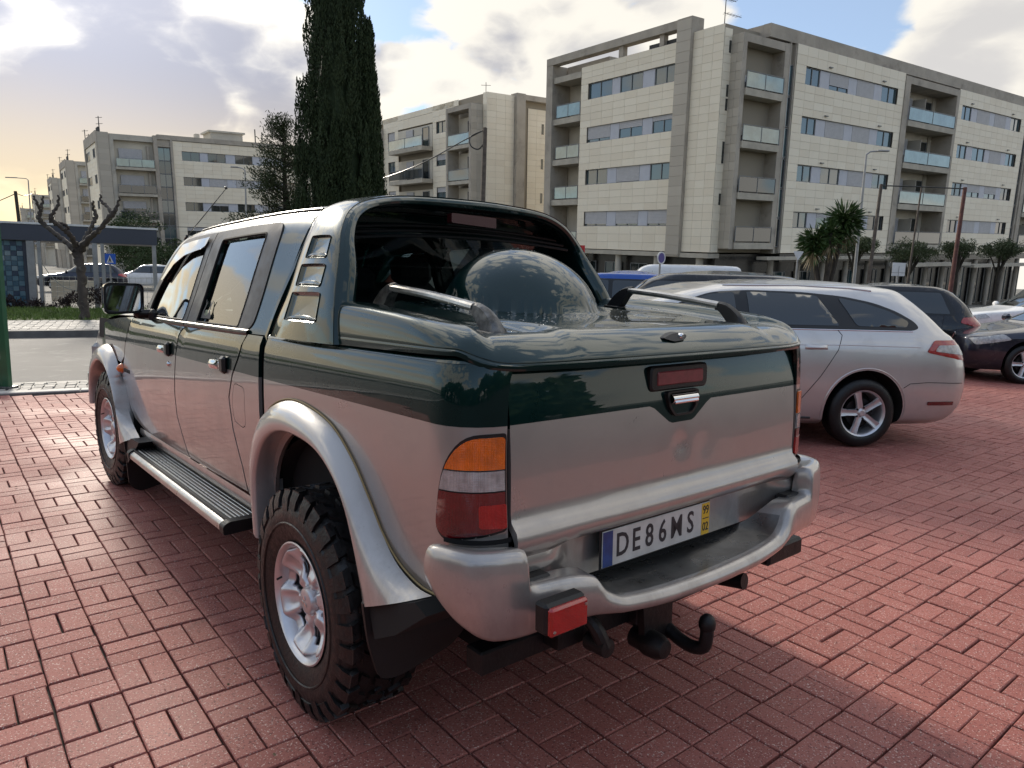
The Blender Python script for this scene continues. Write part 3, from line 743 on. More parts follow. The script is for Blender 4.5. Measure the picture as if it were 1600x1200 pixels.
# ---- cab upper: pillars, frames, roof
CP = [(.792, 1.256), (.745, 1.39), (.702, 1.52), (.662, 1.635), (.635, 1.695), (.600, 1.738), (.54, 1.770), (.44, 1.789), (.28, 1.800), (0, 1.806)]
CPs = catmull(CP, 8); CL = np.cumsum([0] + [math.dist(CPs[i], CPs[i + 1]) for i in range(len(CPs) - 1)])
def hf(y): return interp(y, [.4, .75, 1.2, 1.7, 2.1, 2.4], [.960, .988, 1.0, .997, .980, .95])
def cabmap(y, w):
    w = min(max(w, 0), CL[-1]); i = min(int(np.searchsorted(CL, w, 'right') - 1), len(CPs) - 2); t_ = (w - CL[i]) / (CL[i + 1] - CL[i])
    x = lerp(CPs[i][0], CPs[i + 1][0], t_); z = lerp(CPs[i][1], CPs[i + 1][1], t_)
    pinch = .04 * sm(1.8, 2.7, y) + .02 * sm(.9, .5, y)
    return (-(x - pinch * (x / .8)), y, 1.256 + (z - 1.256) * hf(y))
WT = .435                                        # top of the side windows, along the section
roofw = CL[-1]
# outline of one half of the shell in (y, w)
half = [(.60, 0), (.58, .20), (.55, .38), (.52, .50), (.515, .60), (.515, roofw), (2.02, roofw), (2.03, .9), (2.09, .64), (2.22, .56), (2.38, .47), (2.52, .345), (2.61, .20), (2.66, .08), (2.70, 0.0)]
glR = [(1.635, .028), (1.035, .026), (1.0, .05), (.915, WT - .03), (.925, WT - .012), (1.43, WT + .004), (1.455, WT - .02), (1.60, .10)]
glR = roundpoly([(1.475, .020), (.900, .020), (.888, .438), (1.455, .434)], [.02, .02, .03, .02])
glF = roundpoly([(1.70, .022), (2.56, .022), (2.545, .12), (2.46, .235), (2.31, .345), (2.16, .430), (1.68, .440)], [.02, .03, .06, .08, .08, .06, .03])
sh = panel('cab_shell', half, cabmap, M['green'], T, [glR, glF], .05, .02); mirror(sh)
def frame(name, poly, hole, m, off=.004, fold=.006):
    o = panel(name, poly, cabmap, m, T, [hole], .05, fold, off=off); mirror(o); return o
frR = roundpoly([(1.632, .004), (.83, .004), (.756, .03), (.750, .16), (.752, .44), (.785, .484), (1.590, .484)], [.004, .05, .06, .06, .05, .03, .01])
frame('rear_door_frame', frR, [((u - 1.18) * .985 + 1.18, (v - .23) * .985 + .23) for u, v in glR], M['bframe'])
frF = roundpoly([(1.642, .004), (2.67, .004), (2.625, .13), (2.53, .30), (2.36, .43), (2.20, .490), (1.600, .484)], [.004, .03, .08, .10, .08, .06, .01])
frame('front_door_frame', frF, [((u - 2.0) * .985 + 2.0, (v - .23) * .985 + .23) for u, v in glF], M['bframe'])
# gap between the two door frames, belt mouldings
b = MB(); b.tube([cabmap(1.637 - .042 * t_, .004 + .480 * t_) for t_ in np.linspace(0, 1, 12)], .004, 6)
o = b.build('door_gap', M['wellblack'], T); mirror(o)
for (y0, y1, nm) in ((1.632, .775, 'rear'), (2.66, 1.642, 'front')):
    b = MB(); prof = [(-.001, .0), (.009, .003), (.012, .012), (.010, .022), (.0, .026)]
    def f(u, v):
        q = v * (len(prof) - 1); j = min(int(q), len(prof) - 2); d, h = [lerp(prof[j][k], prof[j + 1][k], q - j) for k in (0, 1)]
        p = cabmap(lerp(y0, y1, u), 0); return (p[0] - d, p[1], p[2] - .010 + h)
    b.grid(f, 20, 14); o = b.build('belt_moulding', M['bframe'] if nm == 'rear' else M['trim'], T, sharp=60); mirror(o)
# glass
g1 = panel('rear_door_glass', [((u - 1.18) * 1.03 + 1.18, (v - .23) * 1.03 + .23) for u, v in glR], cabmap, M['glass'], T, (), .1, 0, off=-.012); mirror(g1)
g2 = panel('front_door_glass', [((u - 2.0) * 1.03 + 2.0, (v - .23) * 1.03 + .23) for u, v in glF], cabmap, M['glass'], T, (), .1, 0, off=-.012); mirror(g2)
# rubber seal around the rear door glass, wind deflector on the front one
for pl_, cy in ((glR, 1.27), (glF, 2.0)):
    b = MB(); P = [cabmap(u, v) for u, v in resample(pl_, .05)]; P.append(P[0]); b.tube(P, .007, 6, False); o = b.build('window_seal', M['sealr'], T); mirror(o)
M['deflector'] = mat('smoked_deflector', (.30, .26, .24), .12, coat=1, coat_r=.03, spec=.8)
defl = [(1.655, .455), (2.17, .450), (2.33, .36), (2.47, .25), (2.42, .245), (2.24, .335), (2.03, .376), (1.735, .395), (1.675, .41)]
o = panel('wind_deflector', roundpoly(defl, .015), cabmap, M['deflector'], T, (), .05, .003, off=.014); mirror(o)
# stag silhouette sticker low on the rear door glass
stag0 = [(1.615, .030), (1.615, .060), (1.600, .085), (1.612, .105), (1.606, .108), (1.596, .092), (1.590, .100), (1.586, .096), (1.592, .080), (1.598, .060), (1.585, .045), (1.560, .040), (1.545, .055), (1.548, .080), (1.560, .100), (1.553, .102), (1.543, .088), (1.532, .104), (1.526, .100), (1.536, .082), (1.534, .062), (1.520, .050), (1.508, .040), (1.512, .030)]
stag = [(1.455 + (u - 1.615) * 1.3, .008 + v * 1.2) for u, v in stag0]
panel('stag_sticker', stag, cabmap, M['ink'], T, (), .02, 0, off=-.004, grid=False)
# windscreen and scuttle
def scr(u, v):
    w = lerp(0.02, .60, v); yl = interp(w, [0, .08, .20, .345, .47, .56, .64], [2.70, 2.66, 2.61, 2.52, 2.38, 2.22, 2.09])
    pL = cabmap(yl, w); xx = lerp(-1, 1, u); bow = .16 * (1 - xx * xx) * (1 - .5 * v); z = pL[2] + .02 * (1 - xx * xx) * v
    return (abs(pL[0]) * xx, yl + bow, z)
b = MB(); b.grid(scr, 24, 12); b.build('windscreen', M['glass'], T, fix=True)
# rear wall of the cab with its window
def rearw(x, z): return (x, .575 - .10 * sm(1.3, 1.75, z), z)
rw = [(-.79, .62), (.79, .62), (.79, 1.256), (.62, 1.70), (.50, 1.745), (-.50, 1.745), (-.62, 1.70), (-.79, 1.256)]
rg = roundpoly([(-.60, 1.31), (.60, 1.31), (.52, 1.655), (-.52, 1.655)], .05)
panel('cab_rear_wall', rw, rearw, M['green'], T, [rg], .08, .02, out=(0, -1, 0))
panel('cab_rear_glass', rg, rearw, M['glassb'], T, (), .2, 0, out=(0, -1, 0), off=.002)
# roof ribs at the back edge and a gutter line
b = MB()
for s in (-1, 1): b.tube([(s * x, y, z) for (x, y, z) in [(-cabmap(y, .555)[0] , y, cabmap(y, .555)[2] + .002) for y in np.linspace(.55, 2.05, 14)]], .006, 6)
b.build('roof_gutter', M['trim'], T)
# ---- bonnet, grille, front (hidden from here, still built)
def bon(u, v):
    y = lerp(2.74, 4.23, v); w = XS(y, 1.2) - .012; x = lerp(-w, w, u); k = 1 - abs(x / w) ** 5
    zt = interp(y, [2.74, 3.1, 3.55, 3.92, 4.17, 4.23], [1.268, 1.262, 1.228, 1.172, 1.085, 1.02]); return (x, y, zt + .045 * k * (1 - .3 * v))
b = MB(); b.grid(bon, 40, 26); b.build('bonnet', M['green'], T, fix=True)
b = MB(); b.box((0, 4.25, .93), (1.10, .06, .16), None, .01); b.build('grille', M['chrome'], T)
b = MB(); b.box((0, 4.29, .70), (1.62, .22, .24), None, .05); b.build('front_bumper', M['silver'], T)
b = MB(); b.box((0, 4.21, .85), (1.50, .05, .40)); b.build('front_panel', M['wellblack'], T)
for s in (-1, 1):
    b = MB(); b.box((s * .66, 4.23, .93), (.26, .08, .17), None, .03); b.build('headlight', M['clearlens'], T)
# ---- cabin: seats, dashboard, steering wheel
b = MB(); b.box((0, 2.30, 1.12), (1.40, .34, .26), None, .06); b.box((-.36, 2.24, 1.27), (.36, .22, .08), None, .03); b.build('dashboard', M['plastic'], T)
b = MB()
for x in (-.36, .36):
    b.box((x, 1.72, .98), (.50, .50, .16), None, .05); b.box((x, 1.48, 1.22), (.48, .14, .52), Matrix.Rotation(R(-12), 3, 'X'), .05); b.box((x, 1.41, 1.54), (.26, .09, .16), Matrix.Rotation(R(-10), 3, 'X'), .04)
b.box((0, .98, .98), (1.30, .46, .16), None, .05); b.box((0, .76, 1.20), (1.30, .12, .44), None, .05)
for x in (-.36, .36): b.box((x, .74, 1.47), (.24, .08, .12), None, .03)
b.build('seat', M['seat'], T)
b = MB(); Rw = Matrix.Rotation(R(62), 3, 'X'); C0 = Vector((-.36, 2.02, 1.245))
b.tube([C0 + Rw @ Vector((.185 * math.cos(a), .185 * math.sin(a), 0)) for a in np.linspace(0, 2 * math.pi, 33)], .014, 8)
for a in (0, 120, 240): b.tube([C0, C0 + Rw @ Vector((.18 * math.cos(R(a - 90)), .18 * math.sin(R(a - 90)), 0))], .016, 6)
b.tube([C0, C0 + Vector((0, .24, -.12))], .03, 8); b.build('steering_wheel', M['plastic'], T)
b = MB(); b.box((0, 1.6, .88), (1.40, 1.9, .04)); b.build('cab_floor', M['wellblack'], T)
def lining(u, v):
    y = lerp(.60, 1.80, u); xx = lerp(-1, 1, v); p = cabmap(y, .47); return (abs(p[0]) * xx * .95, y, p[2] + .045 * (1 - xx * xx) - .02)
b = MB(); b.grid(lining, 8, 9); b.build('headlining', M['seat'], T)
b = MB(); b.box((0, 1.93, 1.62), (.26, .03, .07), None, .01); b.build('inside_mirror', M['plastic'], T)
# ---- door mirrors
def mirror_unit(s):
    cx, cy, cz = -.925, 2.335, 1.375
    b = MB(); ring = roundpoly([(-.098, -.083), (.098, -.078), (.103, .083), (-.095, .085)], .035, 6); n = len(ring)
    V = []; st = [(0, 1.0), (-.012, 1.02), (.03, 1.02), (.07, .97), (.10, .85), (.125, .60), (.135, .25)]
    for d, k in st: V += [(s * (cx + x * k) * -1 if False else (cx + x * k) * (1 if s < 0 else -1), cy + d, cz + z * k) for x, z in ring]
    F = []
    for i in range(1, len(st) - 1):
        for j in range(n): F.append((i * n + j, i * n + (j + 1) % n, (i + 1) * n + (j + 1) % n, (i + 1) * n + j))
    for j in range(n): F.append((j, (j + 1) % n, n + (j + 1) % n, n + j))
    F.append(tuple((len(st) - 1) * n + j for j in range(n)))
    b.add(V, F); o = b.build('mirror_housing', M['chrome'], T, fix=True, sharp=50)
    b = MB(); sx = 1 if s < 0 else -1
    b.add([((cx + x * .965) * sx, cy + .004, cz + z * .965) for x, z in ring], [tuple(range(n))]); g_ = b.build('mirror_rim', M['trim'], T, smooth=False)
    b = MB(); b.add([((cx + x * .86) * sx, cy - .0 , cz + z * .86) for x, z in ring], [tuple(range(n))]); g_ = b.build('mirror_glass', M['mirror'], T, smooth=False)
    b = MB(); b.box(((cx + .12) * sx, cy + .06, cz - .085), (.12, .06, .05), None, .02); b.box(((cx + .155) * sx, cy + .06, cz - .10), (.05, .12, .08), None, .02); b.build('mirror_arm', M['plastic'], T)
for s in (-1, 1): mirror_unit(s)
# ---- door handles, indicator, badge, aerial, roof aerial base
def handle(y, z):
    x = -XS(y, z)
    b = MB(); b.grid(lambda u, v: (x - .012 - .022 * math.sin(math.pi * min(1, u * 1.15)) ** .7 * (1 - .3 * abs(2 * v - 1)), y + .085 - .15 * u, z + .018 - .036 * v), 14, 6); b.box((x - .006, y + .01, z), (.018, .15, .03), None, .006)
    o = b.build('door_handle', M['chrome'], T, sharp=60)
    b = MB(); b.box((x - .008, y - .095, z + .004), (.026, .055, .075), None, .012); o2 = b.build('handle_bezel', M['trim'], T)
    mirror(o); mirror(o2)
handle(1.965, 1.118); handle(1.085, 1.110)
b = MB(); b.lathe([(-.012, .0), (-.010, .010), (-.004, .014), (0, .014)], 'x', 12, (-XS(1.88, 1.045), 1.88, 1.045)); b.build('door_lock', M['chrome'], T)
b = MB(); b.lathe([(-.035, .0), (-.032, .012), (-.022, .024), (-.010, .030), (0, .034)], 'x', 18, (-XS(3.05, .92), 3.05, .92)); o = b.build('side_indicator', M['amber'], T, sharp=80); mirror(o)
def text_mesh(name, body, size, m, parent, mw, ext=.0006, sx=1.0, al='CENTER'):
    c = bpy.data.curves.new(name, 'FONT'); c.body = body; c.size = size; c.offset = size * .012; c.extrude = ext; c.align_x = al; c.align_y = 'CENTER'; c.resolution_u = 3
    t = bpy.data.objects.new(name, c); COL.objects.link(t)
    dg = bpy.context.evaluated_depsgraph_get(); me = bpy.data.meshes.new_from_object(t.evaluated_get(dg)); bpy.data.objects.remove(t)
    me.transform(Matrix.Diagonal((sx, 1, 1, 1))); me.materials.clear(); me.materials.append(m)
    o = link(name, me, parent); o.matrix_local = mw; return o
Ml = Matrix(((0, 0, -1, 0), (-1, 0, 0, 0), (0, 1, 0, 0), (0, 0, 0, 1)))      # text lying on the left flank: right = -y, up = z, out = -x
text_mesh('door_badge', 'MAGNUM', .032, M['ink'], T, Matrix.Translation((-XS(2.90, .915) - .002, 2.90, .915)) @ Ml, .002, 1.1)
b = MB(); b.tube([(-.54, 2.42, 1.70), (-.55, 2.46, 1.725), (-.55, 2.42, 1.740)], .009, 8); b.tube([(-.55, 2.425, 1.738), (-.55, 2.05, 1.842), (-.55, 1.705, 1.938)], [.0032, .0026, .0020], 6); b.lathe([(0, .0), (.003, .007), (.012, .007), (.015, 0)], 'z', 8, (-.55, 1.70, 1.935)); b.build('aerial', M['trim'], T)
# ---- running board
def board():
    y0, y1 = .86, 2.53; b = MB()
    b.prism(roundpoly([(-.905, .432), (-.70, .445), (-.70, .475), (-.880, .475), (-.902, .462)], [.008, .01, .004, .01, .01], 3), lambda x, z: (x, y0, z + .012 * 0), lambda x, z: (x, y1, z - .0 + .0))
    o = b.build('running_board', M['alu'], T, smooth=False)
    for k in range(9):
        b = MB(); x = -.875 + .0195 * k
        b.box((x, (y0 + y1) / 2, .478), (.0135 if k > 2 else .008, y1 - y0 - .02, .007), None, .002); b.build('grip_strip', M['alu'] if k > 0 else M['plastic'], T, smooth=False)
    b = MB(); b.box((-.80, (y0 + y1) / 2, .4755), (.165, y1 - y0 - .01, .002)); b.build('tread_base', M['plastic'], T, smooth=False)
    for ye, d in ((y0, -1), (y1, 1)):
        b = MB(); b.prism(roundpoly([(-.908, .428), (-.70, .436), (-.70, .482), (-.885, .482), (-.910, .466)], .01, 3), lambda x, z: (x, ye + d * .045, z), lambda x, z: (x, ye - d * .005, z)); b.build('end_cap', M['plastic'], T, smooth=False)
    b = MB()
    for y in (1.1, 2.2): b.box((-.60, y, .44), (.45, .05, .03))
    b.build('board_bracket', M['steel_dk'], T)
board()
b = MB(); b.box((.80, 1.7, .455), (.21, 1.67, .045), None, .01); b.build('running_board', M['alu'], T)

# ---- tailgate
def tgY(x, z):
    zs = [.60, .64, .70, .752, .768, .798, .815, .838, .852, .95, 1.10, 1.20, 1.245]
    ys = [.742, .748, .752, .758, .784, .788, .786, .765, .758, .758, .751, .737, .728]
    y = interp(z, zs, ys)
    in_ = sm(-.56, -.44, x) * sm(.66, .54, x) * sm(.775, .755, z) * sm(.60, .63, z)
    y -= .020 * in_
    if z < .76: y += .018 * (1 - in_) * sm(.755, .735, z) * sm(.68, .71, z)
    y -= .006 * math.exp(-((x + .0) ** 2 + (z - .965) ** 2) / .0010) + .003 * math.exp(-((x - .12) ** 2 + (z - .95) ** 2) / .003)
    return y + .010 * (1 - (x / .7) ** 2)
def tgmap(x, z): return (x, -tgY(x, z), z)
tgo = [(-.678, 1.243), (-.678, .665), (-.65, .625), (.65, .625), (.678, .665), (.678, 1.243)]
dip = [(-.6945, 1.096), (-.150, 1.096), (-.128, 1.088), (-.062, 1.042), (-.045, 1.036), (.050, 1.036), (.066, 1.042), (.130, 1.084), (.155, 1.096), (.6945, 1.096)]
grp = [(-.70, 1.3)] + [(-.70, 1.096)] + dip[1:-1] + [(.70, 1.096), (.70, 1.3)]
tg = panel('tailgate', tgo, tgmap, [M['green'], M['silver']], T, (), .022, .02, [dip[1:-1] and [(-.677, 1.096)] + dip[1:-1] + [(.677, 1.096)]], lambda u, v: 0 if bool(inside(np.array([u]), np.array([v]), grp)[0]) else 1, out=(0, -1, 0), sharp=40)
# lamp high on the tailgate, latch handle
def rearbox(name, x0, x1, z0, z1, y0, dep, m, rr=.015, bev=.005):
    """a rounded plate that faces the rear"""
    P = roundpoly([(x0, z0), (x1, z0), (x1, z1), (x0, z1)], rr, 5); c = ((x0 + x1) / 2, (z0 + z1) / 2); n = len(P); b = MB(); V = []
    for d, k in ((0, 0), (dep - bev, 0), (dep, bev)): V += [(x - math.copysign(min(k, abs(x - c[0])), x - c[0]), -(y0 + d), z - math.copysign(min(k, abs(z - c[1])), z - c[1])) for x, z in P]
    F = [(i * n + j, i * n + (j + 1) % n, (i + 1) * n + (j + 1) % n, (i + 1) * n + j) for i in range(2) for j in range(n)] + [tuple(2 * n + j for j in range(n))]
    b.add(V, F); return b.build(name, m, T, fix=True, sharp=25)
rearbox('high_lamp_frame', -.150, .128, 1.138, 1.214, .742, .022, M['plastic'], .018)
rearbox('high_lamp_lens', -.122, .100, 1.155, 1.197, .748, .020, M['pinklens'], .006, .003)
hb = MB(); ring = roundpoly([(-.082, 1.135), (.075, 1.135), (.075, 1.085), (.045, 1.057), (-.040, 1.057), (-.068, 1.085)], .014, 4); n = len(ring)
V = []
for y_, k in ((.757, 1.02), (.772, 1.0), (.772, .86), (.750, .80), (.747, .1)): V += [((x + .003) * k - .003, -y_, (z - 1.096) * k + 1.096) for x, z in ring]
F = [(i * n + j, i * n + (j + 1) % n, (i + 1) * n + (j + 1) % n, (i + 1) * n + j) for i in range(4) for j in range(n)] + [tuple(4 * n + j for j in range(n))]
hb.add(V, F); hb.build('latch_recess', M['trim'], T, fix=True, sharp=30)
b = MB(); b.grid(lambda u, v: (lerp(-.062, .060, u), -.764 - .020 * math.sin(math.pi * v) ** .6, lerp(1.128, 1.094, v)), 12, 10); b.build('latch_handle', M['chrome'], T, sharp=70)
b = MB(); b.tube([(-.058, -.780, 1.102), (.056, -.780, 1.102)], .006, 8); b.build('latch_bar', M['chrome'], T)
# number plate
PX, PZ, PW, PH = -.105, .703, .505, .108
b = MB(); b.box((PX, -.772, PZ), (PW + .012, .006, PH + .012), None, .003); b.build('plate_holder', M['trim'], T)
plate = (lambda b: (b.box((PX, -.777, PZ), (PW, .004, PH), None, .0015), b.build('number_plate', M['platewhite'], T))[1])(MB())
b = MB(); b.box((PX - PW / 2 + .022, -.7797, PZ), (.040, .0012, PH - .004)); b.build('plate_band', M['plateblue'], plate)
b = MB(); b.box((PX + PW / 2 - .022, -.7797, PZ), (.040, .0012, PH - .004)); b.build('year_band', M['plateyellow'], plate)
Mr = Matrix(((1, 0, 0, 0), (0, 0, -1, 0), (0, 1, 0, 0), (0, 0, 0, 1)))       # text facing the rear
for ch, xx in zip('DE86MS', (-.168, -.108, -.048, .014, .082, .152)):
    text_mesh('plate_letter', ch, .098, M['ink'], plate, Matrix.Translation((PX + xx, -.7796, PZ)) @ Mr, .0006, .80)
text_mesh('year_mark', '99', .040, M['ink'], plate, Matrix.Translation((PX + PW / 2 - .022, -.7806, PZ + .029)) @ Mr, .0005, .8)
text_mesh('year_mark', '02', .040, M['ink'], plate, Matrix.Translation((PX + PW / 2 - .022, -.7806, PZ - .027)) @ Mr, .0005, .8)
b = MB(); b.box((PX + PW / 2 - .022, -.7806, PZ + .002), (.032, .0006, .003)); b.build('year_rule', M['ink'], plate)
# ---- tail lamps, wrapped round the corner
def lamp_part(name, poly, m, off=.006, st=.03): 
    o = panel(name, poly, bedmap, m, T, (), st, .012, out=(-.6, -.8, 0), off=off, sharp=60); mirror(o); return o
lamp_part('lamp_seal', [((u - 1.28) * 1.02 + 1.28, (v - .94) * 1.02 + .94) for u, v in lampo], M['trim'], .0005)
def clip(poly, z0, z1):
    out = []
    P = resample(poly, .012)
    for i in range(len(P)):
        a, b_ = P[i], P[(i + 1) % len(P)]
        if z0 <= a[1] <= z1: out.append(a)
        for zz in (z0, z1):
            if (a[1] - zz) * (b_[1] - zz) < 0:
                t_ = (zz - a[1]) / (b_[1] - a[1]); out.append((a[0] + (b_[0] - a[0]) * t_, zz))
    return out
li = [((u - 1.28) * .95 + 1.28, (v - .94) * .955 + .94) for u, v in lampo]
lamp_part('indicator_lens', clip(li, .990, 1.2), M['amber']); lamp_part('reversing_lens', clip(li, .935, .986), M['clearlens']); lamp_part('tail_lens', clip(li, .7, .931), M['redlens'])
lamp_part('brake_lens', roundpoly([(1.30, .900), (1.372, .900), (1.372, .835), (1.30, .840)], .008), M['redbright'], .0075)
# rear corner under the lamp
# ---- rear bumper, swept round the back
BS = [  # x, y, top, bottom, depth of the top shelf
    (-.866, -.648, .796, .690, .03), (-.870, -.68, .802, .672, .05), (-.862, -.735, .804, .635, .06), (-.828, -.795, .803, .595, .07), (-.77, -.822, .800, .568, .07), (-.712, -.836, .797, .564, .06),
    (-.690, -.842, .790, .566, .06), (-.682, -.845, .715, .567, .07), (-.655, -.850, .700, .570, .08), (-.56, -.868, .700, .576, .09), (-.49, -.885, .690, .578, .10), (-.44, -.896, .640, .575, .15), (-.38, -.905, .614, .567, .19),
    (-.20, -.920, .603, .554, .21), (0, -.924, .600, .552, .215)]
BS = BS + [(-x, y, a, b_, d) for x, y, a, b_, d in BS[:-1]][::-1]
M['pad'] = mat('worn_step_pad', (.24, .235, .225), .32, metal=.85, var=.3, vscale=8, rvar=.08, coat=.3)
def bumper():
    n = 150; P = np.array(BS); L = np.cumsum([0] + [math.dist(P[i, :2], P[i + 1, :2]) + abs(P[i, 2] - P[i + 1, 2]) * .5 for i in range(len(P) - 1)])
    V = []; F = []; prof_n = 16
    for i in range(n + 1):
        q = L[-1] * i / n; vals = [interp(q, list(L), list(P[:, k])) for k in range(5)]
        q2 = min(q + .01, L[-1]); q1 = max(q - .01, 0); tx = interp(q2, list(L), list(P[:, 0])) - interp(q1, list(L), list(P[:, 0])); ty = interp(q2, list(L), list(P[:, 1])) - interp(q1, list(L), list(P[:, 1]))
        l_ = math.hypot(tx, ty); nx, ny = ty / l_, -tx / l_            # outward
        if ny > 0 and abs(vals[0]) < .8: nx, ny = -nx, -ny
        if abs(vals[0]) >= .8 and nx * vals[0] < 0: nx, ny = -nx, -ny
        x, y, zt, zb, dp = vals; H = zt - zb; r = min(.022, H * .25)
        k_ = min(1, H / .12)
        pr = [(-.10, zb + .030 * k_), (-.05, zb + .005 * k_), (-.025, zb), (-.010, zb + .006 * k_), (-.002, zb + .018 * k_), (.003, zb + H * .35), (.004, zb + H * .55), (.001, zt - r * 1.4), (-.003, zt - r * .7), (-.011, zt - r * .2), (-.024, zt), (-.04, zt - .002), (-dp * .6 - .01, zt - .004), (-dp, zt - .006), (-dp - .004, zt - .02), (-dp - .004, zt - .06)]
        for d, z in pr: V.append((x + nx * d, y + ny * d, z))
    k = prof_n
    for i in range(n):
        for j in range(k - 1): F.append((i * k + j, (i + 1) * k + j, (i + 1) * k + j + 1, i * k + j + 1))
    F.append(tuple(range(k))); F.append(tuple(n * k + j for j in range(k)))
    mi = [1 if (j >= 11 and abs(V[i * k + j][0]) < .47 and V[i * k + j][2] < .66) else 0 for i in range(n) for j in range(k - 1)] + [0, 0]
    o = mk('rear_bumper', V, F, [M['silver'], M['pad']], T, mi, True, 55)
    bm = bmesh.new(); bm.from_mesh(o.data); bmesh.ops.recalc_face_normals(bm, faces=bm.faces); bm.to_mesh(o.data); bm.free()
    return o
bumper()
for s in (-1, 1):
    b = MB(); b.box((s * .625, -.785, .685), (.10, .06, .038), None, .012); b.box((s * .56, -.790, .672), (.06, .03, .02), None, .006); b.build('bumper_bracket', M['plastic'], T)
b = MB(); b.box((0, -.70, .63), (1.30, .03, .08)); b.build('bumper_gap_filler', M['wellblack'], T)
b = MB(); b.grid(lambda u, v: (*[bedmap(lerp(1.20, SE, u), .80)[k] * (1.012 if k == 0 else 1.02) for k in (0, 1)], lerp(.813, .800, v)), 14, 3); o = b.build('bumper_top_seal', M['sealr'], T); mirror(o)
# fog lamp under the bumper on the left
b = MB(); b.box((-.648, -.915, .655), (.135, .045, .080), Matrix.Rotation(R(0), 3, 'Z'), .008); b.build('fog_lamp_body', M['plastic'], T)
b = MB(); b.box((-.648, -.943, .652), (.125, .018, .072), None, .006); fl_ = b.build('fog_lamp_lens', M['redbright'], T)
b = MB()
for x, z in ((-.700, .630), (-.596, .674)): b.lathe([(-.955, 0), (-.954, .004), (-.950, .004)], 'y', 8, (x, 0, z))
b.build('lens_screw', M['alu'], fl_)
# ---- tow bar
b = MB(); b.box((.08, -.60, .405), (1.52, .075, .070), None, .006); b.build('tow_beam', M['steel_dk'], T)
b = MB(); b.box((-.08, -.70, .46), (.13, .10, .16), None, .02); b.prism([(-.155, .50), (-.01, .49), (-.01, .33), (-.14, .35)], lambda x, z: (x, -.765, z), lambda x, z: (x, -.74, z)); b.build('hitch_plate', M['steel_dk'], T)
b = MB(); b.lathe([(-.83, .0), (-.825, .028), (-.80, .040), (-.76, .042), (-.74, .036), (-.70, .034)], 'y', 20, (-.115, 0, .345)); b.build('trailer_socket', M['plastic'], T)
b = MB(); b.tube(catmull([(-.02, -.62, .46), (-.02, -.70, .40), (-.02, -.78, .352), (-.02, -.85, .338), (-.02, -.895, .355), (-.02, -.905, .395), (-.02, -.905, .415)], 4), .021, 12); b.lathe([(.405, .018), (.412, .020), (.420, .025), (.436, .0265), (.450, .022), (.460, .012), (.463, 0)], 'z', 20, (-.02, -.905, 0)); b.build('tow_ball', M['steel_dk'], T)
b = MB(); b.tube(catmull([(-.36, -.60, .44), (-.37, -.70, .50), (-.36, -.76, .47), (-.34, -.78, .41)], 4), .022, 10); b.lathe([(-.80, .0), (-.795, .028), (-.72, .03)], 'y', 14, (-.34, 0, .41)); b.build('cable_loop', M['plastic'], T)
b = MB(); b.tube([(.45, 0, .34), (.45, -.55, .36), (.47, -.72, .38)], .030, 12); b.build('exhaust_pipe', M['steel_dk'], T)
b = MB(); b.box((.70, -.70, .45), (.24, .10, .07), None, .01); b.build('tow_beam_end', M['steel_dk'], T)
# ---- styling hoop over the bed
RE = [(-.812, -.045, 1.262), (-.803, -.030, 1.33), (-.785, -.005, 1.42), (-.750, .032, 1.54), (-.710, .090, 1.630), (-.640, .160, 1.706), (-.520, .236, 1.757), (-.330, .285, 1.788), (-.03, .295, 1.797), (.16, .292, 1.792), (.36, .298, 1.776), (.50, .322, 1.740), (.60, .345, 1.686), (.67, .335, 1.603), (.74, .262, 1.443), (.79, .20, 1.262)]
FE = [(-.812, .478, 1.262), (-.797, .445, 1.33), (-.768, .415, 1.42), (-.730, .402, 1.54), (-.690, .400, 1.636), (-.625, .440, 1.715), (-.520, .500, 1.757), (-.330, .520, 1.778), (-.03, .520, 1.780), (.16, .520, 1.778), (.36, .520, 1.772), (.50, .505, 1.748), (.60, .47, 1.700), (.68, .44, 1.60), (.75, .45, 1.443), (.79, .50, 1.262)]
def cur(pts):
    P = np.array(catmull(pts, 10)); return P
REc, FEc = cur(RE), cur(FE)
def hoopmap(t, v):
    """t along the hoop (0 at the left foot), v from the rear edge to the front edge"""
    q = min(max(t, 0), 1) * (len(REc) - 1); i = min(int(q), len(REc) - 2); w = q - i
    a = REc[i] * (1 - w) + REc[i + 1] * w; b_ = FEc[i] * (1 - w) + FEc[i + 1] * w
    p = a * (1 - v) + b_ * v
    c = np.array([0, p[1], 1.25]); o = p - c; o = o / max(np.linalg.norm(o), 1e-6)
    p = p + o * (.016 * math.sin(math.pi * min(max(v, 0), 1)) ** .7)
    return tuple(p)
# cooling slots on the left flank in (t, v): find them from their place on the flank
def hinv(y, z):
    best = None
    for i in range(0, 60):
        for j in range(0, 41):
            p = hoopmap(i / 60 * .36, j / 40); e = (p[1] - y) ** 2 + (p[2] - z) ** 2
            if best is None or e < best[0]: best = (e, i / 60 * .36, j / 40)
    e, t0, v0 = best
    for sc in (.004, .001):
        for i in range(-4, 5):
            for j in range(-4, 5):
                p = hoopmap(t0 + i * sc, v0 + j * sc * 3); e = (p[1] - y) ** 2 + (p[2] - z) ** 2
                if e < best[0]: best = (e, t0 + i * sc, v0 + j * sc * 3)
        t0, v0 = best[1:]
    return best[1], best[2]
slots = [[(.287, 1.618), (.125, 1.612), (.110, 1.536), (.292, 1.540)], [(.312, 1.520), (.095, 1.516), (.098, 1.440), (.322, 1.445)], [(.338, 1.424), (.085, 1.424), (.080, 1.325), (.350, 1.325)]]
slot_tv = [[hinv(y, z) for y, z in s] for s in slots]
hs_out = [(0, 0), (1, 0), (1, 1), (0, 1)]
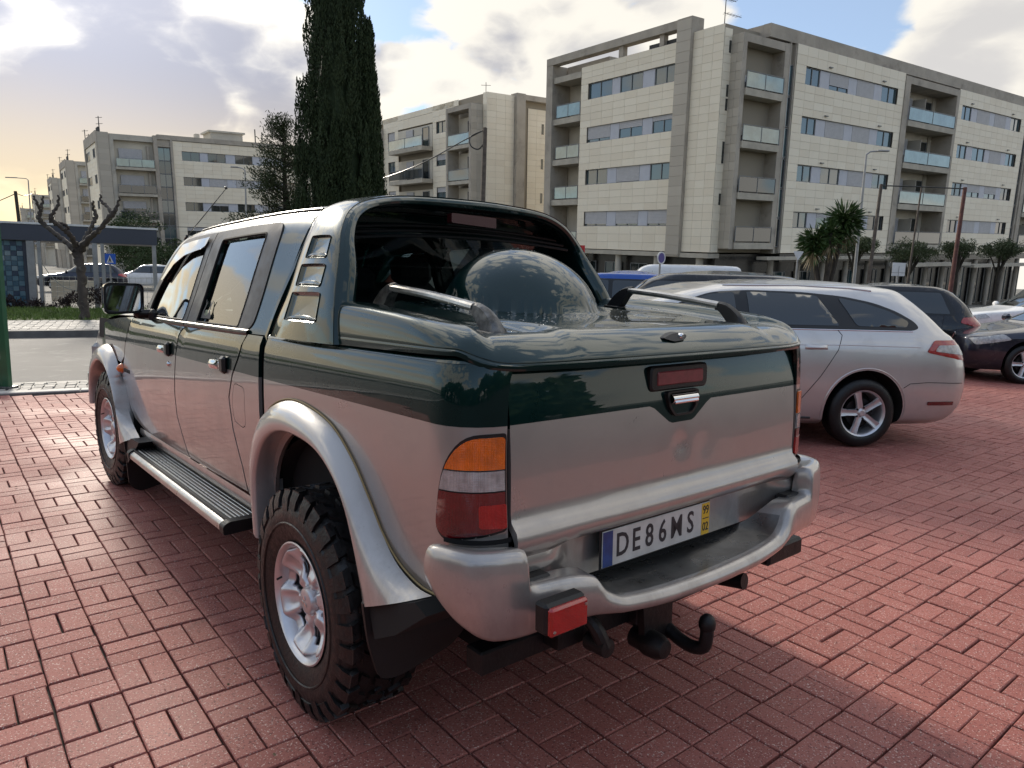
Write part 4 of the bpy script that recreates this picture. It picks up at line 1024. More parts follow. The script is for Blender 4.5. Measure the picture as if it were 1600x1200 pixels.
SX = 3.0                                                       # t is stretched so that the mesh is even
hoop = panel('roll_hoop', [(u * SX, v * .5) for u, v in hs_out], lambda a, b: hoopmap(a / SX, b / .5), M['green'], T, [roundpoly([(t * SX, v * .5) for t, v in s], .02) for s in slot_tv], .035, .003, sharp=40)
for s in slot_tv:                                              # the slots: dished pockets with a bright lower lip
    P = roundpoly([(t * SX, v * .5) for t, v in s], .02); n = len(P); c = np.mean(P, 0); V = []
    for k, d in ((1.0, 0.0), (.92, .004), (.83, .010), (.74, .012)):
        for (a, b_) in P:
            q = Vector(hoopmap((c[0] + (a - c[0]) * k) / SX, (c[1] + (b_ - c[1]) * k) / .5)); V.append((q.x + d * 1.0, q.y, q.z + .004 * (d > .02)))
    F = [(i * n + j, i * n + (j + 1) % n, (i + 1) * n + (j + 1) % n, (i + 1) * n + j) for i in range(3) for j in range(n)] + [tuple(3 * n + j for j in range(n))]
    mk('hoop_slot', V, F, M['green'], T, None, True, 50)
    ys = [p[1] for p in (hoopmap(*q) for q in s)]; b_ = MB(); q0 = Vector(hoopmap(*s[3])); q1 = Vector(hoopmap(*s[2]))
    b_.tube([q0.lerp(q1, t_) + Vector((.004 + .010 * math.sin(math.pi * t_), 0, .008 + .004 * math.sin(math.pi * t_))) for t_ in np.linspace(.06, .94, 9)], [.002, .006, .009, .010, .010, .010, .009, .006, .002], 8)
    b_.build('slot_lip', M['green'], T)
# rear face of the hoop: a broad rolled band, then the lining running forward to the cab
def band(u, v):
    q = u * (len(REc) - 1); i = min(int(q), len(REc) - 2); w = q - i; p = REc[i] * (1 - w) + REc[i + 1] * w
    c = np.array([0, p[1], 1.30]); o = c - p; o[1] = 0; L = np.linalg.norm(o); o = o / L
    k = v * 6; j = min(int(k), 5); pr = [(0, 0), (.010, -.012), (.028, -.018), (.048, -.012), (.060, .004), (.066, .03), (.070, .20)]
    d, f = [lerp(pr[j][m], pr[j + 1][m], k - j) for m in (0, 1)]
    d *= lerp(1.25, .72, sm(1.45, 1.75, p[2]))
    return tuple(p + o * d + np.array([0, f, 0]))
b = MB(); b.grid(band, 150, 25); o = b.build('hoop_band', M['green'], T, sharp=60, fix=False)
bm = bmesh.new(); bm.from_mesh(o.data); bmesh.ops.recalc_face_normals(bm, faces=bm.faces)
if sum(f.normal.y for f in bm.faces) > 0 and sum(1 for f in bm.faces if f.normal.y > .5) > sum(1 for f in bm.faces if f.normal.y < -.5): bmesh.ops.reverse_faces(bm, faces=bm.faces)
bm.to_mesh(o.data); bm.free()
# ribbed ledge above the rear window
for k in range(3):
    b = MB(); b.tube([(x, .44 - .03 * k - .06 * (x / .55) ** 2 * .5, 1.70 - .022 * k - .03 * (x / .55) ** 2) for x in np.linspace(-.56, .56, 15)], .007, 6); b.build('ledge_rib', M['trim'], T)
def bracklamp():
    b = MB(); x0, x1 = -.14, .085; zc = 1.722; yc = .285
    b.prism(roundpoly([(x0, zc - .020), (x1, zc - .030), (x1, zc + .012), (x0, zc + .018)], .006), lambda x, z: (x, yc - .004, z), lambda x, z: (x, yc + .03, z)); b.build('hoop_brake_lamp', M['hooplens'], T, smooth=False, fix=True)
bracklamp()
# ---- bed cover with its dome
def lidtop(x, y):
    d = max(0, .15 - y); side = 1.404 - .030 * d - .072 * d * d
    cen = 1.398 - .085 * max(0, .30 - y) + .012 * sm(-.2, -.6, y)
    ax = abs(x)
    z = lerp(cen, side, sm(.34, .70, ax))
    ch = sm(.40, .47, ax) * sm(.70, .655, ax) * sm(-.70, -.56 , y) * 1.0
    z -= .026 * ch
    hx, ry = .312, (.32 if y < .03 else .20)
    rr = ((x + .012) / hx) ** 2 + ((y - .03) / ry) ** 2
    if rr < 1: z += .222 * (1 - rr) ** .58
    if 1 <= rr < 1.25: z += .006 * (1.25 - rr) / .25
    return z
def rail_foot(x, y): return lidtop(x, y)
def lid_pt(th, r):
    # footprint at the base and at the top edge
    def fp(hx, yf, yr, bow, n_):
        hx = max(hx, 1e-4)
        c, s = math.cos(th), math.sin(th); e = 2 / n_
        x = hx * math.copysign(abs(c) ** e, c); v = math.copysign(abs(s) ** e, s); yc = (yf + yr) / 2; hy = (yf - yr) / 2
        y = yc + hy * v
        if v < 0: y -= bow * (1 - (x / hx) ** 2) * abs(v)
        return x, y
    if r <= 1:
        x, y = fp(.748 * r, .25 * r, -.615 * r, .045 * r, lerp(4, 11 if math.sin(th) > 0 else 8, sm(.3, .9, r))); return (x, y, lidtop(x, y))
    # over the edge: prof of (outward, down fraction)
    q = r - 1; pr = [(0, 0), (.10, .005), (.20, .03), (.36, .12), (.56, .28), (.76, .52), (.90, .76), (.955, .90), (.95, .96), (1.0, 1.0), (.99, 1.18)]
    k = q * (len(pr) - 1); j = min(int(k), len(pr) - 2); o_, dn = [lerp(pr[j][m], pr[j + 1][m], k - j) for m in (0, 1)]
    xt, yt = fp(.748, .25, -.615, .045, 11 if math.sin(th) > 0 else 8); xb, yb = fp(.800, .27, -.772, .035, 13 if math.sin(th) > 0 else 8.5)
    x = lerp(xt, xb, o_); y = lerp(yt, yb, o_); z0 = lidtop(xt, yt); zb_ = 1.283 - .036 * sm(-.66, -.77, y); 
    if abs(math.cos(th)) > .3 and abs(x) > .5: 
        side = sm(.60, .72, abs(xt)) * sm(-.60, -.40, yt)
        x = lerp(x, math.copysign(lerp(abs(xt), abs(xb), interp(o_, [0, .1, .2, .36, .56, .76, 1], [0, .2, .40, .62, .76, .88, 1])), x), side)
    return (x, y, lerp(z0, zb_, dn))
nth, nr = 420, 64
V = []; F = []
rs = [i / nr for i in range(nr)] + [1 + (i / 27) for i in range(28)]
for a in range(nth):
    th = 2 * math.pi * a / nth
    for r in rs: V.append(lid_pt(th, r))
m_ = len(rs)
for a in range(nth):
    a2 = (a + 1) % nth
    for j in range(m_ - 1): F.append((a * m_ + j, a * m_ + j + 1, a2 * m_ + j + 1, a2 * m_ + j))
lid = mk('bed_cover', V, F, M['green'], T, None, True, 50)
bm = bmesh.new(); bm.from_mesh(lid.data); bmesh.ops.remove_doubles(bm, verts=bm.verts, dist=1e-5); bmesh.ops.recalc_face_normals(bm, faces=bm.faces)
if sum(f.normal.z * f.calc_area() for f in bm.faces) < 0: bmesh.ops.reverse_faces(bm, faces=bm.faces)
bm.to_mesh(lid.data); bm.free()
# rubber seal below the cover
b = MB()
P = [(-.775, .24, 1.252)] + [(-.775, y, 1.252) for y in np.linspace(.1, -.62, 8)] + [(-.76, -.70, 1.250), (-.72, -.735, 1.247)] + [(x, -.752, 1.246) for x in np.linspace(-.6, .6, 9)] + [(.72, -.735, 1.247), (.76, -.70, 1.250)] + [(.775, y, 1.252) for y in np.linspace(-.62, .2, 6)]
P = [(p[0] * .985, p[1] + (.012 if p[1] < -.6 else 0), p[2] + .010) for p in P]; b.tube(P, .014, 6); b.build('cover_seal', M['wellblack'], T)
# cover lock, its black eye-shaped escutcheon
lx, lz = -.035, 1.300
_pr = [lid_pt(R(270) - .045, 1 + q / 60) for q in range(61)]
_pb = min(_pr, key=lambda p: abs(p[2] - lz)); ly = _pb[1] - .010
tl_ = Matrix.Rotation(R(-38), 3, 'X')
b = MB(); P = roundpoly([(-.080, -.004), (-.03, -.020), (.03, -.014), (.058, .004), (.02, .018), (-.03, .012)], .012, 4)
b.prism(P, lambda x, z: Vector((lx, ly + .012, lz)) + tl_ @ Vector((x, 0, z)), lambda x, z: Vector((lx, ly - .012, lz)) + tl_ @ Vector((x * .85, 0, z * .85))); b.build('lock_plate', M['plastic'], T, fix=True, sharp=40)
b = MB(); b.lathe([(-.018, 0), (-.018, .006), (-.014, .011), (0, .011)], 'y', 16, (lx + .018, ly, lz + .0)); b.build('lock_barrel', M['chrome'], T)
# carrier rails on the cover
def rail(s):
    x = .585
    def fp_(y): return lidtop(x, y)
    yf, yr = .045, -.540; zf, zr = 1.444, 1.386
    b = MB(); 
    for k, (dx, r_) in enumerate(((-.006, .0125), (.006, .0125))): b.tube([(s * (x + dx), lerp(yf - .07, yr + .06, t_), lerp(zf - .004, zr, t_) + .004 * math.sin(math.pi * t_)) for t_ in np.linspace(0, 1, 10)], r_, 10)
    b.build('carrier_rail', M['alu'], T)
    for (ya, yb, za, zb_) in ((yf + .055, yf - .085, fp_(yf + .055), zf), (yr - .060, yr + .070, fp_(yr - .060), zr)):
        b = MB(); n = 9; V = []
        for i in range(n + 1):
            t_ = i / n; y = lerp(ya, yb, t_); zt = za + (zb_ + .014 - za) * math.sin(math.pi / 2 * min(1, t_ * 1.15)) ** .8; zl = lerp(fp_(y) - .004, zb_ - .018, sm(.45, .95, t_)); w = lerp(.026, .016, t_)
            V += [(s * x - w, y, zl), (s * x - w * .8, y, zt - .008), (s * x, y, zt), (s * x + w * .8, y, zt - .008), (s * x + w, y, zl)]
        F = [(i * 5 + j, i * 5 + (j + 1) % 5, (i + 1) * 5 + (j + 1) % 5, (i + 1) * 5 + j) for i in range(n) for j in range(5)] + [tuple(range(5)), tuple(n * 5 + j for j in range(5))]
        b.add(V, F); o = b.build('rail_foot', M['castalu'] if s < 0 else M['plastic'], T, fix=True, sharp=50)
        if s < 0: o['label'] = 'worn metal rail foot with peeling finish'
        b = MB(); b.box((s * x, (ya * .72 + yb * .28), fp_(ya * .72 + yb * .28) + .001), (.062, .085, .008), Matrix.Rotation(math.atan2(fp_(ya) - fp_(yb), ya - yb), 3, 'X'), .003); b.build('foot_gasket', M['trim'], T)
rail(-1); rail(1)
# rain drops standing on the cover
dv = []; df = []
k = 0
while k < 230:
    x = random.uniform(-.42, .66); y = random.uniform(-.60, .05)
    if random.random() < .25: x = random.uniform(-.7, .7)
    r = random.uniform(.0012, .0030) * random.choice((1, 1, 1.3)); z = lidtop(x, y)
    nx = (lidtop(x + .005, y) - z) / .005; ny = (lidtop(x, y + .005) - z) / .005
    if abs(nx) > .35 or abs(ny) > .55: continue
    i0 = len(dv); nn = Vector((-nx, -ny, 1)).normalized(); e1 = nn.orthogonal().normalized(); e2 = nn.cross(e1); c = Vector((x, y, z - .0002)); st = random.uniform(.8, 1.5)
    dv += [c + e1 * (math.cos(a) * r * st) + e2 * (math.sin(a) * r) for a in np.linspace(0, 2 * math.pi, 9)[:8]] + [c + e1 * (math.cos(a) * r * .7 * st) + e2 * (math.sin(a) * r * .7) + nn * r * .5 for a in np.linspace(0, 2 * math.pi, 9)[:8]] + [c + nn * r * .66]
    df += [(i0 + j, i0 + (j + 1) % 8, i0 + 8 + (j + 1) % 8, i0 + 8 + j) for j in range(8)] + [(i0 + 8 + j, i0 + 8 + (j + 1) % 8, i0 + 16) for j in range(8)]
    k += 1
M['water'] = mat('water_bead', (.03, .045, .05), .03, metal=0., coat=1., coat_r=.01, spec=1.)
o = mk('rain_drops', dv, df, M['water'], T, None, True, None); o['kind'] = 'stuff'
# ---- wheels
def offroad_wheel(cx, cy, cz, s, steer=0., phase=0.):
    """s = -1 for the left flank; outer face lies at -x of the wheel's own frame"""
    w = empty('wheel', None, None); w.parent = T; w.location = (cx, cy, cz); w.rotation_euler = (phase, 0, steer if s < 0 else math.pi + steer)
    Wd, Rr, rim = .262, .385, .205
    h = Wd / 2
    prof = [(-h + .035, rim - .012), (-h + .020, rim - .004), (-h + .012, rim + .010), (-h + .003, rim + .035), (-h - .006, rim + .075), (-h - .004, rim + .105), (-h + .004, rim + .125), (-h + .012, rim + .145), (-h + .026, Rr - .022), (-h + .045, Rr - .013), (0, Rr - .010), (h - .045, Rr - .013), (h - .026, Rr - .022), (h - .004, rim + .12), (h + .004, rim + .08), (h - .012, rim + .02), (h - .035, rim - .012)]
    b = MB(); b.lathe(catmull(prof, 2), 'x', 72)
    nl = 30
    def lug(a, x0, x1, da0, da1, r0, r1, sk=0.):
        V = []
        for rr_, k in ((r0, 1.0), (r1, .90)):
            xc = (x0 + x1) / 2
            for xx, sgn in ((x0, -1), (x1, 1)):
                for dd in (da0, da1):
                    x = xc + (xx - xc) * k; an = a + (dd * k) + sk * (x)
                    V.append((x, rr_ * math.cos(an), rr_ * math.sin(an)))
        b.add(V, [(0, 1, 3, 2), (4, 6, 7, 5), (0, 4, 5, 1), (2, 3, 7, 6), (0, 2, 6, 4), (1, 5, 7, 3)])
    P = 2 * math.pi / nl
    for i in range(nl):
        a = i * P
        for sd in (-1, 1):
            o_ = 0 if sd < 0 else P / 2; e = .10 * P if i % 2 else 0
            # shoulder block, wrapping down the sidewall
            x1, x0 = sd * (h - .052 + (.014 if i % 2 else 0)), sd * (h - .012)
            lug(a + o_ + e, min(x0, x1), max(x0, x1), -.36 * P, .30 * P, Rr - .016, Rr + .001, sd * .8)
            V = []
            for (r_, x_) in ((Rr - .002, h - .014), (Rr - .030, h - .001), (Rr - .058 - (.014 if i % 2 else 0), h + .005)):
                for dd in (-.34, .28): an = a + o_ + e + dd * P + sd * .8 * sd * h * 1; V.append((sd * x_, r_ * math.cos(an), r_ * math.sin(an)))
            for (r_, x_) in ((Rr - .004, h - .030), (Rr - .034, h - .012), (Rr - .060, h - .004)):
                for dd in (-.34, .28): an = a + o_ + e + dd * P + sd * .8 * sd * h * 1; V.append((sd * x_, r_ * math.cos(an), r_ * math.sin(an)))
            b.add(V, [(0, 1, 3, 2), (2, 3, 5, 4), (0, 2, 8, 6), (2, 4, 10, 8), (1, 7, 9, 3), (3, 9, 11, 5), (4, 5, 11, 10)])
            lug(a + o_ + .5 * P, sd * .066 - .020, sd * .066 + .018, -.30 * P, .26 * P, Rr - .014, Rr, -sd * 2.2)
        lug(a + .25 * P, -.030, .026, -.26 * P, .22 * P, Rr - .014, Rr, 1.6)
        lug(a + .75 * P, -.016, .036, -.16 * P, .16 * P, Rr - .014, Rr - .001, -1.8)
    tyre = b.build('tyre', M['rubber'], w, sharp=32, fix=False)
    bm = bmesh.new(); bm.from_mesh(tyre.data); bmesh.ops.recalc_face_normals(bm, faces=bm.faces); bm.to_mesh(tyre.data); bm.free()
    # raised ring and size mark on the sidewall
    b = MB(); b.lathe([(-h - .005, rim + .062), (-h - .009, rim + .065), (-h - .009, rim + .070), (-h - .005, rim + .073)], 'x', 60); b.lathe([(-h + .003, rim + .118), (-h - .002, rim + .121), (-h + .004, rim + .126)], 'x', 60); b.build('sidewall_rib', M['rubber'], w, fix=False)
    # rim: barrel, dish with six broad spokes and the windows between them
    b = MB(); b.lathe([(-h + .026, rim - .010), (-h + .012, rim - .001), (-h + .008, rim + .003), (-h + .006, rim - .002), (-h + .014, rim - .012), (-h + .030, rim - .018), (-h + .06, rim - .026), (.05, rim - .030), (.09, rim - .02)], 'x', 72); rimo = b.build('rim', M['alloy'], w, sharp=50, fix=False)
    for f in []: pass
    ns = 6; na, nrr = 144, 22; V = []; F = []
    r0, r1 = .050, rim - .020
    def depth(a, r):
        t_ = (r - r0) / (r1 - r0); ph = (a * ns / (2 * math.pi)) % 1.0; d = abs(ph - .5) * 2       # 0 on the spoke's centre line
        base = lerp(-h + .048, -h + .040, t_) + .030 * math.sin(math.pi * min(1, t_ * 1.05)) ** 1.2      # dished face
        spoke = sm(.86, .40, d)
        petal = .022 * spoke * sm(.0, .25, t_) - .013 * sm(.50, .16, d) * sm(.28, .60, t_) * sm(1.02, .80, t_)
        return base - petal + .010 * (1 - spoke)
    for i in range(na):
        a = 2 * math.pi * i / na
        for j in range(nrr + 1): r = r0 + (r1 - r0) * j / nrr; V.append((depth(a, r), r * math.cos(a), r * math.sin(a)))
    for i in range(na):
        a = 2 * math.pi * (i + .5) / na; ph = (a * ns / (2 * math.pi)) % 1.0; d = abs(ph - .5) * 2
        for j in range(nrr):
            t_ = (j + .5) / nrr
            if d > .56 + .5 * abs(t_ - .47) and .20 < t_ < .76: continue
            i2 = (i + 1) % na; F.append((i * (nrr + 1) + j, i2 * (nrr + 1) + j, i2 * (nrr + 1) + j + 1, i * (nrr + 1) + j + 1))
    me = mk('spokes', V, F, M['alloy'], w, None, True, 60)
    md = me.modifiers.new('thick', 'SOLIDIFY'); md.thickness = .018; md.offset = 1 if False else -1
    b = MB(); b.lathe([(-h + .030, 0), (-h + .030, .034), (-h + .034, .043), (-h + .044, .048), (-h + .075, .052)], 'x', 36); b.build('hub_cap', M['alloy'], w, sharp=30)
    b = MB()
    for q in range(3):
        a = 2 * math.pi * q / 3 + 0; e = Vector((0, math.sin(a), math.cos(a))); f = Vector((0, math.cos(a), -math.sin(a))); c = Vector((-h + .0285, 0, 0))
        V4 = [c + e * .002, c + e * .012 + f * .0065, c + e * .023, c + e * .012 - f * .0065]; b.add([v - Vector((.0012, 0, 0)) for v in V4] + V4, [(0, 1, 2, 3), (0, 4, 5, 1), (1, 5, 6, 2), (2, 6, 7, 3), (3, 7, 4, 0)])
    b.build('hub_emblem', M['chrome'], w, smooth=False)
    b = MB()
    for q in range(6):
        a = 2 * math.pi * (q + .5) / 6; b.lathe([(-h + .052, 0), (-h + .052, .007), (-h + .060, .010), (-h + .085, .010)], 'x', 6, (0, .060 * math.cos(a), .060 * math.sin(a)))
    b.build('wheel_nut', M['castalu'], w)
    b = MB(); b.lathe([(0, .0), (0, .16), (.012, .16), (.02, 0)], 'x', 32); b.build('brake_disc', M['steel_dk'], w)
    b = MB(); b.tube([(-h + .02, rim - .032, .0), (-h - .0, rim - .040, .0)], .004, 6); b.build('valve', M['trim'], w)
    return w
offroad_wheel(-.773, .095, .385 + gz(.095), -1, 0, R(12)); offroad_wheel(.773, .095, .385 + gz(.095), 1, 0, .3)
offroad_wheel(-.748, FY, .385 + gz(FY), -1, R(2), .5); offroad_wheel(.748, FY, .385 + gz(FY), 1, R(2), .9)
# ------------------------------------------------------------------ other cars
def road_wheel(parent, x, y, r=.315, rr=.215, w=.20, s=-1, style=5, m='alloy'):
    wh = empty('wheel'); wh.parent = parent; wh.location = (x, y, r); wh.rotation_euler = (0, 0, 0 if s < 0 else math.pi)
    h = w / 2; b = MB(); b.lathe(catmull([(-h + .03, rr - .01), (-h + .010, rr), (-h - .002, rr + .03), (-h + .002, r - .035), (-h + .020, r - .008), (-h + .04, r), (0, r + .001), (h - .04, r), (h - .01, r - .02), (h, rr)], 3), 'x', 48); b.build('tyre', M['rubber'], wh, sharp=60)
    b = MB(); b.lathe([(-h + .03, rr - .012), (-h + .010, rr - .002), (-h + .005, rr + .002), (-h + .010, rr - .008), (-h + .03, rr - .020), (h - .02, rr - .03)], 'x', 48); b.build('rim', M[m], wh, sharp=50)
    b = MB(); b.lathe([(-h + .075, 0), (-h + .075, rr * .62), (-h + .09, rr * .62), (-h + .10, 0)], 'x', 32); b.build('brake_disc', M['steel_dk'], wh)
    b = MB(); b.lathe([(h - .04, 0), (h - .04, rr)], 'x', 24); b.build('wheel_back', M['wellblack'], wh)
    for q in range(style):
        a = 2 * math.pi * q / style + .3; e = Vector((0, math.sin(a), math.cos(a))); f = Vector((0, math.cos(a), -math.sin(a)))
        sec = [(0.02, .060, -h + .030), (.30, .052, -h + .026), (.65, .050, -h + .018), (.97, .066, -h + .014)]; V = []
        for t_, wd, xx in sec:
            c = e * (rr * t_); k = wd / .215 * rr * .62
            V += [c + f * k + Vector((xx + .018, 0, 0)), c + f * k * .8 + Vector((xx, 0, 0)), c + f * k * .12 + Vector((xx + .007, 0, 0)), c - f * k * .12 + Vector((xx + .007, 0, 0)), c - f * k * .8 + Vector((xx, 0, 0)), c - f * k + Vector((xx + .018, 0, 0))]
        b = MB(); b.add(V, [(i * 6 + j, (i + 1) * 6 + j, (i + 1) * 6 + j + 1, i * 6 + j + 1) for i in range(3) for j in range(5)]); b.build('spoke', M[m], wh, sharp=35, fix=True)
    b = MB(); b.lathe([(-h + .018, 0), (-h + .018, .024), (-h + .024, .030), (-h + .05, .060)], 'x', 24)
    b.build('hub', M[m], wh, sharp=40); b = MB()
    for q in range(5):
        a = 2 * math.pi * (q + .5) / 5 + .3; b.lathe([(-h + .022, 0), (-h + .022, .009), (-h + .035, .011)], 'x', 8, (0, .052 * math.sin(a), .052 * math.cos(a)))
    b.build('wheel_bolt', M['trim'], wh)
    return wh
class Car:
    """levels: (z, front y, rear y, half width, exponent, tilt) stacked from sill to roof; +y is the front"""
    def __init__(s, name, label, cat, loc, front, levels, paintm, arches, ar=.36, group=None, roof=None):
        ang = math.atan2(front[1], front[0]) - math.pi / 2
        s.T = empty(name, label, cat, loc, ang, group); s.L = levels; s.paint = paintm
        lv = np.array(levels); s.n = len(levels)
        def at(q):
            q = min(max(q, 0), s.n - 1); return [interp(q, list(range(s.n)), list(lv[:, k])) for k in range(6)]
        s.at = at; NR = (s.n - 1) * 7 + 1; NT = 144; V = []; F = []
        def ring_pt(q, th):
            z, yf, yr, w, ex, tilt = at(q); c, si = math.cos(th), math.sin(th); rr_ = (abs(c) ** ex + abs(si) ** ex) ** (-1 / ex); v = rr_ * c; x = w * rr_ * si; y = (yf + yr) / 2 + (yf - yr) / 2 * v
            return (-x, y, z + tilt * (-v if tilt else 0) * 1.0)
        s.ring_pt = ring_pt
        for i in range(NR):
            for k in range(NT): V.append(ring_pt(i / 7, 2 * math.pi * (k + .5) / NT))
        for i in range(NR - 1):
            for k in range(NT): k2 = (k + 1) % NT; F.append((i * NT + k, i * NT + k2, (i + 1) * NT + k2, (i + 1) * NT + k))
        # crown the roof with shrinking rings
        z, yf, yr, w, ex, tilt = at(s.n - 1); base = (NR - 1) * NT; prev = base
        for q, up in ((.85, .016), (.6, .030), (.3, .040)):
            b0 = len(V)
            for k in range(NT): p = V[base + k]; V.append((p[0] * q, (p[1] - (yf + yr) / 2) * q + (yf + yr) / 2, p[2] + up))
            for k in range(NT): k2 = (k + 1) % NT; F.append((prev + k, prev + k2, b0 + k2, b0 + k))
            prev = b0
        F.append(tuple(prev + k for k in range(NT))); F.append(tuple(range(NT))[::-1])
        o = mk('body', V, F, [paintm, M['wellblack']], s.T, None, True, 50)
        bm = bmesh.new(); bm.from_mesh(o.data); bmesh.ops.recalc_face_normals(bm, faces=bm.faces); bm.to_mesh(o.data); bm.free()
        if arches:
            cb = MB()
            for ya in arches:
                for sd in (-1, 1): xm = max(l[3] for l in levels); cb.tube([(sd * (xm - .27), ya, .335), (sd * (xm + .2), ya, .335)], ar, 48)
            cut = cb.build('cutter', [M['wellblack'], M['wellblack']], s.T, smooth=False, fix=True); cut.data.polygons.foreach_set('material_index', np.ones(len(cut.data.polygons), np.int32))
            md = o.modifiers.new('b', 'BOOLEAN'); md.operation = 'DIFFERENCE'; md.object = cut; md.solver = 'EXACT'
            try: md.material_mode = 'INDEX'
            except Exception: pass
            bpy.context.view_layer.update(); dg = bpy.context.evaluated_depsgraph_get(); me = bpy.data.meshes.new_from_object(o.evaluated_get(dg)); o.modifiers.clear(); o.data = me
            try: me.set_sharp_from_angle(angle=R(38))
            except Exception: pass
            bpy.data.objects.remove(cut)
        s.body = o
    def side(s, y, z):
        """the point of the left flank at (y, z)"""
        lo, hi = 0., s.n - 1.
        for _ in range(26):
            m_ = (lo + hi) / 2; a = s.at(m_); hl = (a[1] - a[2]) / 2; v = (y - (a[1] + a[2]) / 2) / hl
            if a[0] - a[5] * v < z: lo = m_
            else: hi = m_
        a = s.at((lo + hi) / 2); hl = (a[1] - a[2]) / 2; v = min(.9999, abs((y - (a[1] + a[2]) / 2) / hl)); return (-a[3] * (1 - v ** a[4]) ** (1 / a[4]), y, z)
    def rear(s, x, z, sign=-1):
        lo, hi = 0., s.n - 1.
        for _ in range(26):
            m_ = (lo + hi) / 2; a = s.at(m_)
            if a[0] - a[5] * sign < z: lo = m_
            else: hi = m_
        a = s.at((lo + hi) / 2); u = min(.9999, abs(x / a[3])); return (x, (a[1] + a[2]) / 2 + sign * (a[1] - a[2]) / 2 * (1 - u ** a[4]) ** (1 / a[4]), z)
    def pan(s, name, poly, m, off=.004, both=True, st=.05, fold=.006, holes=()):
        o = panel(name, poly, s.side, m, s.T, holes, st, fold, off=off, sharp=60)
        if both: mirror(o)
        return o
    def pane(s, name, poly, m, off=.004, sign=-1, st=.06):
        return panel(name, poly, lambda x, z: s.rear(x, z, sign), m, s.T, (), st, .006, out=(0, sign, 0), off=off, sharp=60)
    def line(s, name, pts, r=.0035, m=None, both=True):
        b = MB(); b.tube([s.side(y, z) for y, z in resample(pts, .06, False)], r, 6); o = b.build(name, m or M['wellblack'], s.T)
        if both: mirror(o)
    def wheels(s, ys, r=.315, w=.2, style=5, x=None, m='alloy', rr=.215):
        xx = (max(l[3] for l in s.L) if x is None else x) - w / 2 - .012
        for y in ys:
            for sd in (-1, 1): road_wheel(s.T, sd * xx, y, r, rr, w, sd, style, m)
# --- silver estate beside the pickup: its own y = 0 at the rear axle
rd = Vector((math.sin(R(84)), math.cos(R(84)), 0)); fr_ = -rd; inn = Vector((-fr_.y, fr_.x, 0)) * -1
w0 = Vector((3.235, 6.50, 0)); w0 = w0 + Vector((rd.y * -1, rd.x, 0)) * .93
lv = [(.20, 3.55, -.90, .80, 11, 0), (.26, 3.66, -.99, .88, 11, 0), (.42, 3.74, -1.085, .915, 11, 0), (.58, 3.74, -1.10, .925, 11, 0), (.74, 3.70, -1.08, .925, 11, .0), (.90, 3.50, -1.02, .915, 11, .0),
      (1.02, 3.0, -.92, .885, 11, .01), (1.06, 2.62, -.86, .870, 11, .01), (1.20, 2.22, -.72, .815, 10, .01), (1.34, 1.86, -.56, .745, 9, .01), (1.425, 1.55, -.45, .675, 8, .01), (1.462, 1.32, -.36, .60, 7, .0), (1.478, 1.1, -.28, .50, 6, 0)]
C = Car('estate_car', 'silver estate car with five spoke alloy wheels parked beside the pickup', 'car', w0, fr_, lv, M['silver2'], (0, 2.80), .385)
C.wheels((0, 2.80), .318, .205)
wz = [(2.05, 1.085), (-.43, 1.082), (-.50, 1.105), (-.46, 1.16), (-.30, 1.25), (-.08, 1.325), (.20, 1.375), (.60, 1.405), (1.1, 1.41), (1.45, 1.385), (1.80, 1.27)]
C.pan('window_surround', roundpoly(wz, [.05, .05, .05, .08, .08, .08, .1, .1, .1, .1, .1]), M['trim'], .003)
C.pan('quarter_glass', roundpoly([(.11, 1.112), (-.37, 1.108), (-.40, 1.16), (-.22, 1.25), (.0, 1.315), (.26, 1.362)], .04), M['cglass'], .007)
C.pan('rear_door_glass', roundpoly([(1.12, 1.112), (.28, 1.112), (.46, 1.372), (.80, 1.390), (1.12, 1.392)], .02), M['glass'] if False else M['cglass'], .007)
C.pan('front_door_glass', roundpoly([(1.24, 1.112), (1.98, 1.112), (1.76, 1.26), (1.48, 1.362), (1.24, 1.385)], .03), M['cglass'], .007)
C.line('door_line', [(.30, 1.08), (.26, 1.03), (.30, .90), (.45, .66), (.64, .42), (.68, .30)]); C.line('door_line', [(1.20, 1.08), (1.20, .80), (1.22, .30)])
C.line('chrome_strip', [(2.05, 1.078), (-.43, 1.075)], .006, M['chrome']); C.line('roof_rail', [(1.30, 1.447), (.60, 1.462), (.10, 1.448), (-.10, 1.43)], .010, M['silver2'])
C.line('bumper_line', [(-.36, .56), (-.42, .60), (-.60, .615), (-.98, .605)], .003)
C.line('flank_crease', [(2.6, .90), (1.2, .935), (.2, .945), (-.5, .935)], .004, M['silver2'])
b = MB()
b.grid(lambda u, v: (lambda p: (p[0] - .030 * math.sin(math.pi * u) ** .5 * math.sin(math.pi * min(1, v * 1.1)) ** .5, p[1], p[2]))(C.side(.40 + .215 * u, .900 + .046 * v)), 16, 8); o = b.build('door_handle', M['silver2'], C.T, sharp=70); mirror(o)
b = MB(); b.grid(lambda u, v: (lambda p: (p[0] - .002 , p[1], p[2]))(C.side(.43 + .12 * u, .870 + .082 * v)), 8, 6); o = b.build('handle_cup', M['silver2'], C.T); mirror(o)
lampo2 = roundpoly([(-.56, .895), (-.64, 1.0), (-1.02, 1.0), (-1.075, .80)], .02)
C.pan('tail_lens', lampo2, M['redbright'], .006, st=.03); C.pan('lamp_centre', roundpoly([(-.64, .900), (-.68, .955), (-.96, .955), (-1.0, .860)], .015), M['clearlens'], .0095, st=.03)
C.pane('rear_window', roundpoly([(-.66, 1.10), (.66, 1.10), (.56, 1.40), (-.56, 1.40)], .05), M['cglass'], .006)
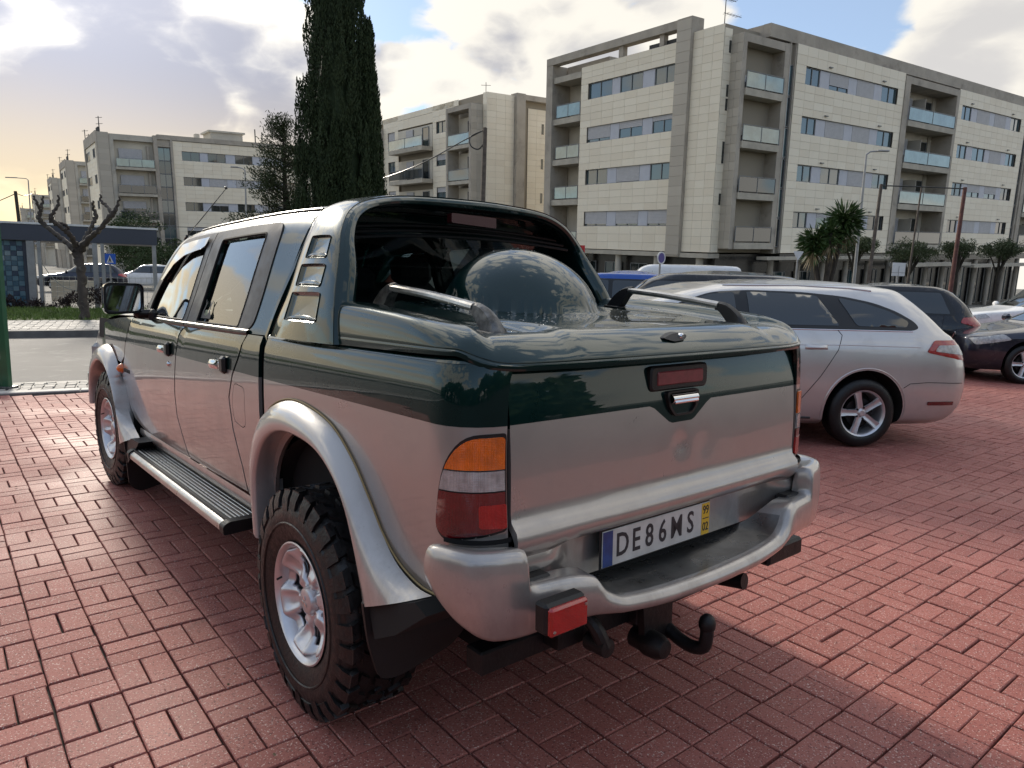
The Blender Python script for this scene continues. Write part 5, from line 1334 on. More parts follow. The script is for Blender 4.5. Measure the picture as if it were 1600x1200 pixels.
C.line('arch_lip', [(.405 * math.cos(R(a)), .335 + .400 * math.sin(R(a))) for a in range(-12, 193, 8)], .007, M['silver2']); C.pan('bumper_reflector', roundpoly([(-.62, .40), (-.90, .40), (-.90, .435), (-.62, .435)], .01), M['redlens'], .006, st=.03)
C.line('sill_line', [(2.4, .30), (.50, .27)], .012, M['trim'])
b = MB(); b.grid(lambda u, v: (lerp(-.62, .62, u), lerp(-.20, -.475 + .06 * (2 * u - 1) ** 2, v), lerp(1.472, 1.425, v) - .03 * abs(2 * u - 1) ** 3 - .0), 24, 6); b.grid(lambda u, v: (lerp(-.62, .62, u), -.475 + .06 * (2 * u - 1) ** 2 + .05 * v, 1.425 - .03 * v - .03 * abs(2 * u - 1) ** 3), 24, 3); b.build('tailgate_spoiler', M['silver2'], C.T, sharp=50)
for x in (-.3, .3):
    b = MB(); b.box((x, .55, 1.05), (.40, .16, .34), None, .04); b.build('seat', M['seat'], C.T)

def simple_car(name, label, loc, front, paintm, L, Wd, H, belt, kind='hatch', group=None, arches=True, wins=True, rhood=.25):
    """a car from a few proportions; y = 0 at the middle"""
    hl = L / 2; w = Wd / 2
    if kind == 'van':
        lv = [(.22, hl - .1, -hl + .05, w * .93, 7, 0), (.45, hl, -hl, w, 7, 0), (.80, hl - .03, -hl, w, 7, 0), (1.0, hl - .15, -hl, w * .99, 7, 0), (1.15, hl - .75, -hl + .01, w * .97, 8, 0), (H - .35, hl - 1.35, -hl + .04, w * .93, 9, 0), (H - .08, hl - 1.65, -hl + .10, w * .87, 9, 0), (H, hl - 1.85, -hl + .20, w * .80, 8, 0)]
    else:
        rb = {'hatch': .06, 'suv': .04, 'estate': .05, 'saloon': .75}[kind]; re = {'hatch': .42, 'suv': .35, 'estate': .55, 'saloon': 1.15}[kind]
        lv = [(.20, hl - .12, -hl + .10, w * .90, 8, 0), (.30, hl - .03, -hl + .03, w * .97, 7, 0), (.50, hl, -hl, w, 7, 0), (.70, hl - .04, -hl + .02, w, 7, 0), (belt - .16, hl - .25, -hl + .05, w * .985, 7, .0), (belt, hl - 1.15, -hl + .12 + rb, w * .94, 6, .01), (belt + .16, hl - 1.55, -hl + .22 + rb * 1.1, w * .87, 6.5, .01), (H - .12, hl - 1.92, -hl + .38 + re * .5, w * .77, 6.5, .01), (H - .045, hl - 2.15, -hl + .50 + re * .7, w * .69, 6, 0), (H - .03, hl - 2.35, -hl + .62 + re * .8, w * .55, 5, 0)]
    ya, yb = hl - .86, -hl + .82
    c = Car(name, label, 'van' if kind == 'van' else 'car', loc, front, lv, paintm, (ya, yb) if arches else None, .35, group)
    c.wheels((ya, yb), .31, .20)
    if kind != 'van':
        z0, z1 = belt + .03, H - .13; yF = hl - 1.30; yR = -hl + .42 + (re * .9 if kind == 'saloon' else .1)
        c.pan('window_surround', roundpoly([(yF, z0 - .012), (yR, z0 - .012), (yR + .22, z1 + .01), (yF - .75, z1 + .012)], [.06, .08, .10, .12]), M['trim'], .003)
        ym = (yF + yR) / 2 - .02
        c.pan('front_glass', roundpoly([(yF - .09, z0 + .01), (ym + .03, z0 + .01), (ym + .03, z1 - .012), (yF - .76, z1 - .012)], .03), M['cglass'], .007)
        c.pan('rear_glass', roundpoly([(ym - .03, z0 + .01), (yR + .12, z0 + .01), (yR + .28, z1 - .015), (ym - .03, z1 - .012)], .04), M['cglass'], .007)
        c.line('door_line', [(ym, z0), (ym, .32)]); c.line('door_line', [(yF - .05, z0), (yF - .02, .7), (yF - .05, .32)]); c.line('door_line', [(yR + .22, z0), (yR + .25, .8), (yb + .45, .32)])
        c.pane('rear_window', roundpoly([(-w * .72, belt + .04), (w * .72, belt + .04), (w * .60, H - .14), (-w * .60, H - .14)], .06), M['cglass'], .006, -1)
        c.pane('windscreen', roundpoly([(-w * .78, belt + .03), (w * .78, belt + .03), (w * .62, H - .13), (-w * .62, H - .13)], .06), M['cglass'], .006, 1)
        c.pan('tail_lens', roundpoly([(-hl + .48, belt - .10), (-hl + .44, belt - .01), (-hl + .07, belt - .0), (-hl + .02, belt - .16), (-hl + .10, belt - .20)], .03), M['redbright'], .008, st=.03)
        c.pan('headlight', roundpoly([(hl - .50, belt - .16), (hl - .60, belt - .24), (hl - .12, belt - .34), (hl - .06, belt - .24)], .03), M['clearlens'], .008, st=.03)
        c.pane('bumper_grille', roundpoly([(-.42, .34), (.42, .34), (.38, .52), (-.38, .52)], .04), M['trim'], .006, 1); c.pane('plate', [(-.26, .60), (.26, .60), (.26, .71), (-.26, .71)], M['platewhite'], .008, -1)
        for sd in (-1, 1):
            b = MB(); p = c.side(yF - .12, belt + .04); b.box((sd * (abs(p[0]) + .10), yF - .12, belt + .05), (.20, .10, .13), None, .04); b.build('door_mirror', paintm, c.T)
        b = MB(); p = c.side(ym - .14, belt - .12); b.box((p[0] - .012, p[1], p[2]), (.02, .17, .025), None, .008); o = b.build('door_handle', paintm, c.T); mirror(o)
    else:
        c.pan('cab_glass', roundpoly([(hl - 1.05, 1.18), (hl - 1.9, 1.18), (hl - 1.9, H - .40), (hl - 1.55, H - .42)], .05), M['cglass'], .006)
        c.line('door_line', [(hl - 1.98, H - .20), (hl - 1.98, .35)]); c.line('door_line', [(hl - 3.0, H - .25), (hl - 3.0, .35)])
        c.pane('windscreen', roundpoly([(-w * .82, 1.15), (w * .82, 1.15), (w * .74, H - .30), (-w * .74, H - .30)], .06), M['cglass'], .006, 1)
    return c
def P3(px, py, dep):
    """the place seen at that pixel of the photograph, that many metres ahead (used to lay things out)"""
    d = _fw + _rt2 * ((px - 800) / CAM_F) - _up2 * ((py - 600) / CAM_F); return Vector((0, 0, CAM_H)) + d * dep
dk = simple_car('dark_hatchback', 'graphite grey hatchback at the right edge, its headlight and front wheel in view', (9.36, 12.05, 0), Vector((-.985, .08, 0)), M['dgrey'], 4.15, 1.76, 1.44, .93)
b = MB(); b.box((0, 2.05, .66), (.60, .05, .17), None, .04); b.build('front_grille', M['trim'], dk.T); b = MB(); b.tube([(-.34, 2.08, .76), (.34, 2.08, .76)], .012, 8); b.tube([(-.34, 2.08, .76), (-.22, 2.09, .57), (.22, 2.09, .57), (.34, 2.08, .76)], .010, 8); b.build('grille_trim', M['chrome'], dk.T)
bk = simple_car('black_hatchback', 'glossy black hatchback with large red tail lamps behind the silver estate', (6.25, 13.6, 0), Vector((-.97, .24, 0)), M['black'], 4.25, 1.80, 1.52, .98)
ws = simple_car('white_suv', 'white sport utility car parked behind the black hatchback', (12.7, 17.2, 0), Vector((-.985, .17, 0)), M['white'], 4.5, 1.84, 1.64, 1.05, 'suv')
dc = simple_car('dark_car', 'black car with panoramic roof directly behind the silver estate', (2.05, 9.75, 0), Vector((-.98, .2, 0)), M['black'], 4.4, 1.80, 1.60, 1.02, 'suv')
bl = simple_car('blue_hatchback', 'bright blue hatchback seen past the right side of the roll bar', (1.10, 11.3, 0), Vector((-.985, .17, 0)), M['blue'], 4.0, 1.72, 1.585, 1.0)
vn = simple_car('white_van', 'white panel van standing in front of the large apartment block', (5.2, 25.2, 0), Vector((-.99, .12, 0)), M['white'], 5.0, 1.90, 1.93, 1.0, 'van')
lc = simple_car('dark_saloon', 'dark car parked behind the bus shelter beside the white one', tuple(kp(-2.2, 46.0, -.05)), Vector((-.88, -.47, 0)), M['dgrey'], 4.3, 1.75, 1.46, .93)
lc2 = simple_car('white_hatchback', 'white car parked behind the pollarded tree and the wire fence', tuple(kp(.8, 50.5, -.05)), Vector((-.88, -.47, 0)), M['white'], 4.2, 1.75, 1.48, .93)
# ------------------------------------------------------------------ apartment blocks: local x runs to the right and away, local y to the left and away
HD, TA, TB = .6225737, -.0337042, -.0412395
A_ = Vector((-math.sin(HD), math.cos(HD), -TA)); B_ = Vector((math.cos(HD), math.sin(HD), -TB)); A_.normalize(); B_ = (B_ - A_ * B_.dot(A_)).normalized(); U_ = B_.cross(A_)
def bframe(o, O): o.matrix_world = Matrix(((B_.x, A_.x, U_.x, O[0]), (B_.y, A_.y, U_.y, O[1]), (B_.z, A_.z, U_.z, O[2]), (0, 0, 0, 1)))
def tile_mat(name, c1, c2):
    m = bpy.data.materials.new(name); m.use_nodes = True; g = G(m.node_tree); b = m.node_tree.nodes['Principled BSDF']; tc = g.n('ShaderNodeTexCoord').outputs['Object']
    pos = g.n('ShaderNodeNewGeometry').outputs['Position']
    a = g.n('ShaderNodeAttribute'); a.attribute_name = 'rnd'; r = g.m('FRACT', g.m('ADD', a.outputs['Fac'], g.n('ShaderNodeObjectInfo').outputs['Random']))
    col = g.mix(r, (*c1, 1), (*c2, 1)); st = g.noise(g.v('MULTIPLY', pos, (1, 1, .25)), .8, 6, .65)
    col = g.mix(g.mr(st, .5, .8, 0, .14), col, tuple(x * .62 for x in c1) + (1,)); g.put(b.inputs['Base Color'], col); b.inputs['Roughness'].default_value = .55; return m
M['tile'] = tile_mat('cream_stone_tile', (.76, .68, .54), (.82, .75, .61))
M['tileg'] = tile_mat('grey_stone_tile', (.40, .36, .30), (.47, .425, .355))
M['joint'] = mat('tile_joint', (.30, .265, .21), .9)
M['conc'] = mat('weathered_render', (.385, .345, .29), .85, var=.15, vscale=.7, dirt=((.22, .195, .165), .9, .5, .8), coord='Object')
M['concl'] = mat('pale_render', (.46, .43, .37), .85, var=.10, vscale=.6, dirt=((.28, .25, .21), 1.1, .55, .85))
M['inner'] = mat('balcony_wall', (.56, .52, .44), .85, var=.10, vscale=.6)
M['slab'] = mat('balcony_slab', (.42, .385, .32), .85, var=.15, vscale=1.2)
M['wframe'] = mat('grey_aluminium_frame', (.16, .17, .18), .4, metal=.3)
M['shut'] = mat('grey_roller_shutter', (.44, .44, .455), .6, var=.06, vscale=3)
M['spandrel'] = mat('blue_grey_panel', (.46, .48, .54), .5, var=.05, vscale=2)
M['pane'] = mat('window_pane', (.035, .075, .085), .04, spec=1., coat=1., coat_r=.02)
M['paned'] = mat('dark_window_pane', (.012, .020, .024), .05, spec=1., coat=.6, coat_r=.02)
M['balg'] = mat('balcony_glass', (.20, .29, .27), .06, spec=1., coat=1., coat_r=.02, var=.25, vscale=.9)
M['shopdk'] = mat('shop_front_dark', (.028, .027, .026), .25, var=.6, vscale=.5)
M['plant'] = mat('roof_metal', (.05, .05, .05), .6)
class Blk:
    def __init__(s, name, label, O, singles=0):
        s.T = empty(name, label, 'building'); bframe(s.T, O); s.singles = singles; s.tiles = {}; s.boxes = {}
        s.tcount = 0
    def box(s, name, x0, x1, y0, y1, z0, z1, m='conc', label=None):
        b = MB(); b.box(((x0 + x1) / 2, (y0 + y1) / 2, (z0 + z1) / 2), (abs(x1 - x0), abs(y1 - y0), abs(z1 - z0))); o = b.build(name, M[m], s.T, smooth=False)
        if label: o['label'] = label
        return o
    def clad(s, face, c, a0, a1, z0, z1, m='tile', rows=None, tw=1.15, th=.49):
        """face 'L': the plane x = c looking to -x, a runs in y. face 'F': the plane y = c looking to -y, a runs in x"""
        nr = rows or max(1, round((z1 - z0) / th)); h = (z1 - z0) / nr; nc = max(1, round((a1 - a0) / tw)); w = (a1 - a0) / nc
        for r in range(nr):
            sh = 0
            for q in range(nc): s.tiles.setdefault((face, m, round(w, 3), round(h, 3)), []).append((c, a0 + w * (q + .5), z0 + h * (r + .5)))
    def finish(s):
        g_ = .010; allt = []
        for (face, m, w, h), L in s.tiles.items():
            V0 = []; 
            for d, k in ((0.0, 0), (.028, .0), (.034, .008)):
                for sa, sz in ((-1, -1), (1, -1), (1, 1), (-1, 1)): V0.append((d, sa * (w / 2 - g_ / 2 - k), sz * (h / 2 - g_ / 2 - k)))
            F0 = [(8, 9, 10, 11)] + [(i * 4 + j, i * 4 + (j + 1) % 4, (i + 1) * 4 + (j + 1) % 4, (i + 1) * 4 + j) for i in range(2) for j in range(4)]
            if face == 'L': V0 = [(-d, a, z) for d, a, z in V0]; F0 = [f[::-1] for f in F0]
            else: V0 = [(a, -d, z) for d, a, z in V0]
            me = None
            for (c, a, z) in L:
                p = (c, a, z) if face == 'L' else (a, c, z)
                allt.append((face, m, V0, F0, p, (face, m, w, h)))
        # the ones nearest the camera become pieces of their own
        def dd(t_):
            q = s.T.matrix_world @ Vector(t_[4]); return q.length
        allt.sort(key=dd); cache = {}
        for t_ in allt[:s.singles]:
            if t_[5] not in cache:
                me = bpy.data.meshes.new('cladding_tile'); me.from_pydata(t_[2], [], t_[3]); me.materials.append(M[t_[1]]); me.update(); cache[t_[5]] = me
            o = bpy.data.objects.new('cladding_tile', cache[t_[5]]); COL.objects.link(o); o.parent = s.T; o.location = t_[4]
        for mm in ('tile', 'tileg'):
            V = []; F = []; rn = []
            for t_ in allt[s.singles:]:
                if t_[1] != mm: continue
                b0 = len(V); V += [(v[0] + t_[4][0], v[1] + t_[4][1], v[2] + t_[4][2]) for v in t_[2]]; F += [tuple(i + b0 for i in f) for f in t_[3]]; rn += [random.random()] * len(t_[3])
            if V:
                o = mk('cladding', V, F, M[mm], s.T, None, False); o['kind'] = 'stuff'; at = o.data.attributes.new('rnd', 'FLOAT', 'FACE'); at.data.foreach_set('value', np.array(rn, np.float32))
    def window(s, face, c, a0, a1, z0, z1, kind='pane', shut=0., n=2, dark=False, dep=.14):
        """a window set back from the cladding: frame, panes, shutter"""
        def P(d, a, z): return (c + d, a, z) if face == 'L' else (a, c + d, z)
        def bx(b, d0, d1, p0, p1, q0, q1):
            A, B = P(d0, p0, q0), P(d1, p1, q1); b.box([(A[i] + B[i]) / 2 for i in range(3)], [abs(A[i] - B[i]) for i in range(3)])
        b = MB(); t_ = .055
        bx(b, dep - .05, dep + .03, a0, a1, z0, z0 + t_); bx(b, dep - .05, dep + .03, a0, a1, z1 - t_, z1)
        for k in range(n + 1):
            a = lerp(a0, a1 - t_, k / n); bx(b, dep - .049, dep + .031, a, a + t_, z0 + .001, z1 - .001)
        w = b.build('window', M['wframe'], s.T, smooth=False)
        for k in range(n):
            b = MB(); p0 = lerp(a0, a1 - t_, k / n) + t_; p1 = lerp(a0, a1 - t_, (k + 1) / n); bx(b, dep, dep + .008, p0, p1, z0 + t_, z1 - t_); b.build('pane', M['paned' if dark else 'pane'], w, smooth=False)
        if shut > 0:
            b = MB(); H = (z1 - z0 - .02) * shut; nb = max(2, int(H / .09))
            for i in range(nb): q0 = z1 - .01 - H * (i + 1) / nb; bx(b, dep - .075, dep - .053, a0 + .02, a1 - .02, q0 + .006, z1 - .01 - H * i / nb)
            b.build('shutter', M['shut'], w, smooth=False)
        return w
    def balustrade(s, face, c, a0, a1, z, n=2, dark=False):
        def P(d, a, zz): return (c + d, a, zz) if face == 'L' else (a, c + d, zz)
        def bx(b, d0, d1, p0, p1, q0, q1):
            A, B = P(d0, p0, q0), P(d1, p1, q1); b.box([(A[i] + B[i]) / 2 for i in range(3)], [abs(A[i] - B[i]) for i in range(3)])
        b = MB(); bx(b, -.02, .03, a0, a1, z + .96, z + 1.0)
        for k in range(n + 1): a = lerp(a0, a1 - .04, k / n); bx(b, -.021, .031, a, a + .04, z, z + .959)
        r = b.build('balustrade', M['wframe'], s.T, smooth=False)
        for k in range(n):
            b = MB(); bx(b, 0, .012, lerp(a0, a1 - .04, k / n) + .05, lerp(a0, a1 - .04, (k + 1) / n) - .01, z + .08, z + .93); b.build('glass_panel', M['paned' if dark else 'balg'], r, smooth=False)
# ---------------- the large block on the right
ZT = [15.05, 12.0, 8.97, 5.93]; ZL = [13.95, 10.91, 7.89, 4.87]
D = Blk('apartment_block', 'large cream tiled apartment block with grey frames behind the car park', (11.290, 47.715, 0.0), 300)
# body
D.box('wall', .30, 13.0, .75, 11.33, 3.20, 16.28, 'joint'); D.box('wall', .06, 5.2, -1.62, .76, 3.22, 16.62, 'joint')
D.box('wall', 3.3, 60.0, -.89, 6.0, 3.15, 16.2, 'joint'); D.box('wall', 5.36, 19.56, -2.30, -.89, 3.16, 16.19, 'joint'); D.box('wall', 28.21, 42.59, -2.30, -.89, 3.16, 16.19, 'joint')
def clad_face(blk, face, c, a0, a1, wins, zb, zt, m='tile'):
    """tiles round the ribbon windows; wins: list of (a0, a1)"""
    zs = [zb] + [v for p in zip(ZL[::-1], ZT[::-1]) for v in p] + [zt]
    for i in range(0, len(zs), 2): blk.clad(face, c, a0, a1, zs[i], zs[i + 1], m)
    w0_, w1_ = wins
    for i in range(1, len(zs) - 1, 2):
        if w0_ - a0 > .15: blk.clad(face, c, a0, w0_, zs[i], zs[i + 1], m, 2)
        if a1 - w1_ > .15: blk.clad(face, c, w1_, a1, zs[i], zs[i + 1], m, 2)
def ribbon(blk, face, c, z0, z1, spec):
    """spec: (kind, width, shutter part) from low a to high a"""
    a = spec[0]
    for kind, wd, sh in spec[1:]:
        if kind == 'w': blk.window(face, c, a, a + wd, z0, z1, shut=sh, n=2)
        elif kind == 'd': blk.window(face, c, a, a + wd, z0, z1, shut=sh, n=2, dark=True)
        else:
            if face == 'L': blk.box('spandrel_panel', c + .07, c + .12, a + .01, a + wd - .01, z0 + .02, z1 - .02, 'spandrel')
            else: blk.box('spandrel_panel', a + .01, a + wd - .01, c + .07, c + .12, z0 + .02, z1 - .02, 'spandrel')
        a += wd
clad_face(D, 'L', .05, 1.95, 11.33, (1.96, 10.54), 3.20, 16.28)
lrows = [[1.96, ('w', 2.02, 0), ('p', 1.08, 0), ('w', 2.2, 0), ('p', .80, 0), ('w', 2.48, .0)],
         [1.96, ('w', 2.02, .28), ('p', .92, 0), ('w', 2.3, .42), ('p', .90, 0), ('w', 2.44, .80)],
         [1.96, ('w', 2.02, 0), ('p', 1.0, 0), ('w', 2.3, .95), ('p', .96, 0), ('w', 2.30, 0)],
         [1.96, ('w', 2.05, .86), ('p', .90, 0), ('w', 2.25, .86), ('p', .98, 0), ('w', 2.40, .86)]]
for r in range(4): ribbon(D, 'L', .05, ZL[r], ZT[r], lrows[r])
# frame: pier, top beam with slots of sky, end pier, balconies
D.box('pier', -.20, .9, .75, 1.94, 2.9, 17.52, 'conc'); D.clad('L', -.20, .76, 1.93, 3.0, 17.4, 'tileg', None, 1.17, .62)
D.box('roof_beam', -.18, .55, 1.945, 15.3, 16.98, 17.50, 'conc'); D.box('pier', -.16, 1.6, 14.55, 15.32, -3, 16.975, 'conc')
D.box('beam_post', .0, .4, 3.22, 3.60, 16.29, 16.97, 'conc'); D.box('beam_post', .0, .4, 6.98, 7.42, 16.29, 16.97, 'conc'); D.box('roof_room', 1.2, 8, 9.65, 14.4, 16.2, 16.95, 'conc')
D.box('parapet', .3, .6, 1.95, 4.8, 16.29, 16.62, 'plant')
D.box('wall', 1.7, 13, 11.34, 15.0, -3, 16.2, 'inner')
for k, z in enumerate((15.62, 12.56, 9.52, 6.48)): D.box('balcony_slab', -.02, 1.69, 11.345, 14.54, z, z + .42, 'slab')
for k, z in enumerate((12.99, 9.95, 6.91)):
    D.balustrade('L', .0, 11.36, 14.2, z - .0 + .0, 2); D.window('L', 1.56, 11.5, 12.9, z - .02, z + 2.1, n=1, dark=(k != 1), shut=(0 if k != 1 else .9), dep=.05)
D.window('L', 1.56, 11.5, 12.9, 3.9, 6.1, n=1, shut=.5, dep=.05); D.balustrade('L', .0, 11.36, 14.2, 3.5, 2); D.box('balcony_slab', -.02, 1.69, 11.345, 14.54, 3.2, 3.5, 'slab')
# second tiled wall, return, balcony tower
D.clad('L', .06, -1.62, .745, 3.22, 16.6, 'tile', 27, .79); D.clad('F', -1.62, .07, .75, 3.22, 16.4, 'tile', 27, .68)
for z in (15.4, 12.9, 12.1, 9.6, 9.0, 6.5): D.box('slit_window', .50, .70, -1.66, -1.63, z - .35, z + .35, 'paned')
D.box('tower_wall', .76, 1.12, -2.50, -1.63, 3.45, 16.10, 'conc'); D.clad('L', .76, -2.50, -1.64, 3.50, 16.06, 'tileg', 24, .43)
D.box('tower_wall', 4.86, 5.35, -2.50, -1.0, 3.45, 16.10, 'conc'); D.box('tower_top', 1.125, 4.855, -2.49, -1.0, 15.62, 16.09, 'conc'); D.box('wall', 1.12, 4.86, -1.0, -.9, 3.3, 15.6, 'inner')
for k, z in enumerate((12.62, 9.56, 6.52, 3.46)):
    D.box('balcony_slab', 1.125, 4.855, -2.62, -1.01, z, z + .40, 'slab'); D.balustrade('F', -2.60, 1.14, 4.84, z + .40, 2, dark=(k > 1))
    D.window('F', -1.15, 1.45, 3.0, z + .42, z + 2.55, n=1, shut=(.95 if k in (0, 1, 3) else 0), dark=True, dep=.06); D.box('drain_pipe', 3.35, 3.43, -1.10, -1.02, z + .41, z + 3.0, 'concl')
# stair glazing strip
D.box('wall_strip', 5.35, 5.44, -2.52, -2.3, 3.2, 16.2, 'conc'); D.box('wall_strip', 5.93, 6.04, -2.52, -2.3, 3.2, 16.2, 'conc')
for k in range(6): D.window('F', -2.42, 5.45, 5.92, 3.6 + k * 1.9, 3.6 + k * 1.9 + 1.85, n=1, dark=(k % 2 == 0), dep=.05)
# long front
DF = -2.53
clad_face(D, 'F', DF, 6.05, 19.55, (7.12, 18.68), 3.20, 16.24)
frows = [[7.12, ('w', 1.75, 0), ('p', 1.10, 0), ('w', 2.30, .72), ('p', 1.05, 0), ('w', 2.25, .97), ('p', 1.05, 0), ('w', 2.06, 0)],
         [7.12, ('w', 1.75, 0), ('p', 1.10, 0), ('w', 2.30, .97), ('p', 1.05, 0), ('w', 2.25, .97), ('p', 1.05, 0), ('w', 2.06, 0)],
         [7.12, ('w', 1.75, 0), ('p', 1.10, 0), ('w', 2.30, 0), ('p', 1.05, 0), ('w', 2.25, .97), ('p', 1.05, 0), ('w', 2.06, 0)],
         [7.12, ('w', 1.75, 0), ('p', 1.10, 0), ('w', 2.30, .3), ('p', 1.05, 0), ('w', 2.25, 0), ('p', 1.05, 0), ('d', 2.06, 0)]]
for r in range(4): ribbon(D, 'F', DF, ZL[r], ZT[r], frows[r])
clad_face(D, 'F', DF, 28.25, 41.5, (28.95, 40.55), 3.10, 16.20)
grows = [[28.95, ('w', 1.9, 0), ('p', 1.1, 0), ('w', 2.35, .97), ('p', 1.0, 0), ('w', 2.3, .97), ('p', 1.0, 0), ('w', 1.95, 0)], [28.95, ('w', 1.9, 0), ('p', 1.1, 0), ('w', 2.35, 0), ('p', 1.0, 0), ('w', 2.3, .97), ('p', 1.0, 0), ('w', 1.95, 0)],
         [28.95, ('d', 1.9, 0), ('p', 1.1, 0), ('w', 2.35, .6), ('p', 1.0, 0), ('w', 2.3, .6), ('p', 1.0, 0), ('d', 1.95, 0)], [28.95, ('d', 1.9, 0), ('p', 1.1, 0), ('w', 2.35, .97), ('p', 1.0, 0), ('w', 2.3, .97), ('p', 1.0, 0), ('d', 1.95, 0)]]
for r in range(4): ribbon(D, 'F', DF, ZL[r], ZT[r], grows[r])
D.box('parapet', 3.3, 60, -2.44, -1.9, 16.25, 17.02, 'conc'); D.box('roof_slab', 3.3, 60, -1.9, 6, 16.21, 16.5, 'conc'); D.box('parapet', 3.3, 3.6, -1.89, 6, 16.51, 17.0, 'conc')
for (xa, xb) in ((19.57, 28.2), (42.6, 51.0)):
    D.box('bay_frame', xa, xa + .75, -2.62, -1.0, 3.3, 16.1, 'conc'); D.box('bay_frame', xb - .45, xb, -2.62, -1.0, 3.3, 16.1, 'conc'); D.box('bay_top', xa + .755, xb - .455, -2.61, -1.0, 15.60, 16.09, 'conc'); D.box('wall', xa + .75, xb - .45, -1.0, -.9, 3.2, 15.6, 'inner')
    for k, z in enumerate((12.62, 9.56, 6.52, 3.46)):
        D.box('balcony_slab', xa + .755, xb - .455, -2.72, -1.01, z, z + .40, 'slab'); D.balustrade('F', -2.70, xa + .78, xb - .48, z + .40, 2, dark=(k > 2))
        D.box('balcony_screen', (xa + xb) / 2 - .06, (xa + xb) / 2, -2.1, -1.02, z + .41, z + 2.4, 'concl'); D.window('F', -1.15, xa + 1.0, xa + 2.4, z + .42, z + 2.5, n=1, dark=True, dep=.06); D.window('F', -1.15, xa + 2.5, xa + 4.1, z + .42, z + 2.5, n=1, shut=.98, dep=.06); D.window('F', -1.15, xb - 2.6, xb - 1.4, z + .42, z + 2.5, n=1, dark=True, dep=.06); D.box('drain_pipe', xb - 1.15, xb - 1.07, -1.10, -1.02, z + .41, z + 3.0, 'concl')
rr2 = random.Random(5)
for (fx, lo, hi) in ((0, 1.5, 4.5), (1, 20.9, 27.4)):
    for z in (13.02, 9.96, 6.92, 3.86):
        for q in range(rr2.randint(1, 3)):
            x = rr2.uniform(lo, hi); w_ = rr2.uniform(.3, .6); h_ = rr2.uniform(.5, 1.0)
            if rr2.random() < .5: D.box('air_conditioner', x, x + .8, -1.42, -1.06, z + .25, z + .85, 'concl')
            else:
                b = MB(); b.box((x, -1.9, z + .42), (w_, .42, .05)); b.box((x, -1.72, z + .70), (w_, .04, .5)); 
                for sx in (-1, 1):
                    for sy in (-1, 1): b.box((x + sx * (w_ / 2 - .03), -1.9 + sy * .18, z + .20), (.04, .04, .40))
                b.build('balcony_chair', M[rr2.choice(['concl', 'wframe', 'shut'])], D.T, smooth=False)
D.box('wall_strip', 41.52, 41.7, -2.52, -2.3, 3.2, 16.2, 'conc'); D.box('wall_strip', 42.3, 42.59, -2.52, -2.3, 3.2, 16.2, 'conc')
for k in range(6): D.window('F', -2.42, 41.71, 42.29, 3.6 + k * 2.0, 3.6 + k * 2.0 + 1.9, n=1, dark=True, dep=.05)
# ground floor: recessed shops, columns, canopy
D.box('shop_front', .9, 48, -1.4, 5, -4, 3.1, 'shopdk'); D.box('shop_front', .9, 2, 5, 14.4, -4, 3.1, 'shopdk')
D.box('soffit', -.1, 1.0, -1.6, 11.3, 2.86, 3.15, 'slab'); D.box('canopy', 3.5, 19, -3.4, -2.6, 2.78, 2.98, 'slab'); D.box('canopy', 20.3, 31.5, -3.8, -2.6, 2.15, 2.40, 'slab'); D.box('canopy', 32.2, 46, -3.8, -2.6, 1.95, 2.2, 'slab')
D.box('fascia', 6.1, 48, -2.5, -1.5, 2.6, 3.14, 'shopdk')
for y in (10.6, 6.9, 3.1, -.6): 
    b = MB(); b.tube([(.35, y, -4), (.35, y, 2.86)], .24, 16); b.build('column', M['concl'], D.T)
for k in range(14):
    b = MB(); b.tube([(5.6 + 3.05 * k, -2.2, -4), (5.6 + 3.05 * k, -2.2, 2.7)], .20, 12); b.build('column', M['conc'], D.T)
for k in range(14):
    x = 6.4 + 3.05 * k; D.window('F', -1.55, x, x + 1.9, -1.5, 1.9, n=2, dark=(k % 3 != 0), dep=.05)
for k in range(5): D.window('L', .75, .5 + 2.7 * k - 1.5, 2.2 + 2.7 * k - 1.5, -1.5, 2.3, n=2, dark=(k % 2 == 0), dep=.05)
for z in ZT[:4]:
    for x in (9.6, 16.4, 30.4, 38.4): D.box('wall_lamp', x, x + .35, -2.68, -2.57, z + .22, z + .28, 'wframe')
# number-like stain letters are not readable; the television aerial
b = MB(); b.tube([(1.2, -.6, 16.3), (1.2, -.6, 18.6)], .03, 6)
for z, l in ((18.4, .8), (17.6, 1.3)): 
    b.tube([(1.2 - .1, -.6, z), (1.2 + l * 1.2, -.6, z)], .018, 5)
    for q in range(5): b.tube([(1.3 + q * l * .22, -.6 - .25, z), (1.3 + q * l * .22, -.6 + .25, z)], .010, 4)
b.build('aerial', M['plant'], D.T)
D.finish()
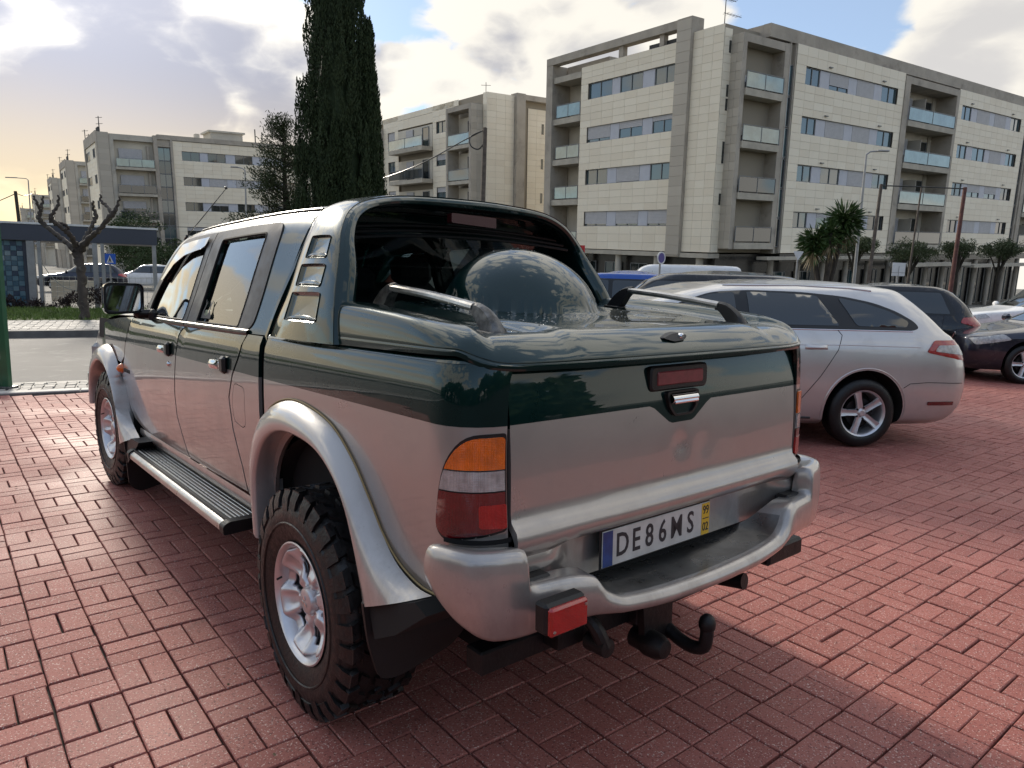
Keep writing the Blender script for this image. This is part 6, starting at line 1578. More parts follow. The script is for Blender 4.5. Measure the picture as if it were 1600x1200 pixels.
# ---------------- the block in the middle
def block_origin(px, py, dep, ztop): 
    d = _fw + _rt2 * ((px - 800) / CAM_F) - _up2 * ((py - 600) / CAM_F); return Vector((0, 0, CAM_H)) + d * dep - U_ * ztop
S = 61.4 / 66.0; z2 = lambda z: 16.7 * .93 - (16.7 - z) * S
E2 = Blk('apartment_block', 'cream tiled apartment block beyond the roll bar, between cypress and large block', block_origin(761.1, 141.9, 61.4, 15.6), 0)
mb = lambda z: 15.6 - (16.7 - z) * S
E2.box('wall', .30, 9.0, .30, 24 * S, -6, 15.55, 'joint')
zt2 = [mb(15.02), mb(11.8), mb(8.55), mb(5.3)]; zl2 = [z - 1.05 for z in zt2]
def face2(a0, a1, wins, c=.05):
    zs = [0.] + [v for p in zip(zl2[::-1], zt2[::-1]) for v in p] + [15.55]
    for i in range(0, len(zs), 2): E2.clad('L', c, a0, a1, zs[i], zs[i + 1], 'tile')
    for i in range(1, len(zs) - 1, 2):
        if wins[0] - a0 > .1: E2.clad('L', c, a0, wins[0], zs[i], zs[i + 1], 'tile', 2)
        if a1 - wins[1] > .1: E2.clad('L', c, wins[1], a1, zs[i], zs[i + 1], 'tile', 2)
    for k in range(4): E2.window('L', c, wins[0], wins[1], zl2[k], zt2[k], n=2, shut=(0, .5, .45, .9)[k] if a0 < 12 else (.97, 0, .3, .3)[k])
face2(.60 * S, 5.1 * S, (.61 * S, .62 * S)) if False else None
E2.clad('L', .05, 0, .65, 0, 15.55, 'tile', 31, .65)
face2(6.0 * S, 10.25 * S, (7.6 * S, 9.5 * S)); face2(18.15 * S, 21.9 * S, (19.0 * S, 20.8 * S)); E2.clad('L', .05, 5.1 * S, 24 * S, 15.0 + .02, 15.55, 'tile', 1)
E2.clad('L', .05, 10.25 * S, 18.15 * S, mb(15.1), 15.0, 'tile', 1); E2.box('wall_strip', -.4, .04, 21.9 * S, 22.5 * S, -6, 14.6, 'conc'); E2.box('wall_strip', -.1, .04, 22.6 * S, 24 * S, -6, 12.4, 'conc')
for k in range(5):
    zz = mb(12.31) - 3.04 * k; y0, y1 = 10.3 * S, 18.1 * S
    E2.box('balcony_recess', -.0, .045, y0, y1, zz + .38, zz + 2.45, 'inner'); E2.box('balcony_slab', -1.15, -.005, y0, y1, zz, zz + .38, 'slab'); E2.balustrade('L', -1.13, y0, y1, zz + .38, 2, dark=k == 1)
    E2.window('L', -.06, y0 + .6, y0 + 1.9, zz + .4, zz + 2.3, n=1, dark=True, dep=.03); E2.window('L', -.06, y0 + 3.8, y0 + 5.3, zz + .4, zz + 2.3, n=1, shut=.9, dep=.03)
    # projecting tower
    y0, y1 = .75 * S, 5.1 * S; zz2 = mb(12.08) - 3.04 * k
    E2.box('balcony_slab', -1.18, -.005, y0 + .36, y1 - .05, zz2 - .3, zz2, 'slab'); E2.box('balcony_recess', -.0, .044, y0 + .36, y1, zz2, zz2 + 2.5, 'inner'); E2.balustrade('L', -1.16, y0 + .36, y1 - .05, zz2, 1, dark=k > 0); E2.window('L', -.06, y0 + .9, y0 + 2.3, zz2 + .05, zz2 + 2.2, n=1, dark=k != 1, dep=.03)
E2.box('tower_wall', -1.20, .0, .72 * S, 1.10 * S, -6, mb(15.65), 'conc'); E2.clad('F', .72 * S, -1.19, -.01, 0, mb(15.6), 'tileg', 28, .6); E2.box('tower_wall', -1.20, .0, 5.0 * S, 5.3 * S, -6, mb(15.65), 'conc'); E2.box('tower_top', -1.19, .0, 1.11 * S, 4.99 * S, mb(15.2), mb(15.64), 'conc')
E2.clad('F', .05, .0, 2.9, 0, 15.55, 'tile', 31, .97)
E2.box('pier', 2.92, 3.85, -.35, .6, -6, 15.75, 'conc'); E2.box('roof_beam', 3.86, 8.0, -.30, .4, 15.25, 15.70, 'conc'); E2.box('wall', 3.86, 4.5, .55, 1.0, -6, 14.7, 'joint')
E2.clad('F', .55, 3.86, 4.5, 12.9, 14.7, 'tile', 4, .64)
for k in range(8): E2.window('F', .50, 3.88, 4.48, 12.8 - 1.7 * (k + 1), 12.8 - 1.7 * k - .04, n=1, dark=k % 2 == 0, dep=.03)
E2.box('wall', 4.55, 9, .25, 1.2, -6, 14.7, 'joint'); E2.clad('F', .25, 4.55, 8.5, 0, 14.7, 'tile', 30, .98)
for k in range(5): E2.box('slit_window', 6.1, 6.35, .20, .24, 12.6 - 3.04 * k, 13.5 - 3.04 * k, 'paned')
E2.finish()
b = MB(); b.tube([(.8, 1.4, 15.5), (.8, 1.4, 16.6)], .03, 5); b.tube([(.3, 1.4, 16.3), (1.3, 1.4, 16.4)], .02, 5); b.build('aerial', M['plant'], E2.T)
# ---------------- the blocks along the street on the left
def left_block(px, py, dep, label, full=True, W_=24., dy=13.5):
    Q = Blk('apartment_block', label, block_origin(px, py, dep, 16.1), 0); s_ = .965; Zt = [14.55, 11.5, 8.46, 5.4]; Zl = [13.45, 10.45, 7.4, 4.35]
    Q.box('wall', .30, 1.18 * s_, .02, dy, -10, 16.1, 'conc'); Q.clad('F', .02, .0, 1.2 * s_, 0, 16.1, 'tileg', 26, 1.16)
    Q.box('wall', 1.2, W_, .85, dy, -10, 15.9, 'inner'); Q.box('roof_slab', 1.2, 6.0, .2, dy, 15.35, 16.0, 'concl'); Q.box('wall_strip', 1.19, 1.65, .12, .85, -10, 15.34, 'concl')
    # narrow end wall
    zs = [0] + [v for p in zip(Zl[::-1], Zt[::-1]) for v in p] + [16.1]
    for i in range(0, 9, 2): Q.clad('L', .06, 1.3, dy, zs[i], zs[i + 1] - (1.0 if i == 8 else 0), 'tile')
    Q.box('roof_beam', -.1, .05, .9, dy + .3, 15.1, 16.3, 'conc'); Q.box('pier', -.12, .06, .0, 1.3, -10, 16.1, 'conc'); Q.box('pier', -.12, .5, dy - .6, dy + .2, -10, 15.1, 'conc')
    for k in range(4): Q.window('L', .0, 3.6, 5.4, Zl[k], Zt[k], n=2, dark=True, dep=.03); Q.window('L', .0, 9.0, 11.6, Zl[k], Zt[k], n=2, dark=True, dep=.03); Q.clad('L', .06, 1.3, 3.6, Zl[k], Zt[k], 'tile', 2); Q.clad('L', .06, 5.4, 9.0, Zl[k], Zt[k], 'tile', 2)
    for k in range(5):
        zz = 12.0 - 3.04 * k; Q.box('balcony_slab', 1.66, 5.9, -.25, .84, zz - .02, zz + .28, 'slab'); Q.balustrade('F', -.23, 1.7, 5.85, zz + .28, 3, dark=k > 0)
        Q.window('F', .72, 2.15, 4.7, zz + .35, zz + 2.45, n=2, shut=(.98, .98, .4, .9, .5)[k], dark=True, dep=.05); Q.box('wall_strip', 5.2, 5.45, .5, .84, zz + .29, zz + 2.9, 'conc')
    Q.box('pier', 5.92, 6.35, -.05, .84, -10, 16.15, 'conc'); Q.box('pier', 7.78, 8.05, -.05, .84, -10, 16.15, 'conc'); Q.box('roof_parapet', 6.36, W_, -.04, .8, 15.75, 16.3, 'conc'); Q.box('wall_strip', 6.36, 7.77, .1, .5, 14.9, 15.74, 'conc')
    for k in range(9): Q.window('F', .30, 6.37, 7.77, 14.85 - 1.55 * (k + 1), 14.85 - 1.55 * k - .02, n=2, dark=k % 2 == 1, dep=.03)
    if full:
        Q.box('wall', 8.06, W_, .36, .84, -10, 15.74, 'joint')
        for i in range(0, 9, 2): Q.clad('F', .12, 8.07, W_, zs[i], min(zs[i + 1], 15.7), 'tile')
        for k in range(4):
            Q.clad('F', .12, 8.07, 9.05, Zl[k], Zt[k], 'tile', 2)
            sh = [(0, 0, 0), (0, .97, .97), (0, .3, 0), (.4, .5, .6)][k]
            ribbon(Q, 'F', .12, Zl[k], Zt[k], [9.05, ('d', 2.1, sh[0]), ('p', .95, 0), ('d', 2.15, sh[1]), ('p', 1.15, 0), ('d', 2.2, sh[2]), ('p', 1.0, 0), ('w', 2.2, .9), ('p', 1.0, 0)])
    Q.finish()
    b = MB()
    for x, y, h in ((-.0, 12.0, 1.3), (.3, 11, .7), (.4, .9, 1.0), (.6, 2.5, 1.9)): b.tube([(x, y, 16.0), (x, y, 16.2 + h)], .05, 5); b.tube([(x - .3, y, 16.0 + h), (x + .4, y, 16.1 + h)], .03, 5)
    for q in range(4): b.lathe([(16.0, .12), (17.0, .12), (17.0, 0)], 'z', 8, (.6, 3.4 + q * .5, 0))
    b.build('roof_aerials', M['plant'], Q.T)
    return Q
Q1 = left_block(150.7, 204.8, 83.3, 'grey and cream apartment block on the left with glazed stair strip', True, 26)
Q1.box('roof_room', 13.3, 17.3, 3, 7, 16.1, 17.5, 'concl'); Q1.box('roof_room_cap', 13.0, 17.6, 2.8, 7.2, 17.5, 17.72, 'concl'); Q1.box('chimney', 11.2, 11.7, 2, 3, 15.9, 17.0, 'concl'); Q1.box('vent_pipe', 18.6, 18.72, 2, 2.1, 15.9, 18.2, 'plant'); Q1.box('vent_pipe', 19.5, 19.62, 2, 2.1, 15.9, 17.9, 'plant')
left_block(102.6, 249.8, 123, 'second apartment block down the left street, half behind the first', False, 16)
left_block(80.2, 277.2, 163, 'third apartment block down the left street, narrow slice beyond the second', False, 16)
left_block(52.5, 303.5, 225, 'fourth apartment block down the left street, above the bus shelter roof', False, 16)
left_block(33, 325, 300, 'fifth and farthest apartment block down the left street, tiny in the glow', False, 16)
# ------------------------------------------------------------------ trees and plants
def leafmat(name, c1, c2, rough=.7, sc=.9):
    m = bpy.data.materials.new(name); m.use_nodes = True; g = G(m.node_tree); b = m.node_tree.nodes['Principled BSDF']; pos = g.n('ShaderNodeNewGeometry').outputs['Position']
    n1 = g.noise(pos, sc, 4, .6); n2 = g.noise(pos, sc * 9, 3, .6); g.put(b.inputs['Base Color'], g.mix(g.m('MULTIPLY', g.m('ADD', n1, n2), .5), (*c1, 1), (*c2, 1))); b.inputs['Roughness'].default_value = rough; b.inputs['Specular IOR Level'].default_value = .25
    return m
M['cyp'] = leafmat('cypress_foliage', (.010, .022, .010), (.050, .070, .026), sc=.8)
M['pine'] = leafmat('conifer_foliage', (.018, .030, .014), (.065, .085, .035))
M['bushy'] = leafmat('tree_foliage', (.018, .035, .014), (.06, .09, .03))
M['yucca'] = leafmat('yucca_leaves', (.018, .040, .014), (.07, .12, .035), .5, 2.)
M['dryleaf'] = leafmat('dead_leaves', (.14, .11, .06), (.25, .20, .12))
M['topi'] = leafmat('olive_foliage', (.030, .045, .020), (.09, .11, .05), .7, 2.)
M['bark'] = mat('grey_bark', (.045, .037, .031), .9, var=.5, vscale=5, bump=.8, bscale=16, dirt=((.13, .12, .095), 6, .55, .7))
M['barkd'] = mat('dark_bark', (.035, .028, .022), .9, var=.4, vscale=6, bump=.6, bscale=20)
M['hedge'] = leafmat('purple_hedge_leaves', (.022, .014, .016), (.07, .05, .045), .7, 3.)
def leaves_np(C, D, L, Wd, flat=0.0):
    """C centres, D directions (unit), L lengths, Wd widths -> pointed leaves of two triangles"""
    n = len(C); r = rng.normal(size=(n, 3)); S_ = np.cross(D, r); S_ /= np.linalg.norm(S_, axis=1, keepdims=True) + 1e-9
    V = np.stack([C - D * L[:, None] * .5, C + S_ * Wd[:, None] * .5, C + D * L[:, None] * .5, C - S_ * Wd[:, None] * .5], 1).reshape(-1, 3)
    F = np.arange(n * 4).reshape(-1, 4); return V, F
def npmesh(name, parts, m, parent):
    Vs = []; Fs = []; k = 0
    for V, F in parts: Vs.append(V); Fs.append(F + k); k += len(V)
    V = np.concatenate(Vs); F = np.concatenate(Fs)
    me = bpy.data.meshes.new(name); me.vertices.add(len(V)); me.vertices.foreach_set('co', V.ravel().astype(np.float32)); me.loops.add(F.size); me.loops.foreach_set('vertex_index', F.ravel().astype(np.int32))
    me.polygons.add(len(F)); me.polygons.foreach_set('loop_start', np.arange(0, F.size, F.shape[1]).astype(np.int32)); me.materials.append(m); me.update(calc_edges=True); me.validate()
    return link(name, me, parent)
def cypress(loc, H, Rb, label):
    t = empty('cypress_tree', label, 'tree', loc)
    b = MB(); b.tube([(0, 0, -1), (0, 0, H * .5), (0, 0, H * .9)], [.30, .2, .04], 10); b.build('trunk', M['barkd'], t)
    prof = lambda z: interp(z, [0, 1, 3, 5.5, 7.5, 9.5, 11.5, 14, 16.5, 18.2], [.8, 1.10, 1.30, 1.22, 1.09, .93, .76, .55, .30, .03])
    n = 1000; parts = []; core = MB()
    def rr(z, a, q=1): return prof(z) * q * (1 + .10 * math.sin(3 * a + z * .7) + .08 * math.sin(5 * a - z * 1.6))
    core.grid(lambda u, v: (rr(v * H * .985, u * 2 * math.pi, .70) * math.cos(u * 2 * math.pi), rr(v * H * .985, u * 2 * math.pi, .70) * math.sin(u * 2 * math.pi), v * H * .985), 28, 60, True)
    def tuft(c, L, w, lean, a, dens=1.0):
        k = int(150 * L * dens); q = rng.normal(size=(k, 3)); q /= np.linalg.norm(q, axis=1, keepdims=True); q *= rng.uniform(.80, 1.0, (k, 1)); tt = q[:, 2]
        sq = np.where(tt > 0, np.sqrt(np.maximum(1 - tt, 0)) * 1.05, 1.0)
        P = c[None] + np.stack([q[:, 0] * w * sq, q[:, 1] * w * sq, q[:, 2] * L * .55], 1) + lean[None] * (tt[:, None] + 1) * L
        Dn = np.stack([q[:, 0] * .35, q[:, 1] * .35, np.full(k, 1.0)], 1) + rng.normal(0, .16, (k, 3)); Dn /= np.linalg.norm(Dn, axis=1, keepdims=True)
        parts.append(leaves_np(P, Dn, rng.uniform(.08, .17, k), rng.uniform(.028, .055, k)))
    # tufts stand in loose whorls with furrows of shade between them
    for _ in range(n):
        z = 18.0 * (random.random() ** 1.12) * .97; a = random.uniform(0, 2 * math.pi); fur = .5 + .5 * math.sin(7 * a + 1.3 * math.sin(z * .9) + z * .35); r = rr(z, a, random.uniform(.80, .90) + .15 * fur); c = np.array([r * math.cos(a), r * math.sin(a), z + .2])
        L = random.uniform(.8, 1.7) * (.6 + .4 * prof(z) / 1.3); w = random.uniform(.13, .24) * (.45 + .55 * prof(z) / 1.3)
        tuft(c, L, w, np.array([math.cos(a), math.sin(a), 0]) * random.uniform(.01, .10), a)
    for _ in range(230):
        z = random.uniform(3.5, 9.9); f = (z - 3.5) / 6.4; ax = lerp(1.32, 1.12, f); r0 = lerp(.40, .08, f ** 1.3); a = random.uniform(0, 2 * math.pi)
        tuft(np.array([ax + r0 * math.cos(a), -.1 + r0 * math.sin(a), z]), random.uniform(.7, 1.2), random.uniform(.10, .18), np.zeros(3), a)
    cr = npmesh('crown', parts, M['cyp'], t); core.build('crown_core', M['cyp'], t)
    return t
def conifer(loc, H, spread, label, name='conifer_tree', m='pine', nb=70, low=.12, lsz=1.0):
    t = empty(name, label, 'tree', loc); b = MB(); b.tube([(0, 0, -1), (.1, 0, H * .5), (0, .1, H * .97)], [.20, .13, .02], 9); parts = []
    for i in range(nb):
        z = H * random.uniform(low, .97); a = random.uniform(0, 6.28); L = spread * (1 - (z / H - low) / (1.05 - low)) ** .75 * random.uniform(.55, 1.12) + .25; up = random.uniform(.05, .65)
        d = np.array([math.cos(a), math.sin(a), up]); p0 = np.array([0, 0, z]); b.tube([tuple(p0), tuple(p0 + d * L * .55), tuple(p0 + d * L + np.array([0, 0, .15 * L]))], [.04, .025, .008], 4, False)
        for s_ in np.linspace(.30, 1.0, max(3, int(L * 5))):
            c = p0 + d * L * s_ + rng.normal(0, .13, 3); k = int(46 * lsz); P = c[None] + rng.normal(0, 1, (k, 3)) * np.array([.19, .19, .13]) * (1.1 - .3 * s_); Dn = d[None] * .8 + rng.normal(0, .5, (k, 3)) + np.array([0, 0, .35]); Dn /= np.linalg.norm(Dn, axis=1, keepdims=True)
            parts.append(leaves_np(P, Dn, rng.uniform(.08, .19, k), rng.uniform(.025, .05, k)))
    b.build('trunk', M['barkd'], t); npmesh('crown', parts, M[m], t); return t
def round_tree(loc, H, Rr, label, m='bushy', name='leafy_tree', zc=None, flat=.75, n=60, per=90, ls=(.12, .22)):
    t = empty(name, label, 'tree', loc); b = MB(); zc = zc or H - Rr * flat; b.tube([(0, 0, -1), (.05, 0, zc * .5), (0, 0, zc)], [.14 * H / 5, .11 * H / 5, .06 * H / 5], 8); parts = []
    for i in range(9):
        a = random.uniform(0, 6.28); b.tube([(0, 0, zc * .62), (math.cos(a) * Rr * .3, math.sin(a) * Rr * .3, zc * .85), (math.cos(a) * Rr * .7, math.sin(a) * Rr * .7, zc + Rr * .2)], [.05, .035, .01], 5, False)
    for i in range(n):
        q = rng.normal(size=3); q /= np.linalg.norm(q); q *= random.uniform(.45, 1.0); c = np.array([0, 0, zc]) + q * np.array([Rr, Rr, Rr * flat]); r = Rr * random.uniform(.18, .34)
        u = rng.normal(size=(per, 3)); u /= np.linalg.norm(u, axis=1, keepdims=True); P = c[None] + u * r * rng.uniform(.5, 1.0, (per, 1)) * np.array([1, 1, .8]); Dn = u + rng.normal(0, .5, (per, 3)); Dn /= np.linalg.norm(Dn, axis=1, keepdims=True)
        parts.append(leaves_np(P, Dn, rng.uniform(*ls, per), rng.uniform(ls[0] * .45, ls[1] * .45, per)))
    b.build('trunk', M['barkd'], t); npmesh('crown', parts, M[m], t); return t
def ground_at(px, dep, z=0.0):
    """a spot on the ground that many metres ahead, under that column of the photograph"""
    k = (px - 800) / CAM_F; p = Vector((0, 0, CAM_H)) + (_fw + _rt2 * k) * dep
    # slide along the picture's vertical down to the ground
    t_ = (p.z - z) / _up2.z; p = p - _up2 * t_; return (p.x, p.y, z)
cypress(ground_at(529, 27.0, -.1), 18.2, 1.30, 'tall dark cypress with a slimmer side leader, rising past the top edge')
conifer(ground_at(446, 31, -.1), 7.6, 2.0, 'ragged open conifer at the left foot of the cypress', nb=95)
round_tree(ground_at(212, 52, -.1), 5.2, 2.3, 'dark leafy tree behind the bus shelter roof, before the left block', n=70)
round_tree(ground_at(262, 50, -.1), 3.2, 2.4, 'low dark trees under the end of the bus shelter roof', n=70, flat=.6)
round_tree(ground_at(225, 58, -.1), 3.0, 2.3, 'low dark tree framed by the shelter, behind the crossing sign', n=60, flat=.6)
# topiary trees along the street on the right
for px, dep, zc, Rr, lab in ((1326, 36, 3.55, .95, 'clipped olive tree beside the palm-like yucca'), (1411, 37, 3.35, 1.25, 'widest clipped olive tree behind the white sign backs'), (1485, 38, 3.62, .95, 'clipped olive tree behind the rusty post'), (1549, 39, 3.68, 1.1, 'clipped olive tree nearest the right edge')):
    t = round_tree(ground_at(px, dep, -.2), zc + .5, Rr, lab, 'topi', 'clipped_tree', zc, .42, 75, 80, (.06, .12)); t['group'] = 'clipped trees along the far street'
# yucca: a stout double trunk with heads of stiff leaves
def yucca(loc, heads, label):
    t = empty('yucca_tree', label, 'tree', loc); b = MB(); parts = []; dry = []
    for (x, y, z, r, n) in heads:
        b.tube([(0, 0, -1), (x * .25, y * .3, z * .35), (x * .8, y, z * .75), (x, y, z)], [.16, .12, .10, .09], 8, False)
        for (zz, nn, LL) in ((0, n, r), (-.35, n // 2, r * .95)):
            u = rng.normal(size=(nn, 3)); u[:, 2] = u[:, 2] * .75 + .25; u /= np.linalg.norm(u, axis=1, keepdims=True); L = LL * rng.uniform(.7, 1.05, nn)
            for seg, (k0, k1) in enumerate(((0, .5), (.5, 1.0))):
                bend = np.array([0, 0, -.22]) * seg; D = u + bend; D /= np.linalg.norm(D, axis=1, keepdims=True)
                C = np.array([x, y, z + zz])[None] + u * (L * .5 * seg)[:, None] + D * (L * .26)[:, None]; parts.append(leaves_np(C, D, L * .56, np.full(nn, .062)))
        nd = 60; u = rng.normal(size=(nd, 3)); u[:, 2] = -abs(u[:, 2]) * 2.2 - .8; u /= np.linalg.norm(u, axis=1, keepdims=True); L = rng.uniform(.5, .9, nd); dry.append(leaves_np(np.array([x, y, z - .35])[None] + u * L[:, None] * .5, u, L, np.full(nd, .06)))
    b.build('trunk', M['barkd'], t); npmesh('crown', parts, M['yucca'], t); npmesh('dead_leaf_skirt', dry, M['dryleaf'], t); return t
yucca(ground_at(1283, 28, -.1), [(.50, 0, 3.95, .86, 460), (-.52, .1, 3.15, .74, 360), (-.02, -.2, 3.45, .66, 160)], 'palm-like yucca with two spiky heads in front of the large block')
# pollarded bare tree by the road
def at_px(pts, dep):
    return [(_fw + _rt2 * ((x - 800) / CAM_F) - _up2 * ((y - 600) / CAM_F)) * (dep + dd) + Vector((0, 0, CAM_H)) for x, y, dd in pts]
def bare_tree():
    base = Vector(ground_at(133, 17.9, .09)); t = empty('pollarded_tree', 'bare pollarded tree with knobbly limbs standing on the pavement across the road', 'tree', base)
    br = [([(137, 510, 0), (134, 500, 0), (129, 460, 0), (127, 425, 0), (122, 400, 0), (121, 388, 0)], [.19, .145, .125, .12, .13, .155]),
          ([(118, 392, 0), (103, 378, .1), (88, 366, .2), (70, 352, .3), (61, 340, .3), (63, 328, .3), (58, 318, .2), (52, 306, .2)], [.13, .09, .08, .075, .085, .06, .055, .03]),
          ([(63, 330, .3), (66, 318, .4), (67, 306, .4)], [.06, .05, .03]),
          ([(119, 388, 0), (113, 372, -.3), (104, 362, -.5), (92, 352, -.6), (80, 343, -.7), (84, 330, -.7), (91, 320, -.6), (91, 305, -.6)], [.12, .085, .08, .075, .085, .055, .05, .03]), ([(92, 348, -.5), (103, 352, -.5), (107, 358, -.4)], [.05, .045, .05]),
          ([(124, 390, 0), (132, 376, .2), (139, 362, .4), (145, 350, .5), (150, 338, .6), (146, 325, .6), (145, 314, .5)], [.13, .085, .075, .065, .075, .05, .03]),
          ([(126, 390, 0), (138, 374, -.2), (152, 362, -.4), (164, 348, -.5), (176, 334, -.6), (183, 322, -.6), (187, 308, -.6)], [.13, .10, .085, .08, .085, .055, .03]), ([(175, 334, -.6), (167, 322, -.4), (158, 314, -.3), (157, 303, -.3)], [.07, .055, .045, .025])]
    for k, (pts, rad) in enumerate(br):
        P = at_px(pts, 17.6); P = [p - base for p in P]; Pc = catmull([tuple(p) for p in P], 6); rc = [r[0] * (.84 if k == 0 else .66) * (1 + .16 * math.sin(i * 2.1 + k)) for i, r in enumerate(catmull([(r,) for r in rad], 6))]
        Pc = [(p[0] + .02 * math.sin(i * 1.7 + k), p[1], p[2] + .015 * math.cos(i * 2.3)) for i, p in enumerate(Pc)]
        b = MB(); b.tube(Pc, rc, 9)
        for i in range(4, len(Pc) - 1, 5):
            if k: b.lathe([(-rc[i] * .5, .0), (-rc[i] * .3, rc[i] * .8), (0, rc[i] * 1.05), (rc[i] * .5, rc[i] * .8), (rc[i] * .8, 0)], 'z', 7, Pc[i])
        b.build('trunk' if k == 0 else 'limb', M['bark'], t, sharp=70)
bare_tree()
# low hedge in front of the shelter
hp = []; t = empty('hedge', 'low reddish brown hedge along the foot of the bus shelter', 'hedge', kp(-1.6, 25.4, .05))
for k in range(260):
    a = random.uniform(-4.2, 4.4); h = .28 * (1 + .5 * math.sin(a * 1.9) + .8 * math.exp(-(a - .8) ** 2)); c = np.array([KD[0] * a, KD[1] * a, h * random.uniform(.2, 1.)]) + rng.normal(0, .08, 3); q = rng.normal(size=(40, 3)); q /= np.linalg.norm(q, axis=1, keepdims=True); Dn = q + np.array([0, 0, .7]); Dn /= np.linalg.norm(Dn, axis=1, keepdims=True)
    hp.append(leaves_np(c[None] + q * .14 * rng.uniform(.4, 1, (40, 1)), Dn, rng.uniform(.05, .12, 40), rng.uniform(.02, .045, 40)))
npmesh('foliage', hp, M['hedge'], t)
# ------------------------------------------------------------------ street furniture
M['galv'] = mat('galvanised_steel', (.28, .28, .28), .45, metal=.6, var=.15, vscale=4)
M['greenp'] = mat('green_painted_steel', (.008, .085, .035), .35, coat=.4, var=.15, vscale=6)
M['rust'] = mat('rust_red_steel', (.10, .032, .024), .75, var=.4, vscale=5)
M['wood'] = mat('weathered_timber', (.095, .075, .06), .85, var=.4, vscale=5, bump=.4)
M['signb'] = mat('sign_blue', (.01, .09, .45), .35); M['signw'] = mat('sign_white', (.62, .62, .62), .4, var=.08, vscale=5); M['signv'] = mat('round_sign_violet', (.055, .035, .22), .35); M['signr'] = mat('sign_red', (.48, .02, .02), .4)
M['slate'] = mat('slate_grey_fascia', (.040, .046, .066), .5, var=.1, vscale=1.)
M['wirem'] = mat('pale_wire', (.40, .40, .36), .5, metal=.4)
def solo(name, label, cat, b, m, group=None, **k):
    o = b.build(name, m, None, **k); return tag(o, label, cat, group)
# green gate post at the left edge
g0 = Vector(ground_at(12, 8.45, -.02)); t = empty('gate_post', 'green painted square gate post at the left edge', 'post', g0)
b = MB(); b.box((0, 0, .95), (.075, .075, 1.9), None, .004); b.build('post', M['greenp'], t, smooth=False); b = MB(); b.box((0, 0, .02), (.16, .16, .05), None, .004); b.build('base_plate', M['castalu'], t, smooth=False)
b = MB(); b.box((-.42, -.02, .20), (.80, .05, .34), None, .02); solo_ = b.build('gate_rail', M['greenp'], t, smooth=False)
b = MB(); b.box((0, 0, 1.91), (.085, .085, .012), None, .003); b.build('post_cap', M['trim'], t, smooth=False)
# bus shelter: slate fascia, chequered tile wall, pale posts
sc_ = at_px([(0, 484, 0), (57, 483, 0), (157, 482, 0), (255, 470, 0)], 1.0)
sh_ = empty('bus_shelter', 'bus shelter with slate grey roof edge and blue chequered tile wall', 'shelter', kp(-2.70, 26.5, .05)); sh_.rotation_euler = (0, 0, atan2(KD[1], KD[0]))
def sb(name, x0, x1, y0, y1, z0, z1, m, bev=.004): b = MB(); b.box(((x0 + x1) / 2, (y0 + y1) / 2, (z0 + z1) / 2), (x1 - x0, y1 - y0, z1 - z0), None, bev); return b.build(name, m, sh_, smooth=False)
sb('roof_fascia', -7, 3.56, -.15, 2.2, 2.02, 2.50, M['slate']); sb('roof_trim', -7, 3.60, -.17, 2.2, 2.50, 2.56, M['signw'])
for x0, w_ in ((.0, .20), (.27, .10), (1.72, .14), (1.95, .10), (3.40, .12)): sb('post', x0, x0 + w_, -.14, .06, -.2, 2.015, M['galv'])
sb('tile_wall', -6, .0, -.02, .12, -.2, 2.015, M['slate'])
tm = [mat('blue_tile', c, .25, coat=.5) for c in ((.035, .085, .125), (.08, .15, .19), (.15, .21, .24), (.025, .045, .08))]
nt_x = 0; tme = {}
for i in range(12):
    for j in range(13):
        x = -.10 - (i + .5) * .155; z = .05 + (j + .5) * .150; k = 1 + (random.random() < .3) if (i + j) % 2 == 0 else (0 if random.random() < .6 else 3)
        if k not in tme:
            b = MB(); b.box((0, 0, 0), (.146, .014, .142), None, .003); o = b.build('wall_tile', tm[k], sh_, smooth=False); tme[k] = o.data; o.location = (x, -.030, z)
        else: o = link('wall_tile', tme[k], sh_, (x, -.030, z))
sb('back_panel', .40, 1.70, 1.9, 1.95, .1, .80, M['tile']); sb('glass_sheet', .62, 2.55, .9, .91, .95, 1.9, M['balg']) if False else None
sb('poster_case', -1.2 + .0, -.75, -.06, -.03, .5, 1.2, M['slate'])
# wire fence in front
fn = empty('wire_fence', 'pale wire mesh fence between the posts of the shelter', 'fence', kp(-2.70, 26.5, .05)); fn.rotation_euler = (0, 0, atan2(KD[1], KD[0])); b = MB()
for i in range(19): x = .4 + i * .165; b.tube([(x, -.10, 0), (x, -.10, .98)], .006, 4)
for j in range(7): b.tube([(.4, -.105, .05 + j * .15), (3.4, -.105, .05 + j * .15)], .006, 4)
b.tube(catmull([(.35, -.12, 1.4), (.6, -.12, .95), (.95, -.12, .62), (1.4, -.12, .50), (1.7, -.12, .48)], 5), .012, 5); b.build('mesh', M['wirem'], fn)
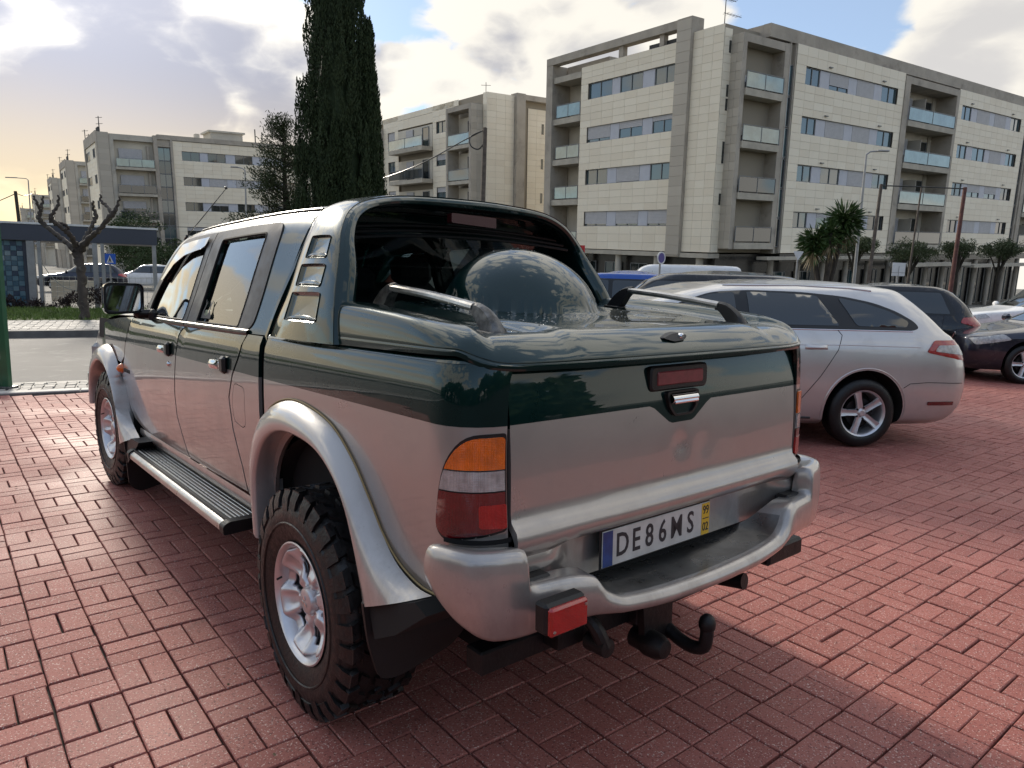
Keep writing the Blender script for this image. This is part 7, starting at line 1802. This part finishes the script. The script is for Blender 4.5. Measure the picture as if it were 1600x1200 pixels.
# pedestrian crossing sign
p = Vector(ground_at(175, 30, 0)); t = empty('crossing_sign', 'square blue pedestrian crossing sign seen through the bus shelter', 'road sign', p); b = MB(); b.tube([(0, 0, 0), (0, 0, 2.0)], .03, 8); b.build('post', M['galv'], t)
b = MB(); b.box((0, -.05, 1.62), (.42, .02, .42), None, .004); b.build('sign_plate', M['signb'], t, smooth=False); b = MB(); b.add([(-.13, -.062, 1.47), (.13, -.062, 1.47), (0, -.062, 1.78)], [(0, 1, 2)]); b.build('sign_triangle', M['signw'], t, smooth=False)
b = MB(); b.add([(-.02, -.064, 1.66), (.02, -.064, 1.66), (.05, -.064, 1.49), (.02, -.064, 1.49), (0, -.064, 1.57), (-.03, -.064, 1.49), (-.06, -.064, 1.49)], [tuple(range(7))]); b.lathe([(-.066, 0), (-.064, .022)], 'y', 10, (0, 0, 1.69)); b.build('walking_figure', M['ink'], t, smooth=False); t.rotation_euler = (0, 0, R(-30) * -1)
# street lamps
def lamp(px, dep, H, label, arm=.9, dirx=1, m='galv'):
    t = empty('street_lamp', label, 'street lamp', ground_at(px, dep, -.1), 0, 'street lamps'); b = MB(); b.tube([(0, 0, -1), (0, 0, H * .6), (0, 0, H)], [.075, .06, .04], 10); b.tube([(0, 0, H), (dirx * .15, 0, H + .12), (dirx * arm * .6, 0, H + .16)], .03, 8); b.build('pole', M[m], t)
    b = MB(); b.box((dirx * arm * .85, 0, H + .17), (arm * .6, .16, .07), None, .02); b.build('lamp_head', M[m], t)
lamp(1328, 31, 6.9, 'street lamp with flat head right of the yucca', .8); lamp(388, 42, 6.95, 'street lamp against the left tiled block', .7, -1); lamp(55, 60, 8.0, 'small distant street lamp over the bus shelter at the left edge', 1.6, -1)
# timber posts and wires
def pole(px, py0, py1, dep, r, label, name, m, lean=0, group=None, cat='pole'):
    P = at_px([(px[0], py0, 0), (px[1], py1, 0)], dep); o = MB().tube([P[0] - P[1] + Vector((0, 0, 0)), Vector((0, 0, 0)), (P[1] - P[0]).normalized() * 1.4], [r * .85, r, r], 10); ob = o.build(name, M[m], None); ob.location = P[1]; return tag(ob, label, cat, group)
pole((1377, 1357), 288, 440, 26, .065, 'leaning timber post left of the rusty post', 'timber_post', 'wood', group=None)
pole((1508, 1487), 293, 440, 26, .075, 'rust red steel post on the right, tallest dark post', 'steel_post', 'rust')
pole((1440, 1421), 292, 420, 27, .035, 'slim pale pole between the timber and the rusty post', 'slim_pole', 'wood')
P = at_px([(1377, 290, 0), (1440, 292, 0), (1508, 295, 0)], 26); ob = MB().tube([p - P[0] for p in P], .022, 6).build('cross_wire', M['trim'], None); ob.location = P[0]; tag(ob, 'dark wire strung between the timber post and the rusty post', 'wire')
pole((758, 752), 200, 400, 34, .12, 'dark utility pole with cable loops before the middle block', 'utility_pole', 'wood'); pole((24, 33), 299, 372, 58, .14, 'leaning dark utility pole above the bus shelter roof', 'utility_pole', 'barkd')
def cable(pts, dep, r, label):
    P = at_px(pts, dep); Pc = catmull([tuple(p - P[0]) for p in P], 8); ob = MB().tube(Pc, r, 5).build('cable', M['trim'], None); ob.location = P[0]; return tag(ob, label, 'cable')
cable([(757, 203, 0), (720, 222, 0), (660, 255, 0), (600, 278, 2), (560, 290, 4)], 34, .028, 'sagging black cable from the utility pole towards the cypress'); cable([(752, 205, 0), (735, 214, 0), (736, 228, 0), (748, 233, 0), (757, 220, 0), (755, 208, 0)], 34, .030, 'coiled cable loop hanging on the utility pole')
cable([(25, 302, 0), (12, 308, 0), (-30, 326, 0)], 58, .035, 'overhead cable leaving the left utility pole'); cable([(25, 302, 0), (38, 306, 5), (50, 303, 10)], 58, .03, 'short cable from the left utility pole to the lamp'); cable([(195, 353, 0), (300, 355, 0), (420, 358, 0)], 45, .02, 'thin cable crossing in front of the left block')
# signs by the car park
def sign(px, py, dep, label, name, shape, m, w, edge=None):
    P = at_px([(px, py, 0)], dep)[0]; base = Vector((P.x, P.y, -.1)); t = empty(name, label, 'road sign', base); hz = P.z + .1; b = MB(); b.tube([(0, .03, 0), (0, .03, hz + .1)], .03, 8); b.build('post', M['galv'], t); b = MB()
    if shape == 'round': b.lathe([(-.012, 0), (-.012, w / 2), (.0, w / 2), (.0, 0)], 'y', 24, (0, 0, hz))
    elif shape == 'tri': b.prism(roundpoly([(-w / 2, w * .43), (w / 2, w * .43), (0, -w * .43)], .04), lambda x, z: (x, -.01, z + hz), lambda x, z: (x, .0, z + hz))
    else: b.box((0, -.005, hz), (w, .012, w * (1.0 if shape == 'sq' else .8)), None, .003)
    b.build('sign_plate', M[m], t, smooth=False, fix=True)
    if edge: b = MB(); b.lathe([(-.013, w / 2 - .02), (-.016, w / 2 - .02), (-.016, w / 2 + .02), (.004, w / 2 + .02), (.004, w / 2)], 'y', 24, (0, 0, hz)); b.build('sign_rim', M[edge], t)
    return t
sign(1033, 403, 22, 'round violet blue sign above the white van roof', 'round_sign', 'round', 'signv', .34, 'signw').rotation_euler = (0, 0, R(40))
sign(905, 392, 22, 'red sign peeping past the right side of the roll bar', 'red_sign', 'sq', 'signr', .34)
sign(1247, 400, 24, 'pale back of a triangular give way sign left of the yucca', 'give_way_sign', 'tri', 'signw', .36)
t = sign(1404, 421, 23, 'white divided sign backs under the widest clipped tree', 'sign_board', 'sq', 'signw', .42); b = MB(); b.box((0, -.016, (421 and t.children[0].dimensions.z) - .2), (.43, .006, .012)); b.box((0, -.018, t.children[0].dimensions.z - .2), (.012, .006, .42)); b.build('sign_joint', M['galv'], t, smooth=False)

# ------------------------------------------------------------------ unseen tree mass added behind the camera for dark reflections in the paintwork
hv = []
for i in range(1400):
    a = R(random.uniform(95, 268)); d = random.uniform(34, 44); h = 6.5 + 2.8 * math.sin(a * 5) + 1.6 * math.sin(a * 13 + 1); zc = random.uniform(0, 1) ** .7 * h; c = np.array([math.sin(a) * d, math.cos(a) * d, zc]); k = 14
    q = rng.normal(size=(k, 3)); q /= np.linalg.norm(q, axis=1, keepdims=True); hv.append(leaves_np(c[None] + q * rng.uniform(.3, 1.1, (k, 1)), q, rng.uniform(1.0, 1.9, k), rng.uniform(.7, 1.3, k)))
o = npmesh('reflection_trees', hv, M['bushy'], None); tag(o, 'unseen dark mass of trees added behind the camera for the paint reflections', 'reflection backdrop', kind='stuff')
# small litter on the paving: dry leaf scraps and grit
lv_ = []; 
for i in range(260):
    x = random.uniform(-3.5, 6); y = random.uniform(.7, 7.5); a = random.uniform(0, 6.28)
    D1 = np.array([[math.cos(a), math.sin(a), random.uniform(-.1, .25)]]); lv_.append(leaves_np(np.array([[x, y, .004 + random.uniform(0, .003)]]), D1, np.array([random.uniform(.006, .022)]), np.array([random.uniform(.004, .012)])))
o = npmesh('leaf_litter', lv_, M['dryleaf'], None); tag(o, 'tiny scraps of dry leaf scattered on the red paving', 'litter', kind='stuff')
